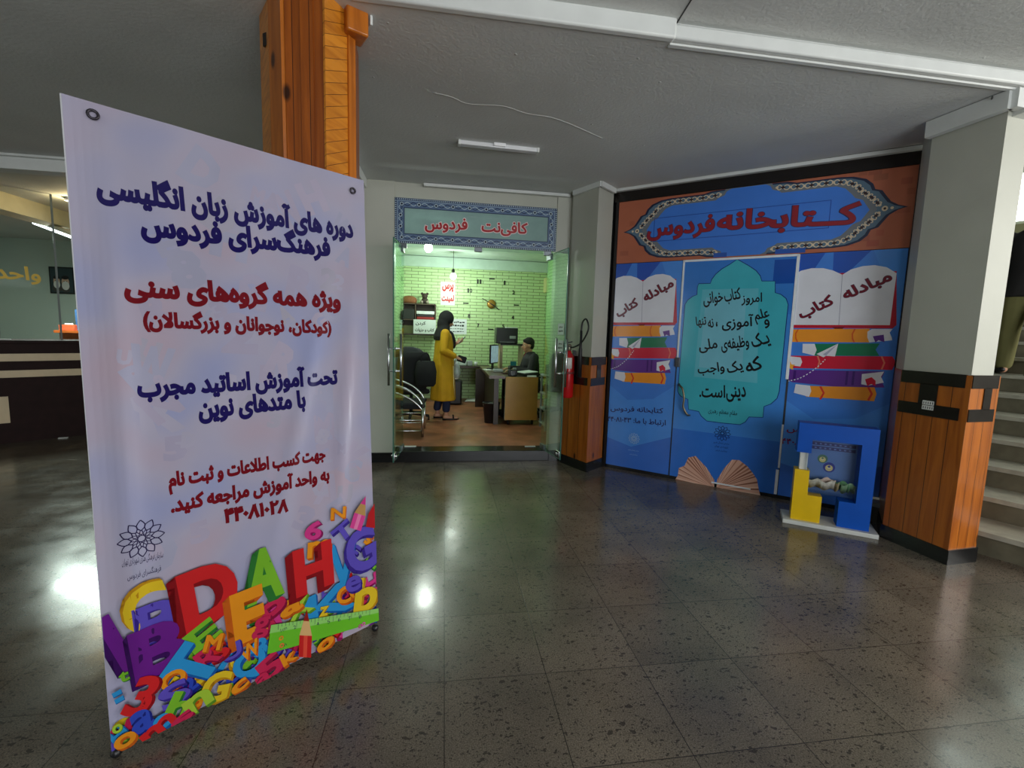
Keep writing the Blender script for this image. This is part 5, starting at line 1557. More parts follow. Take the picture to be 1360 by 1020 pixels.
# ------------------------------------------------------------------ staircase behind the right pillar
SN = Vector((0.906, 0.423, 0)); ST = Vector((-0.423, 0.906, 0)); SA = math.atan2(SN.y, SN.x)
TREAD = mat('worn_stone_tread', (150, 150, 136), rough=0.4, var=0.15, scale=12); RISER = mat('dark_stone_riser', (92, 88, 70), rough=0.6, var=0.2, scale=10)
RISE, RUN, S0 = 0.175, 0.37, 4.65
stc = thing('staircase', None, None, tuple(SN * S0), SA, kind='structure')
for k in range(14):
    w1 = 1.5
    s0 = S0 + k * RUN; z = RISE * (k + 1)
    def sb(sa, sb_, wa, wb, za, zb):
        c = SN * ((sa + sb_) / 2) + ST * ((wa + wb) / 2)
        return MB().box((c.x, c.y, (za + zb) / 2), (sb_ - sa, wb - wa, zb - za), rz=SA)
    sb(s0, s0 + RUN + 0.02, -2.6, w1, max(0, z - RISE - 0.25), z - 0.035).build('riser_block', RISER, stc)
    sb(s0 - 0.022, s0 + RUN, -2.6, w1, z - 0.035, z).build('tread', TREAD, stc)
c = SN * 10.2; wl = MB()
def wbox(mb, wa, wb, za, zb, sa=10.2, t=0.2):
    c = SN * sa + ST * ((wa + wb) / 2); mb.box((c.x, c.y, (za + zb) / 2), (t, wb - wa, zb - za), rz=SA)
SPL = Plane(SN * 10.1, -ST, (0, 0, 1), -SN)
(wu0, wz1), (wu1, wz0) = SPL.P(1343, 40), SPL.P(1640, 262)
wbox(wl, -6, 4, 0, wz0); wbox(wl, -6, 4, wz1, 6.0); wbox(wl, -wu0, 4, wz0, wz1); wbox(wl, -6, -wu1, wz0, wz1)
struct('wall_stair', wl, mat('stair_wall_paint', (150, 150, 110), rough=0.6))
w2 = thing('window_2', None, None, tuple(SN * 10.15 + Vector((0, 0, wz0))), SA, kind='structure')
m = MB(); wbox(m, -wu1, -wu0, wz0, wz1, 10.26, 0.02); m.build('lit_pane', mat('bright_daylight_pane', (236, 250, 240), emit=4.0, var=0), w2)
m = MB(); zc = SPL.P(1355, 214)[1]
for za, zb in ((wz0 - 0.02, wz0 + 0.05), (zc - 0.06, zc + 0.06), (wz1 - 0.05, wz1 + 0.02)):
    wbox(m, -wu1, -wu0, za, zb, 10.2, 0.1)
for wu in (wu0, (wu0 + wu1) / 2, wu1):
    wbox(m, -wu - 0.04, -wu + 0.04, wz0, wz1, 10.2, 0.1)
m.build('window_frame', mat('pale_window_frame', (214, 220, 200), rough=0.5), w2)
struct('ceiling_stair', MB().box((6.2, 3.4, 6.0), (6.5, 9, 0.1)), CEIL)

# wire looped between pillar head and beam
wr = smooth_path([at_y(1240, 192, 3.18), at_y(1285, 182, 2.9), at_y(1312, 150, 2.7), at_y(1318, 128, 2.6)], 8)
solo('cable', MB().tube(wr, 0.005, 6), mat('grey_cable', (70, 70, 68)), 'thin grey wire sagging at the head of the right pillar under the ceiling', 'cable', tuple(wr[0]))
stk = RP[0], RP[4]
d_ = Vector((RP[0][0] - RP[4][0], RP[0][1] - RP[4][1])).normalized(); n_ = Vector((d_.y, -d_.x))
if n_.dot(Vector((-1, 0))) < 0: n_ = -n_
SPN = Plane((RP[4][0] + n_.x * 0.0075, RP[4][1] + n_.y * 0.0075, 0), (d_.x, d_.y, 0), (0, 0, 1), (n_.x, n_.y, 0))
(q0, q1), (r0, r1) = SPN.P(1224, 543), SPN.P(1241, 533)
a = Art(None); WI, WI2 = ink((226, 226, 222), 0.5), ink((60, 60, 60), 0.5)
for k in range(2):
    zz = q1 + (r1 - q1) * 0.52 * k
    a.rect(q0, zz, r0, zz + (r1 - q1) * 0.45, WI, 1)
    for j in range(5):
        x = q0 + (r0 - q0) * (0.08 + 0.19 * j); a.rect(x, zz + 0.006, x + (r0 - q0) * 0.08, zz + (r1 - q1) * 0.35, WI2, 2)
a.build('white_sticker', SPN.F, rp)

# ------------------------------------------------------------------ inside the cafe
FZ = 0.12
DARKW = mat('dark_wood', (54, 40, 32), rough=0.4, var=0.2); BLACKP = mat('black_plastic', (22, 23, 26), rough=0.4)
GREYP = mat('grey_plastic', (150, 158, 160), rough=0.45); WHITEP = mat('white_plastic', (220, 226, 226), rough=0.4)
FABRIC = mat('black_fabric', (20, 21, 26), rough=0.9, bump=0.2, bscale=200)

# two hanging bulbs
def bulb(px, py, Y, top, label):
    p = at_y(px, py, Y)
    t = thing('bulb_lamp', label, 'lamp', (p.x, p.y, p.z - 0.06), group='bare bulbs in the cafe')
    MB().ball(tuple(p), 0.055, (1, 1, 1.15)).build('bulb', mat('lit_bulb', (235, 255, 240), emit=18, var=0), t)
    MB().lathe([(0, 0.05), (0.024, 0.05), (0.026, 0.12), (0.014, 0.135), (0, 0.135)], (p.x, p.y, p.z)).build('socket', BLACKP, t)
    MB().tube([(p.x, p.y, p.z + 0.13), (p.x, p.y, top)], 0.004, 6).build('cord', BLACKP, t)
    return p
p1 = bulb(569, 329, 6.6, 2.97, 'glowing bare bulb hanging nearest the glass doors')
p2 = bulb(602, 367, 8.7, 2.97, 'glowing bare bulb hanging near the green brick wall')
point('bulb_light_near', (p1.x, p1.y, p1.z - 0.16), 32, (0.90, 1, 0.90), 0.06)
point('bulb_light_far', (p2.x, p2.y - 0.05, p2.z - 0.16), 32, (0.90, 1, 0.90), 0.06)

# wall papers
BW_ = Plane((0, 9.5, 0), (1, 0, 0), (0, 0, 1), (0, -1, 0))
RDI = ink((196, 40, 36), 0.6)
def wall_notice(x0, y0, x1, y1, lines, label, paper=(220, 228, 228), bold=0.03):
    (u0, v0), (u1, v1) = BW_.P(x0, y1), BW_.P(x1, y0)
    return notice('wall_notice', BW_, u0, v0, u1, v1, lines, None, label, off=0.004, paper=paper, bold=bold)
wall_notice(585, 375, 604.5, 405, [('پرس', 0.5, 0.74, 0.8, 0.36, RDI), ('لمینت', 0.5, 0.28, 0.86, 0.34, RDI)], 'white notice with two red words on the green brick wall', bold=0.05)
wall_notice(594, 424, 620, 443.5, [('-', 0.5, 0.80, 0.8, 0.16, TXT), ('-', 0.5, 0.58, 0.76, 0.16, TXT), ('-', 0.5, 0.36, 0.7, 0.1, TXT), ('-', 0.5, 0.18, 0.72, 0.1, TXT)], 'white price notice on the green wall in front of the woman')

# numerals of the wall clock
ck = BW_.P(652.5, 404); cr = 0.52
cl_ = thing('wall_clock', 'big stick-on wall clock of black numerals round a gold disc on the green wall', 'clock', (ck[0], 9.49, ck[1] - cr))
CLK = mat('clock_black', (24, 26, 24), rough=0.4)
for i in range(12):
    an = PI / 2 - i * PI / 6; x, z = ck[0] + cr * math.cos(an), ck[1] + cr * 0.98 * math.sin(an)
    if i % 3 == 0:
        m = MB(); m.box((x, 9.492, z), (0.11, 0.012, 0.022), bev=0.003); m.build('hour_bar', CLK, cl_)
    else:
        for j, ch in enumerate(str(i)):
            aa = Art(None); aa.text(ch, (x + (j * 0.055 - 0.027 if i > 9 else 0), z), 0.032 if ch == '1' else 0.05, CLK, h=0.085, bold=0.03, fa=False, res=2)
            aa.build('numeral', lambda u, v, h: Vector((u, 9.487, v)), cl_)
MB().lathe([(0, 0), (0.09, 0), (0.09, 0.02), (0.05, 0.035), (0, 0.035)], (ck[0], 9.495, ck[1]), M=Matrix.Rotation(PI / 2, 4, 'X')).build('gold_disc', mat('clock_gold', (170, 130, 60), rough=0.35, metal=0.6), cl_)
MB().box((ck[0] - 0.06, 9.455, ck[1] + 0.035), (0.3, 0.006, 0.014), ry=0.5).build('hand', CLK, cl_)
MB().box((ck[0] + 0.07, 9.452, ck[1] - 0.05), (0.22, 0.006, 0.018), ry=0.6).build('hand', CLK, cl_)

# left shelf with cubbies and what stands in it
sx0 = -0.84; b = at_y(578, 444, 9.25); shz = b.z
sh_ = thing('wall_shelf', 'dark wall shelf with cubbyholes in the back left corner of the cafe', 'shelf', (0.5 * (sx0 + b.x), 9.35, shz))
hz = at_y(560, 425, 9.25).z; tz = at_y(560, 404, 9.25).z
m = MB()
m.box(((sx0 + b.x) / 2, 9.34, shz - 0.012), (b.x - sx0, 0.3, 0.025)); m.build('board', DARKW, sh_)
x_mid = at_y(552, 415, 9.25).x; x_in = at_y(534, 415, 9.25).x
m = MB(); m.box(((x_in + b.x) / 2, 9.34, hz), (b.x - x_in, 0.3, 0.02)).box(((x_in + b.x) / 2, 9.34, tz), (b.x - x_in, 0.3, 0.02))
for x in (x_in, x_mid, b.x):
    m.box((x, 9.34, (shz + tz) / 2), (0.02, 0.3, tz - shz))
m.box(((x_in + b.x) / 2, 9.485, (shz + tz) / 2), (b.x - x_in, 0.015, tz - shz)); m.build('cubbies', mat('shelf_brown', (74, 60, 44), rough=0.5, var=0.2), sh_)
def bx(name, c, s, m, label, cat, group=None, bev=0.006, rz=0):
    return solo(name, MB().box((c[0], c[1], c[2] + s[2] / 2), s, rz=rz, bev=bev), m, label, cat, c, group)
bx('storage_box', ((x_in + x_mid) / 2, 9.30, hz + 0.01), (x_mid - x_in - 0.04, 0.2, (tz - hz) * 0.62), mat('dark_box', (34, 38, 36)), 'dark box in the left cubbyhole of the wall shelf', 'box')
bx('paper_stack', ((x_mid + b.x) / 2, 9.29, hz + 0.01), (b.x - x_mid - 0.05, 0.22, 0.05), mat('dark_red_cover', (150, 44, 40)), 'red covered paper stack in the right cubbyhole of the wall shelf', 'paper')
bx('paper_stack', ((x_mid + b.x) / 2, 9.29, hz + 0.061), (b.x - x_mid - 0.05, 0.22, 0.05), BLACKP, 'black file lying on the red stack in the right cubbyhole', 'file')
bx('paper_stack', ((x_mid + b.x) / 2, 9.29, hz + 0.112), (b.x - x_mid - 0.04, 0.22, 0.06), WHITEP, 'white paper pile on the black file in the right cubbyhole', 'paper')
bx('storage_box', ((x_in + x_mid) / 2, 9.32, shz), (x_mid - x_in - 0.05, 0.2, 0.16), mat('olive_box', (84, 88, 52)), 'olive green box below the left cubbyhole of the wall shelf', 'box')
m = MB(); cx0 = (x_in + x_mid) / 2
m.rings([[(cx0 + math.cos(t_) * r_ * 1.0, 9.33 + math.sin(t_) * r_ * 0.6, tz + 0.011 + z) for t_ in [k * PI / 8 for k in range(16)]] for r_, z in ((0.13, 0), (0.15, 0.05), (0.14, 0.10), (0.08, 0.14), (0.02, 0.15))])
solo('basket', m, mat('brown_wicker', (130, 84, 50), rough=0.8, var=0.3, scale=60), 'rounded brown basket on top of the left cubbyhole', 'basket', (cx0, 9.33, tz + 0.01))
tx = (x_mid + b.x) / 2 - 0.02
td = thing('plush_toy', 'small dark plush toy with round ears on top of the right cubbyhole', 'toy', (tx, 9.3, tz + 0.01))
PL = mat('dark_plush', (62, 52, 44), rough=0.95, bump=0.4, bscale=120)
m = MB().ball((tx, 9.3, tz + 0.075), 0.065).ball((tx, 9.27, tz + 0.16), 0.055); m.build('body', PL, td)
for s in (-1, 1):
    MB().ball((tx + s * 0.05, 9.28, tz + 0.205), 0.026).build('ear', PL, td); MB().ball((tx + s * 0.055, 9.26, tz + 0.045), 0.03).build('paw', mat('pale_plush', (150, 140, 126), rough=0.95), td)
(u0, v0), (u1, v1) = BW_.P(549, 443), BW_.P(578, 425)
SHP = Plane((0, 9.17, 0), (1, 0, 0), (0, 0, 1), (0, -1, 0)); (u0, v0), (u1, v1) = SHP.P(549, 443), SHP.P(579, 425)
notice('wall_notice', SHP, u0, v0, u1, v1, [('کردن', 0.32, 0.72, 0.45, 0.3, TXT), ('کتاب و جزوات', 0.5, 0.26, 0.86, 0.3, TXT)], None, 'white notice hung along the front of the wall shelf behind the woman', off=0.003, paper=(214, 224, 222), bold=0.03)
(u0, v0), (u1, v1) = SHP.P(527, 443), SHP.P(534, 425)
notice('wall_notice', SHP, u0, v0, u1, v1, [('-', 0.5, 0.72, 0.7, 0.22, TXT), ('-', 0.5, 0.26, 0.7, 0.22, TXT)], None, 'narrow white notice at the left end of the wall shelf', off=0.003, paper=(206, 220, 220), bold=0.02)

# counter along the back wall
cz = at_y(610, 486, 9.0).z; c1x = at_y(652, 486, 9.0).x
bc = thing('work_counter', 'long dark work counter along the green back wall', 'counter', (-0.1, 9.2, FZ))
MB().box(((-0.5 + c1x) / 2, 9.22, cz - 0.02), (c1x + 0.5, 0.5, 0.04), bev=0.004).build('top', DARKW, bc)
for x in (-0.46, 0.2, c1x - 0.04):
    MB().box((x, 9.22, (FZ + cz - 0.04) / 2), (0.04, 0.46, cz - 0.04 - FZ)).build('support', DARKW, bc)
q = at_y(611.5, 480, 9.1); bx('machine', (q.x, 9.15, cz), (0.25, 0.22, 0.13), mat('pale_machine', (196, 208, 206)), 'pale grey office machine on the work counter beside the woman', 'machine', bev=0.02)
q = at_y(624, 480, 9.1); bx('card_reader', (q.x, 9.12, cz), (0.10, 0.14, 0.10), GREYP, 'small grey device on the work counter right of the pale machine', 'device', bev=0.012)
q = at_y(632, 480, 9.1); solo('cup', MB().lathe([(0, 0), (0.03, 0), (0.036, 0.08), (0.031, 0.08), (0.026, 0.006), (0, 0.006)], (q.x, 9.1, cz)), WHITEP, 'white cup on the work counter near its right end', 'cup', (q.x, 9.1, cz))
q = at_z(610, 531, FZ); sc0 = thing('suitcase', 'black case standing on the floor under the work counter', 'case', (0.17, 8.75, FZ))
MB().box((0.17, 8.75, FZ + 0.24), (0.34, 0.26, 0.46), bev=0.03).build('shell', BLACKP, sc0); MB().tube([(0.10, 8.75, FZ + 0.46), (0.10, 8.75, FZ + 0.5), (0.24, 8.75, FZ + 0.5), (0.24, 8.75, FZ + 0.46)], 0.01).build('handle', GREYP, sc0)
m = MB().ball((0.2, 8.66, FZ + 0.51), 0.06, (1.3, 0.8, 0.5)); solo('cloth', m, WHITEP, 'white crumpled cloth lying on the black case under the counter', 'cloth', (0.2, 8.66, FZ + 0.47))
q = at_z(627, 533, FZ); m = MB()
m.rings([[(q.x + x, q.y + y, FZ + 0.004 + z) for x, y, z in ((-0.16, -0.1, 0), (0.14, -0.13, 0.01), (0.17, 0.08, 0.035), (-0.1, 0.12, 0.01))], [(q.x + x, q.y + y, FZ + 0.012 + z) for x, y, z in ((-0.15, -0.1, 0.004), (0.14, -0.12, 0.02), (0.15, 0.08, 0.05), (-0.1, 0.11, 0.02))]])
solo('paper', m, mat('white_paper', (226, 228, 226), rough=0.7), 'crumpled white paper on the cafe floor under the work counter', 'paper', (q.x, q.y, FZ))

# desk, cabinet and what is on them
dz = 0.87; DX0 = at_z(650, 499, dz).x; DY0 = 6.72
dk = thing('office_desk', 'dark brown desk in front of the seated man', 'desk', (0.85, 7.6, FZ))
MB().prism([(DX0, DY0), (0.90, DY0), (0.90, 7.28), (1.12, 7.28), (1.12, 8.6), (DX0, 8.6)], dz - 0.045, dz).build('top', mat('desk_brown', (88, 66, 52), rough=0.3, var=0.2, scale=5), dk)
MB().box((DX0 + 0.10, 7.65, (FZ + dz - 0.045) / 2), (0.03, 1.7, dz - 0.045 - FZ)).build('side_panel', DARKW, dk)
MB().box((0.78, 8.45, (FZ + dz - 0.045) / 2), (0.4, 0.03, dz - 0.045 - FZ)).build('end_panel', DARKW, dk)
MB().box((0.80, 6.85, (FZ + dz - 0.045) / 2), (0.04, 0.04, dz - 0.045 - FZ)).build('leg', DARKW, dk)
CX0, CX1 = at_y(671, 530, 6.74).x, at_y(714, 530, 6.74).x; cz1 = at_y(692, 501, 6.74).z; cz0 = 0.20
cb_ = thing('cabinet', 'yellow wooden cabinet on castors facing the glass doors', 'cabinet', ((CX0 + CX1) / 2, 6.95, FZ))
YW = mat('yellow_veneer', (186, 138, 58), rough=0.35, var=0.12, scale=3)
MB().box(((CX0 + CX1) / 2, 6.75, (cz0 + cz1) / 2), (CX1 - CX0, 0.02, cz1 - cz0), bev=0.003).build('front_panel', YW, cb_)
m = MB(); m.box(((CX0 + CX1) / 2, 6.97, cz1 - 0.01), (CX1 - CX0, 0.42, 0.02)).box(((CX0 + CX1) / 2, 6.97, cz0 + 0.01), (CX1 - CX0, 0.42, 0.02)).box(((CX0 + CX1) / 2, 7.17, (cz0 + cz1) / 2), (CX1 - CX0, 0.02, cz1 - cz0)).box((CX1 - 0.01, 6.97, (cz0 + cz1) / 2), (0.02, 0.42, cz1 - cz0)).box(((CX0 + CX1) / 2, 6.97, (cz0 + cz1) / 2), (CX1 - CX0, 0.40, 0.018))
m.build('carcass', mat('cabinet_dark_side', (66, 50, 40), rough=0.4), cb_)
MB().box((CX0 + 0.008, 6.77, (cz0 + cz1) / 2), (0.02, 0.05, cz1 - cz0)).build('white_edge', mat('pale_edge', (196, 190, 176)), cb_)
for x in (CX0 + 0.06, CX1 - 0.06):
    for y in (6.82, 7.12):
        MB().tube([(x - 0.012, y, FZ + 0.035), (x + 0.012, y, FZ + 0.035)], 0.034, 12).box((x, y, FZ + 0.072), (0.03, 0.03, 0.02)).build('castor', BLACKP, cb_)
wb_ = at_z(652, 561, FZ); bn_ = thing('waste_bin', 'black tapered waste bin beside the wooden cabinet', 'bin', (wb_.x, wb_.y, FZ))
MB().lathe([(0, 0), (0.105, 0), (0.14, 0.30), (0.147, 0.30), (0.147, 0.315), (0.132, 0.315), (0.098, 0.01), (0, 0.01)], (wb_.x, wb_.y, FZ), sx=0.95, sy=0.8).build('bucket', mat('bin_black', (28, 22, 24), rough=0.5), bn_)
MB().ball((wb_.x, wb_.y, FZ + 0.25), 0.1, (1, 0.9, 0.6)).build('liner', mat('grey_liner', (90, 96, 98), rough=0.3), bn_)

q = at_y(655, 471, 8.0)
mn = thing('monitor', 'slim monitor with a pale glowing screen on the dark desk', 'monitor', (q.x + 0.02, 8.0, dz))
rzm = 0.35
M_ = Matrix.Translation((q.x + 0.03, 8.0, dz)) @ Matrix.Rotation(rzm + 0.80, 4, 'Z')
def mbox(c, s, ry=0, bev=0.0):
    p = M_ @ Vector(c); return MB().box(tuple(p), s, rz=rzm + 0.80, rx=ry, bev=bev)
mcase = mbox((0, 0.02, 0.26), (0.42, 0.03, 0.33), bev=0.008).build('case', BLACKP, mn)
mbox((0, 0.001, 0.26), (0.385, 0.006, 0.29)).build('screen', mat('screen_glow', (176, 206, 224), emit=0.30, var=0.3, scale=14), mcase)
mbox((0, 0.04, 0.06), (0.05, 0.03, 0.12)).build('neck', BLACKP, mn); mbox((0, 0.04, 0.008), (0.2, 0.15, 0.016), bev=0.004).build('foot', BLACKP, mn)
# open stand with a printer on top
s0 = at_y(663, 485, 8.3); s1 = at_y(694, 457, 8.3)
ps = thing('printer_stand', 'open beige stand on the desk carrying the black printer', 'stand', ((s0.x + s1.x) / 2, 8.35, dz))
BGE = mat('beige_stand', (176, 156, 126), rough=0.5)
zt_ = s1.z

for x in (s0.x + 0.02, s1.x - 0.02):
    MB().box((x, 8.35, (dz + zt_) / 2), (0.05, 0.3, zt_ - dz)).build('side', BGE, ps)
MB().box(((s0.x + s1.x) / 2, 8.35, zt_ - 0.012), (s1.x - s0.x, 0.34, 0.024)).build('shelf', BLACKP, ps)
p0 = at_y(658, 456, 8.3); p1_ = at_y(687, 436, 8.3)
pr = thing('printer', 'black printer standing on the open beige stand', 'printer', ((p0.x + p1_.x) / 2, 8.35, zt_))
MB().box(((p0.x + p1_.x) / 2, 8.36, zt_ + (p1_.z - zt_) / 2), (p1_.x - p0.x, 0.34, p1_.z - zt_), bev=0.015).build('case', BLACKP, pr)
prc = pr.children[0]
MB().box(((p0.x + p1_.x) / 2 + 0.1, 8.185, zt_ + (p1_.z - zt_) * 0.42), (0.11, 0.02, 0.05), bev=0.004).build('control_panel', GREYP, prc)
MB().box(((p0.x + p1_.x) / 2, 8.16, zt_ + 0.03), (0.26, 0.06, 0.03), bev=0.004).build('paper_tray', mat('tray_grey', (90, 92, 96)), pr)
MB().box(((p0.x + p1_.x) / 2 + 0.09, 8.34, p1_.z + 0.008), (0.2, 0.22, 0.014)).build('lid_paper', WHITEP, pr)
q = at_y(683, 478, 8.2); bx('document_box', (q.x, 8.3, dz), (0.10, 0.08, 0.12), mat('teal_box', (24, 124, 134)), 'small teal box inside the open printer stand', 'box')
q = at_y(677, 487, 7.5); solo('mug', MB().lathe([(0, 0), (0.035, 0), (0.04, 0.10), (0.034, 0.10), (0.03, 0.008), (0, 0.008)], (q.x, 7.45, dz)), BLACKP, 'black mug on the dark desk in front of the man', 'mug', (q.x, 7.45, dz))
q = at_y(661, 489, 7.4); bx('telephone', (q.x, 7.35, dz), (0.16, 0.14, 0.05), GREYP, 'grey desk telephone on the dark desk', 'telephone', bev=0.015)
q = at_y(647, 487, 7.8); bx('paper_stack', (q.x, 7.7, dz), (0.12, 0.2, 0.012), WHITEP, 'white papers on the left edge of the dark desk', 'paper', bev=0.002, rz=0.3)
q = at_y(681, 494, 6.9); cm = thing('camera', 'black camera lying on top of the wooden cabinet', 'camera', (q.x, 6.9, cz1))
cbody = MB().box((q.x, 6.92, cz1 + 0.05), (0.14, 0.07, 0.10), bev=0.012).build('body', BLACKP, cm); MB().tube([(q.x - 0.01, 6.885, cz1 + 0.05), (q.x - 0.01, 6.81, cz1 + 0.05)], 0.035, 16).build('lens', mat('lens_grey', (52, 54, 58), rough=0.25), cbody)
MB().box((q.x + 0.03, 6.92, cz1 + 0.11), (0.05, 0.05, 0.03), bev=0.008).build('viewfinder', GREYP, cbody)
q = at_y(700, 491, 7.0); bd = thing('ring_binder', 'big white ring binder with a black spine on the wooden cabinet', 'binder', (q.x, 6.98, cz1))
MB().box((q.x, 6.98, cz1 + 0.03), (0.22, 0.26, 0.05), rz=0.35, bev=0.004).build('pages', BLACKP, bd)
MB().box((q.x - 0.005, 6.985, cz1 + 0.062), (0.24, 0.28, 0.012), rz=0.35, ry=-0.08, bev=0.003).build('cover', WHITEP, bd)
q = at_y(707, 496, 6.8); bx('paper_stack', (CX1 - 0.09, 6.80, cz1), (0.14, 0.09, 0.02), WHITEP, 'white folded papers at the front right corner of the cabinet top', 'paper', bev=0.004, rz=-0.2)

# shelf rack at the right behind the glass
rk = thing('rack', 'pale shelving rack with clutter behind the right glass door', 'rack', (1.62, 6.5, FZ))
m = MB()
for x in (1.44, 1.80):
    for y in (6.32, 6.66):
        m.box((x, y, FZ + 0.40), (0.025, 0.025, 0.80))
m.build('post', GREYP, rk)
for z in (0.08, 0.30, 0.52, 0.79):
    MB().box((1.62, 6.49, FZ + z), (0.40, 0.38, 0.018)).build('shelf', GREYP, rk)
for i, (z, c, lab) in enumerate(((0.089, (60, 70, 72), 'dark box on the lowest shelf of the pale rack'), (0.309, (170, 180, 180), 'light grey box on the second shelf of the pale rack'), (0.529, (52, 58, 60), 'charcoal box on the third shelf of the pale rack'), (0.799, (80, 92, 92), 'slate box on top of the pale rack'))):
    bx('storage_box', (1.60, 6.47, FZ + z), (0.26, 0.28, 0.12 + 0.02 * (i % 2)), mat('rackbox_%d' % i, c), lab, 'box')
RWP = Plane((2.1, 0, 0), (0, -1, 0), (0, 0, 1), (-1, 0, 0))
q = at_plane(726, 380, RWP.O, Vector((-1, 0, 0)))
solo('wall_heater', MB().box((2.06, q.y, q.z), (0.08, 0.45, 0.30), bev=0.02), mat('yellowed_white', (216, 216, 150), rough=0.4), 'yellowed white unit high on the right wall of the cafe', 'heater', (2.06, q.y, q.z - 0.15))

# chairs
def waiting_chair(x, y, rz):
    t = thing('waiting_chair', 'black waiting chair with curved chrome arms just inside the left glass door', 'chair', (x, y, FZ), rz)
    R = Matrix.Translation((x, y, FZ)) @ Matrix.Rotation(rz, 4, 'Z')
    def w(p): return R @ Vector(p)
    for s in (-1, 1):
        yy = 0.27 * s
        MB().tube([w((0.26, yy, 0.0)), w((0.26, yy, 0.40))], 0.018, 10).build('front_leg', CHROME, t)
        MB().tube([w((-0.26, yy, 0.0)), w((-0.26, yy, 0.40))], 0.018, 10).build('rear_leg', CHROME, t)
        MB().tube([w((-0.26, yy, 0.22)), w((0.26, yy, 0.22))], 0.010, 8).build('side_rail', CHROME, t)
        MB().tube([w((-0.26, yy, 0.08)), w((0.26, yy, 0.08))], 0.010, 8).build('side_rail', CHROME, t)
        ar = smooth_path([w((-0.30, yy, 0.70)), w((-0.12, yy, 0.685)), w((0.08, yy, 0.61)), w((0.21, yy, 0.50)), w((0.26, yy, 0.40))], 6)
        MB().tube(ar, 0.014, 10).build('armrest', CHROME, t)
        ar = smooth_path([w((-0.30, yy, 0.60)), w((-0.12, yy, 0.585)), w((0.08, yy, 0.51)), w((0.20, yy, 0.42)), w((0.25, yy, 0.36))], 6)
        MB().tube(ar, 0.012, 10).build('arm_brace', CHROME, t)
        MB().ball(tuple(w((0.26, yy, 0.41))), 0.032).build('arm_joint', BLACKP, t)
    c = w((0, 0, 0.40)); MB().box(tuple(c), (0.54, 0.50, 0.09), rz=rz, bev=0.03).build('seat', FABRIC, t)
    c = w((-0.29, 0, 0.72)); MB().box(tuple(c), (0.08, 0.50, 0.56), rz=rz, ry=-0.12, bev=0.03).build('backrest', FABRIC, t)
q = at_z(562, 581, FZ)
waiting_chair(q.x - 0.27, q.y + 0.30, 0.0)
def swivel_chair(x, y, rz, label):
    t = thing('swivel_chair', label, 'chair', (x, y, FZ), rz)
    R = Matrix.Translation((x, y, FZ)) @ Matrix.Rotation(rz, 4, 'Z')
    def w(p): return R @ Vector(p)
    for k in range(5):
        an = k * 2 * PI / 5 + 0.3
        e = w((0.29 * math.cos(an), 0.29 * math.sin(an), 0.065)); ba_ = MB().tube([w((0, 0, 0.10)), e], [0.03, 0.02], 8).build('base_arm', BLACKP, t)
        MB().tube([e + Vector((-0.012, 0, -0.035)), e + Vector((0.012, 0, -0.035))], 0.029, 10).build('castor', BLACKP, ba_)
    MB().tube([w((0, 0, 0.08)), w((0, 0, 0.42))], 0.028, 10).build('column', BLACKP, t)
    MB().box(tuple(w((0.02, 0, 0.45))), (0.48, 0.48, 0.08), rz=rz, bev=0.035).build('seat', FABRIC, t)
    m = MB(); rs = []
    for z, ww, dx in ((0.52, 0.18, -0.22), (0.62, 0.22, -0.235), (0.80, 0.235, -0.25), (0.96, 0.22, -0.275), (1.06, 0.16, -0.29)):
        rs.append([w((dx + 0.035 * math.cos(t_) - 0.03 * abs(math.sin(t_)) * 0, ww * math.sin(t_), z)) for t_ in [k * PI / 8 for k in range(16)]])
    m.rings(rs); m.build('backrest', FABRIC, t)
    for s in (-1, 1):
        MB().tube(smooth_path([w((0.10, 0.25 * s, 0.45)), w((0.12, 0.28 * s, 0.58)), w((0.05, 0.28 * s, 0.67)), w((-0.15, 0.27 * s, 0.67)), w((-0.23, 0.22 * s, 0.66))], 5), 0.017, 8).build('armrest', BLACKP, t)
swivel_chair(-0.50, 7.25, 1.9, 'black swivel chair draped with a dark coat behind the woman')
swivel_chair(1.56, 7.62, PI, 'black swivel chair the man is sitting on')
# coat over the chair and a hand bag on it
m = MB(); rs = []
for z, rx_, ry_, dx in ((0.48, 0.24, 0.28, 0), (0.62, 0.27, 0.31, 0), (0.85, 0.26, 0.31, 0.0), (1.02, 0.22, 0.28, 0.0), (1.10, 0.13, 0.18, 0.0), (1.13, 0.04, 0.07, 0)):
    rs.append([(-0.53 + dx + 0.9 * ry_ * (1 + 0.06 * math.sin(5 * t_)) * math.cos(t_), 7.20 + rx_ * 0.62 * (1 + 0.08 * math.sin(7 * t_ + 1)) * math.sin(t_) - 0.03, FZ + z) for t_ in [k * PI / 12 for k in range(24)]])
m.rings(rs)
solo('coat', m, mat('dark_coat', (24, 26, 34), rough=0.85, bump=0.3, bscale=30), 'dark coat heaped over the swivel chair behind the woman', 'coat', (-0.53, 7.2, FZ + 0.48))
bg = at_y(566, 468, 7.0)
hb = thing('handbag', 'black handbag with upright handles hanging beside the woman in yellow', 'bag', (bg.x, 6.92, FZ + 0.55))
m = MB(); m.rings([[(bg.x + a_ * math.cos(t_), 6.88 + c_ * math.sin(t_), FZ + z) for t_ in [k * PI / 8 for k in range(16)]] for z, a_, c_ in ((0.56, 0.12, 0.05), (0.60, 0.15, 0.07), (0.78, 0.16, 0.07), (0.92, 0.13, 0.045), (0.94, 0.11, 0.02))]); m.build('body', FABRIC, hb)
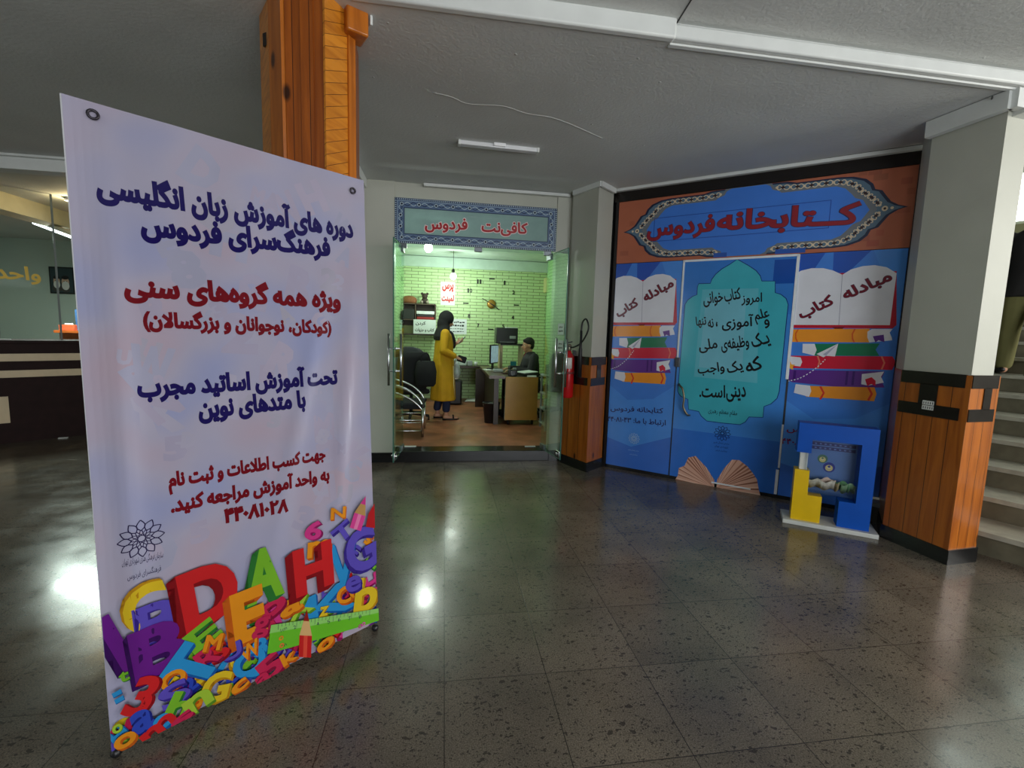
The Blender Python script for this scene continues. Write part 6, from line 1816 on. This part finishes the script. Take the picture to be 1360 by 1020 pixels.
for yy in (-0.02, 0.02):
    MB().tube(smooth_path([(bg.x - 0.07, 6.88 + yy, FZ + 0.92), (bg.x - 0.05, 6.88 + yy, FZ + 1.03), (bg.x + 0.03, 6.88 + yy, FZ + 1.04), (bg.x + 0.07, 6.88 + yy, FZ + 0.92)], 6), 0.008, 8).build('handle', FABRIC, hb)
q = at_z(543, 593, 0.125); solo('mat_card', MB().box((q.x, q.y, 0.1275), (0.17, 0.05, 0.004)), WHITEP, 'white card strip lying on the black doorstep at the left', 'card', (q.x, q.y, 0.1255))
q = at_z(704, 593, 0.125); solo('mat_card', MB().box((q.x, q.y, 0.1275), (0.13, 0.03, 0.004)), WHITEP, 'white card strip lying on the black doorstep at the right', 'card', (q.x, q.y, 0.1255))

# ------------------------------------------------------------------ people
SKIN = mat('skin', (196, 146, 118), rough=0.5, var=0.05)


def remeshed(mb, voxel, it=4, fac=0.5):
    bmesh.ops.recalc_face_normals(mb.bm, faces=mb.bm.faces)
    me = bpy.data.meshes.new('tmp'); mb.bm.to_mesh(me); mb.bm.free()
    o = bpy.data.objects.new('tmp', me); COL.objects.link(o)
    r = o.modifiers.new('r', 'REMESH'); r.mode = 'VOXEL'; r.voxel_size = voxel; r.use_smooth_shade = True
    if it:
        s = o.modifiers.new('s', 'SMOOTH'); s.iterations = it; s.factor = fac
    bpy.context.view_layer.update()
    ev = o.evaluated_get(bpy.context.evaluated_depsgraph_get())
    new = bpy.data.meshes.new_from_object(ev)
    bpy.data.objects.remove(o); bpy.data.meshes.remove(me)
    for p in new.polygons:
        p.use_smooth = True
    return new


def limb(mb, pts, rs):
    """tapering limb with round joints"""
    for i, p in enumerate(pts):
        mb.ball(p, rs[i], seg=12)
    for i in range(len(pts) - 1):
        mb.tube([pts[i], pts[i + 1]], [rs[i], rs[i + 1]], 12)


def hand(mb, wrist, direction, palm_n, thumb_side, curl=0.5, s=1.0):
    """palm, four unequal fingers and a thumb off the side of the palm"""
    d = Vector(direction).normalized(); n = Vector(palm_n); n = (n - d * n.dot(d)).normalized(); x = d.cross(n) * thumb_side
    w = Vector(wrist)
    pc = w + d * 0.05 * s
    rot = Matrix((x, n, d)).transposed()
    mb.ball(tuple(pc), 0.045 * s, (0.88, 0.36, 1.15), seg=14, rot=rot)
    for i, (off, ln) in enumerate(((0.030, 0.066), (0.010, 0.074), (-0.010, 0.069), (-0.029, 0.055))):
        b0 = w + d * 0.085 * s + x * off * s
        p1 = b0 + (d * math.cos(curl * 0.5) + n * math.sin(curl * 0.5)) * ln * 0.5 * s
        p2 = p1 + (d * math.cos(curl * 1.5) + n * math.sin(curl * 1.5)) * ln * 0.32 * s
        p3 = p2 + (d * math.cos(curl * 2.3) + n * math.sin(curl * 2.3)) * ln * 0.25 * s
        limb(mb, [tuple(b0 - d * 0.012 * s), tuple(p1), tuple(p2), tuple(p3)], [0.0095 * s, 0.0088 * s, 0.008 * s, 0.0072 * s])
    t0 = w + d * 0.028 * s + x * 0.026 * s
    t1 = t0 + (d * 0.55 + x * 0.75 + n * 0.2) * 0.036 * s; t2 = t1 + (d * 0.85 + x * 0.30 + n * 0.35) * 0.034 * s
    limb(mb, [tuple(t0), tuple(t1), tuple(t2)], [0.013 * s, 0.0105 * s, 0.0085 * s])


def head(mb, c, fwd, up, s=1.0):
    f = Vector(fwd).normalized(); u = Vector(up); u = (u - f * u.dot(f)).normalized(); l = u.cross(f)
    c = Vector(c)
    rot = Matrix((f, l, u)).transposed()
    def P(a, b_, d_): return c + (f * a + l * b_ + u * d_) * s
    mb.ball(tuple(P(-0.008, 0, 0.025)), 0.093 * s, (1.02, 0.82, 0.98), seg=20, rot=rot)
    mb.ball(tuple(P(0.024, 0, -0.035)), 0.070 * s, (0.95, 0.82, 1.12), seg=18, rot=rot)
    mb.ball(tuple(P(0.058, 0, -0.090)), 0.026 * s, (1, 1.2, 0.8), seg=12, rot=rot)          # chin
    mb.tube([tuple(P(0.085, 0, 0.012)), tuple(P(0.108, 0, -0.026))], [0.007 * s, 0.013 * s], 10); mb.ball(tuple(P(0.104, 0, -0.028)), 0.014 * s, seg=10)
    mb.ball(tuple(P(0.080, 0, -0.060)), 0.016 * s, (0.7, 1.5, 0.55), seg=10, rot=rot)       # lips
    for k in (-1, 1):
        mb.ball(tuple(P(0.074, 0.034 * k, 0.024)), 0.017 * s, (0.6, 1.3, 0.5), seg=10, rot=rot)   # brow
        mb.ball(tuple(P(-0.006, 0.078 * k, -0.012)), 0.026 * s, (0.75, 0.32, 1.15), seg=10, rot=rot)   # ear
        mb.ball(tuple(P(0.052, 0.042 * k, -0.028)), 0.024 * s, (1, 0.8, 0.8), seg=10, rot=rot)
    return P, rot


def face_bits(P, rot, t, s=1.0, brow=(30, 22, 18)):
    for k in (-1, 1):
        eye = MB().ball(tuple(P(0.0735, 0.031 * k, 0.008)), 0.0125 * s, (0.75, 1.1, 0.75), seg=12, rot=rot).build('eye', mat('eye_white', (226, 222, 214), rough=0.2), t)
        MB().ball(tuple(P(0.0822, 0.031 * k, 0.007)), 0.0055 * s, (0.5, 1, 1), seg=10, rot=rot).build('iris', mat('iris_brown', (42, 26, 18), rough=0.2), eye)
        MB().ball(tuple(P(0.082, 0.033 * k, 0.028)), 0.014 * s, (0.35, 1.25, 0.26), seg=10, rot=rot).build('eyebrow', mat('brow_dark', brow), t)
    MB().ball(tuple(P(0.089, 0, -0.060)), 0.015 * s, (0.45, 1.35, 0.42), seg=10, rot=rot).build('lips', mat('lips', (150, 84, 76), rough=0.4), t)


def loft_local(R, rows, seg=24):
    """rows of (z, cx, cy, rx, ry, wobble, phase)"""
    m = MB(); rs = []
    for z, cx_, cy_, rx_, ry_, wob, ph in rows:
        rs.append([R @ Vector((cx_ + rx_ * (1 + wob * math.sin(6 * k * 2 * PI / seg + ph)) * math.cos(k * 2 * PI / seg), cy_ + ry_ * (1 + wob * math.sin(6 * k * 2 * PI / seg + ph)) * math.sin(k * 2 * PI / seg), z)) for k in range(seg)])
    return m.rings(rs)


# the woman in yellow, seen from her right side, looking at her phone
wp = at_z(588, 556, FZ); wrz = 0.12
wm = thing('person', 'person standing in a long mustard coat and black headscarf, looking at a phone', 'person', (wp.x, wp.y, FZ), wrz)
R = Matrix.Translation((wp.x, wp.y, FZ)) @ Matrix.Rotation(wrz, 4, 'Z')
def w(p): return tuple(R @ Vector(p))
def wd(p): return R.to_3x3() @ Vector(p)
b_ = MB()
for s, dx in ((-1, 0.05), (1, -0.07)):
    limb(b_, [w((0.0, 0.085 * s, 0.86)), w((0.02 + dx * 0.5, 0.09 * s, 0.47)), w((-0.01 + dx, 0.09 * s, 0.09))], [0.082, 0.052, 0.036])
    limb(b_, [w((-0.03 + dx, 0.09 * s, 0.045)), w((0.10 + dx, 0.10 * s, 0.035)), w((0.155 + dx, 0.105 * s, 0.028))], [0.034, 0.032, 0.024])
b_.rings([[w((cx_ + rx_ * math.cos(k * PI / 10), ry_ * math.sin(k * PI / 10), z)) for k in range(20)] for z, cx_, rx_, ry_ in ((0.80, 0, 0.06, 0.10), (0.88, 0, 0.11, 0.165), (1.02, 0.005, 0.09, 0.125), (1.18, 0.01, 0.105, 0.14), (1.32, 0.0, 0.095, 0.165), (1.38, 0.0, 0.06, 0.12), (1.41, 0, 0.03, 0.05))])
limb(b_, [w((0.0, 0, 1.36)), w((0.02, 0, 1.44)), w((0.035, 0, 1.50))], [0.06, 0.05, 0.048])
PH, rotH = head(b_, w((0.05, 0, 1.545)), wd((0.9, 0, -0.34)), wd((0.3, 0, 1)), 0.97)
ra = [w((0.0, -0.185, 1.345)), w((-0.03, -0.235, 1.09)), w((0.17, -0.20, 0.99))]; la = [w((0.0, 0.185, 1.345)), w((0.02, 0.23, 1.10)), w((0.21, 0.10, 1.20))]
limb(b_, ra, [0.05, 0.04, 0.028]); limb(b_, la, [0.05, 0.04, 0.028])
hand(b_, ra[2], wd((0.9, 0.15, -0.25)), wd((0, 0.6, -0.6)), 1, 0.9); hand(b_, la[2], wd((0.75, -0.35, 0.35)), wd((-0.2, -0.6, 0.6)), -1, 0.7)
link_mesh('body', remeshed(b_, 0.0075, 3), SKIN, wm)
face_bits(PH, rotH, wm, 0.97)
YC = mat('mustard_cloth', (196, 148, 10), rough=0.8, var=0.1, scale=6, bump=0.15, bscale=90)
cm_ = loft_local(R, [(0.31, 0.0, 0, 0.205, 0.25, 0.05, 0), (0.33, 0.0, 0, 0.205, 0.25, 0.05, 0), (0.60, 0.0, 0, 0.185, 0.235, 0.04, 0.3), (0.86, 0.0, 0, 0.17, 0.22, 0.025, 0.5), (1.02, 0.0, 0, 0.15, 0.195, 0.015, 0.6), (1.18, 0.005, 0, 0.145, 0.195, 0.0, 0), (1.32, 0.0, 0, 0.12, 0.205, 0, 0), (1.39, 0.0, 0, 0.075, 0.14, 0, 0), (1.43, 0.01, 0, 0.05, 0.06, 0, 0)])
limb(cm_, [ra[0], ra[1], tuple(Vector(ra[1]).lerp(Vector(ra[2]), 0.80))], [0.072, 0.064, 0.05]); limb(cm_, [la[0], la[1], tuple(Vector(la[1]).lerp(Vector(la[2]), 0.80))], [0.072, 0.064, 0.05])
link_mesh('coat', remeshed(cm_, 0.011, 3), YC, wm)
MB().tube([w((0.155, -0.15, 0.36)), w((0.14, -0.16, 0.60)), w((0.135, -0.14, 0.85))], [0.012, 0.011, 0.009], 8).build('coat_edge', mat('coat_lining', (226, 210, 150), rough=0.8), wm)
HJ = mat('black_scarf', (18, 18, 22), rough=0.9, bump=0.2, bscale=60)
hj = MB()
hr = rotH
hj.ball(tuple(PH(-0.028, 0, 0.03)), 0.118, (1.02, 0.9, 1.02), seg=20, rot=hr); hj.ball(tuple(PH(-0.04, 0, -0.06)), 0.105, (0.95, 0.95, 1.2), seg=18, rot=hr)
hj.rings([[w((cx_ + rx_ * math.cos(k * PI / 10), ry_ * math.sin(k * PI / 10), z)) for k in range(20)] for z, cx_, rx_, ry_ in ((1.24, -0.03, 0.125, 0.185), (1.30, -0.03, 0.135, 0.20), (1.38, -0.02, 0.115, 0.16), (1.46, 0.0, 0.095, 0.105), (1.52, 0.0, 0.08, 0.085))])
limb(hj, [w((0.11, 0.02, 1.33)), w((0.15, 0.03, 1.24)), w((0.16, 0.03, 1.14))], [0.05, 0.045, 0.03])
link_mesh('headscarf', remeshed(hj, 0.011, 4), HJ, wm)
jn = MB()
for s, dx in ((-1, 0.05), (1, -0.07)):
    limb(jn, [w((0.0, 0.085 * s, 0.60)), w((0.02 + dx * 0.5, 0.09 * s, 0.46)), w((-0.01 + dx, 0.09 * s, 0.17))], [0.085, 0.072, 0.062])
link_mesh('jeans', remeshed(jn, 0.011, 2), mat('dark_denim', (30, 40, 72), rough=0.85, bump=0.2, bscale=150), wm)
for s, dx in ((-1, 0.05), (1, -0.07)):
    m = MB(); m.rings([[w((dx + 0.06 + x * k1, 0.098 * s + y * k2, z)) for x, y in ((-0.125, -0.028), (-0.125, 0.028), (0.0, 0.045), (0.09, 0.045), (0.13, 0.0), (0.09, -0.045), (0.0, -0.045))] for z, k1, k2 in ((0.0, 1, 1), (0.016, 1.03, 1.03), (0.022, 0.98, 0.95))])
    m.tube(smooth_path([w((dx + 0.10, 0.098 * s - 0.045, 0.02)), w((dx + 0.10, 0.098 * s, 0.072)), w((dx + 0.10, 0.098 * s + 0.045, 0.02))], 6), 0.012, 8)
    m.build('shoe', BLACKP, wm)
ph = Vector(la[2]) + wd((0.085, -0.03, 0.05))
pt = thing('phone', 'phone held up in the hand of the person in the mustard coat', 'phone', tuple(ph - Vector((0, 0, 0.06))), wrz)
MB().box(tuple(ph), (0.012, 0.072, 0.15), rz=wrz, ry=0.75, bev=0.004).build('case', BLACKP, pt)
MB().box(tuple(ph - wd((0.0054, 0, -0.0048))), (0.002, 0.064, 0.135), rz=wrz, ry=0.75).build('screen', mat('phone_screen', (120, 130, 140), rough=0.2, emit=0.3), pt)
cbp = Vector(ra[2]) + wd((0.09, 0.02, -0.03))
solo('clutch_bag', MB().box(tuple(cbp), (0.14, 0.05, 0.10), rz=wrz, ry=0.3, bev=0.015), FABRIC, 'small black clutch held at the waist of the person in the mustard coat', 'bag', tuple(cbp))
pb = at_y(598, 480, 7.3); m = MB(); m.rings([[w((0.20 + a_ * math.cos(t_), -0.02 + c_ * math.sin(t_), z)) for t_ in [k * PI / 6 for k in range(12)]] for z, a_, c_ in ((0.66, 0.05, 0.10), (0.74, 0.07, 0.12), (0.88, 0.05, 0.09), (0.95, 0.02, 0.03))])
solo('plastic_bag', m, mat('pale_plastic_bag', (176, 190, 190), rough=0.3), 'pale plastic bag hanging from the hand of the person in the mustard coat', 'bag', w((0.2, -0.02, 0.66)))

# the man at the desk, turned to the left
mp0 = at_y(706, 470, 7.62); mrz = PI + 0.1
mn_ = thing('person', 'person with short black hair in a black jacket sitting at the desk', 'person', (mp0.x + 0.02, 7.62, FZ), mrz)
R = Matrix.Translation((mp0.x + 0.02, 7.62, FZ)) @ Matrix.Rotation(mrz, 4, 'Z')
b_ = MB()
for s in (-1, 1):
    limb(b_, [w((0.0, 0.09 * s, 0.55)), w((0.40, 0.12 * s, 0.56)), w((0.42, 0.12 * s, 0.10))], [0.088, 0.06, 0.042])
    limb(b_, [w((0.40, 0.12 * s, 0.05)), w((0.58, 0.13 * s, 0.035))], [0.04, 0.032])
b_.rings([[w((cx_ + rx_ * math.cos(k * PI / 10), ry_ * math.sin(k * PI / 10), z)) for k in range(20)] for z, cx_, rx_, ry_ in ((0.46, 0, 0.10, 0.14), (0.54, 0, 0.13, 0.175), (0.70, 0.02, 0.11, 0.16), (0.86, 0.04, 0.12, 0.18), (0.97, 0.04, 0.10, 0.19), (1.03, 0.045, 0.06, 0.12), (1.06, 0.05, 0.04, 0.05))])
limb(b_, [w((0.045, 0, 1.0)), w((0.06, 0, 1.08)), w((0.075, 0, 1.12))], [0.07, 0.057, 0.055])
PH, rotH = head(b_, w((0.085, 0, 1.185)), wd((1, 0.0, -0.1)), wd((0.1, 0, 1)), 1.0)
ra = [w((0.03, -0.20, 0.99)), w((0.10, -0.255, 0.76)), w((0.36, -0.16, 0.79))]; la = [w((0.03, 0.20, 0.99)), w((0.10, 0.255, 0.76)), w((0.36, 0.14, 0.79))]
limb(b_, ra, [0.055, 0.045, 0.031]); limb(b_, la, [0.055, 0.045, 0.031])
hand(b_, ra[2], wd((1, 0.2, -0.1)), wd((0, 0, -1)), -1, 0.5); hand(b_, la[2], wd((1, -0.2, -0.1)), wd((0, 0, -1)), 1, 0.5)
link_mesh('body', remeshed(b_, 0.0075, 3), SKIN, mn_)
face_bits(PH, rotH, mn_)
hh_ = MB(); hh_.ball(tuple(PH(-0.018, 0, 0.048)), 0.096, (1.02, 0.87, 0.92), seg=20, rot=rotH); hh_.ball(tuple(PH(-0.045, 0, -0.005)), 0.072, (0.85, 1.08, 1.0), seg=16, rot=rotH); hh_.ball(tuple(PH(0.04, 0, 0.088)), 0.05, (0.9, 1.1, 0.55), seg=14, rot=rotH)
link_mesh('hair', remeshed(hh_, 0.008, 2), mat('black_hair', (20, 17, 15), rough=0.7, bump=0.5, bscale=250), mn_)
jk = MB(); jk.rings([[w((cx_ + rx_ * math.cos(k * PI / 10), ry_ * math.sin(k * PI / 10), z)) for k in range(20)] for z, cx_, rx_, ry_ in ((0.48, 0, 0.155, 0.20), (0.54, 0, 0.155, 0.20), (0.70, 0.02, 0.135, 0.185), (0.86, 0.035, 0.145, 0.205), (0.97, 0.035, 0.125, 0.215), (1.04, 0.035, 0.085, 0.14), (1.085, 0.04, 0.068, 0.075))])
limb(jk, [ra[0], ra[1], tuple(Vector(ra[1]).lerp(Vector(ra[2]), 0.85))], [0.078, 0.065, 0.046]); limb(jk, [la[0], la[1], tuple(Vector(la[1]).lerp(Vector(la[2]), 0.85))], [0.078, 0.065, 0.046])
link_mesh('jacket', remeshed(jk, 0.011, 3), mat('black_jacket', (26, 24, 30), rough=0.75, bump=0.15, bscale=60), mn_)
MB().tube(smooth_path([w((0.135, -0.055, 0.95)), w((0.12, -0.065, 1.03)), w((0.07, -0.072, 1.09)), w((0.01, -0.05, 1.10))], 5), 0.011, 8).build('collar', mat('maroon_collar', (140, 50, 48), rough=0.8), mn_)
tr_ = MB()
for s in (-1, 1):
    limb(tr_, [w((0.0, 0.09 * s, 0.55)), w((0.40, 0.12 * s, 0.56)), w((0.42, 0.12 * s, 0.12))], [0.105, 0.08, 0.062])
link_mesh('trousers', remeshed(tr_, 0.012, 2), mat('grey_trousers', (46, 48, 54), rough=0.85), mn_)
for s in (-1, 1):
    MB().ball(w((0.50, 0.125 * s, 0.045)), 0.06, (2.2, 0.85, 0.75), rot=R.to_3x3()).build('shoe', BLACKP, mn_)

# the person going up the stairs at the picture's edge
kst = 6; sp_ = SN * (S0 + kst * RUN + 0.19); zst = RISE * (kst + 1)
dr = ray(1366, 400); tt = (S0 + kst * RUN + 0.19) / (dr.x * SN.x + dr.y * SN.y); pp = Vector((dr.x * tt, dr.y * tt, zst)); prz = SA + 0.2
up_ = thing('person', 'person in a dark jacket and olive trousers climbing the stairs at the right edge', 'person', tuple(pp), prz)
R = Matrix.Translation(pp) @ Matrix.Rotation(prz, 4, 'Z')
b_ = MB(); lg = {}
for s, dx, dz_ in ((1, 0.10, 0.0), (-1, -0.16, -RISE)):
    lg[s] = [w((0.0, 0.10 * s, 0.90)), w((0.06 + dx * 0.8, 0.11 * s, 0.48 + dz_ * 0.5)), w((dx, 0.11 * s, 0.09 + dz_))]
    lg[s] = [tuple(p) for p in lg[s]]
    limb(b_, lg[s], [0.092, 0.058, 0.042]); limb(b_, [w((dx - 0.02, 0.11 * s, 0.05 + dz_)), w((dx + 0.15, 0.12 * s, 0.035 + dz_))], [0.04, 0.03])
b_.rings([[w((cx_ + rx_ * math.cos(k * PI / 10), ry_ * math.sin(k * PI / 10), z)) for k in range(20)] for z, cx_, rx_, ry_ in ((0.82, 0, 0.08, 0.12), (0.92, 0, 0.12, 0.17), (1.08, 0.03, 0.10, 0.15), (1.26, 0.06, 0.12, 0.18), (1.40, 0.08, 0.10, 0.19), (1.46, 0.09, 0.06, 0.13), (1.49, 0.09, 0.04, 0.05))])
limb(b_, [w((0.09, 0, 1.44)), w((0.11, 0, 1.52)), w((0.125, 0, 1.57))], [0.065, 0.055, 0.052])
PH, rotH = head(b_, w((0.14, 0, 1.635)), wd((1, 0, -0.15)), wd((0.15, 0, 1)), 1.0)
la = [w((0.08, 0.20, 1.41)), w((0.05, 0.30, 1.08)), w((0.02, 0.335, 0.78))]; ra = [w((0.08, -0.20, 1.41)), w((0.02, -0.26, 1.12)), w((0.20, -0.24, 0.93))]
limb(b_, la, [0.055, 0.045, 0.031]); limb(b_, ra, [0.055, 0.045, 0.031])
hand(b_, la[2], wd((0.05, 0.05, -1)), wd((0, -1, 0)), -1, 0.5); hand(b_, ra[2], wd((1, 0, -0.4)), wd((0, 0.8, -0.4)), 1, 0.5)
link_mesh('body', remeshed(b_, 0.008, 3), SKIN, up_)
face_bits(PH, rotH, up_)
hh_ = MB(); hh_.ball(tuple(PH(-0.018, 0, 0.048)), 0.098, (1.02, 0.88, 0.94), seg=20, rot=rotH); hh_.ball(tuple(PH(-0.045, 0, -0.01)), 0.076, (0.85, 1.08, 1.05), seg=16, rot=rotH)
link_mesh('hair', remeshed(hh_, 0.009, 2), MATS['black_hair'], up_)
jk = loft_local(R, [(0.80, 0.0, 0, 0.19, 0.25, 0.03, 0), (0.84, 0.0, 0, 0.19, 0.25, 0.03, 0), (1.08, 0.03, 0, 0.155, 0.205, 0, 0), (1.26, 0.055, 0, 0.15, 0.22, 0, 0), (1.40, 0.075, 0, 0.125, 0.225, 0, 0), (1.47, 0.085, 0, 0.085, 0.145, 0, 0), (1.52, 0.10, 0, 0.07, 0.075, 0, 0)])
limb(jk, [la[0], la[1], tuple(Vector(la[1]).lerp(Vector(la[2]), 0.92))], [0.082, 0.066, 0.046]); limb(jk, [ra[0], ra[1], tuple(Vector(ra[1]).lerp(Vector(ra[2]), 0.9))], [0.082, 0.066, 0.046])
link_mesh('jacket', remeshed(jk, 0.012, 3), mat('dark_jacket', (24, 22, 22), rough=0.8), up_)
tr_ = MB()
for s in (-1, 1):
    limb(tr_, [lg[s][0], lg[s][1], tuple(Vector(lg[s][1]).lerp(Vector(lg[s][2]), 0.94))], [0.125, 0.10, 0.075])
link_mesh('trousers', remeshed(tr_, 0.012, 2), mat('olive_trousers', (112, 110, 66), rough=0.85), up_)
for s, dx, dz_ in ((1, 0.10, 0.0), (-1, -0.16, -RISE)):
    MB().ball(w((dx + 0.06, 0.115 * s, 0.046 + dz_)), 0.058, (2.3, 0.85, 0.76), rot=R.to_3x3()).build('shoe', BLACKP, up_)
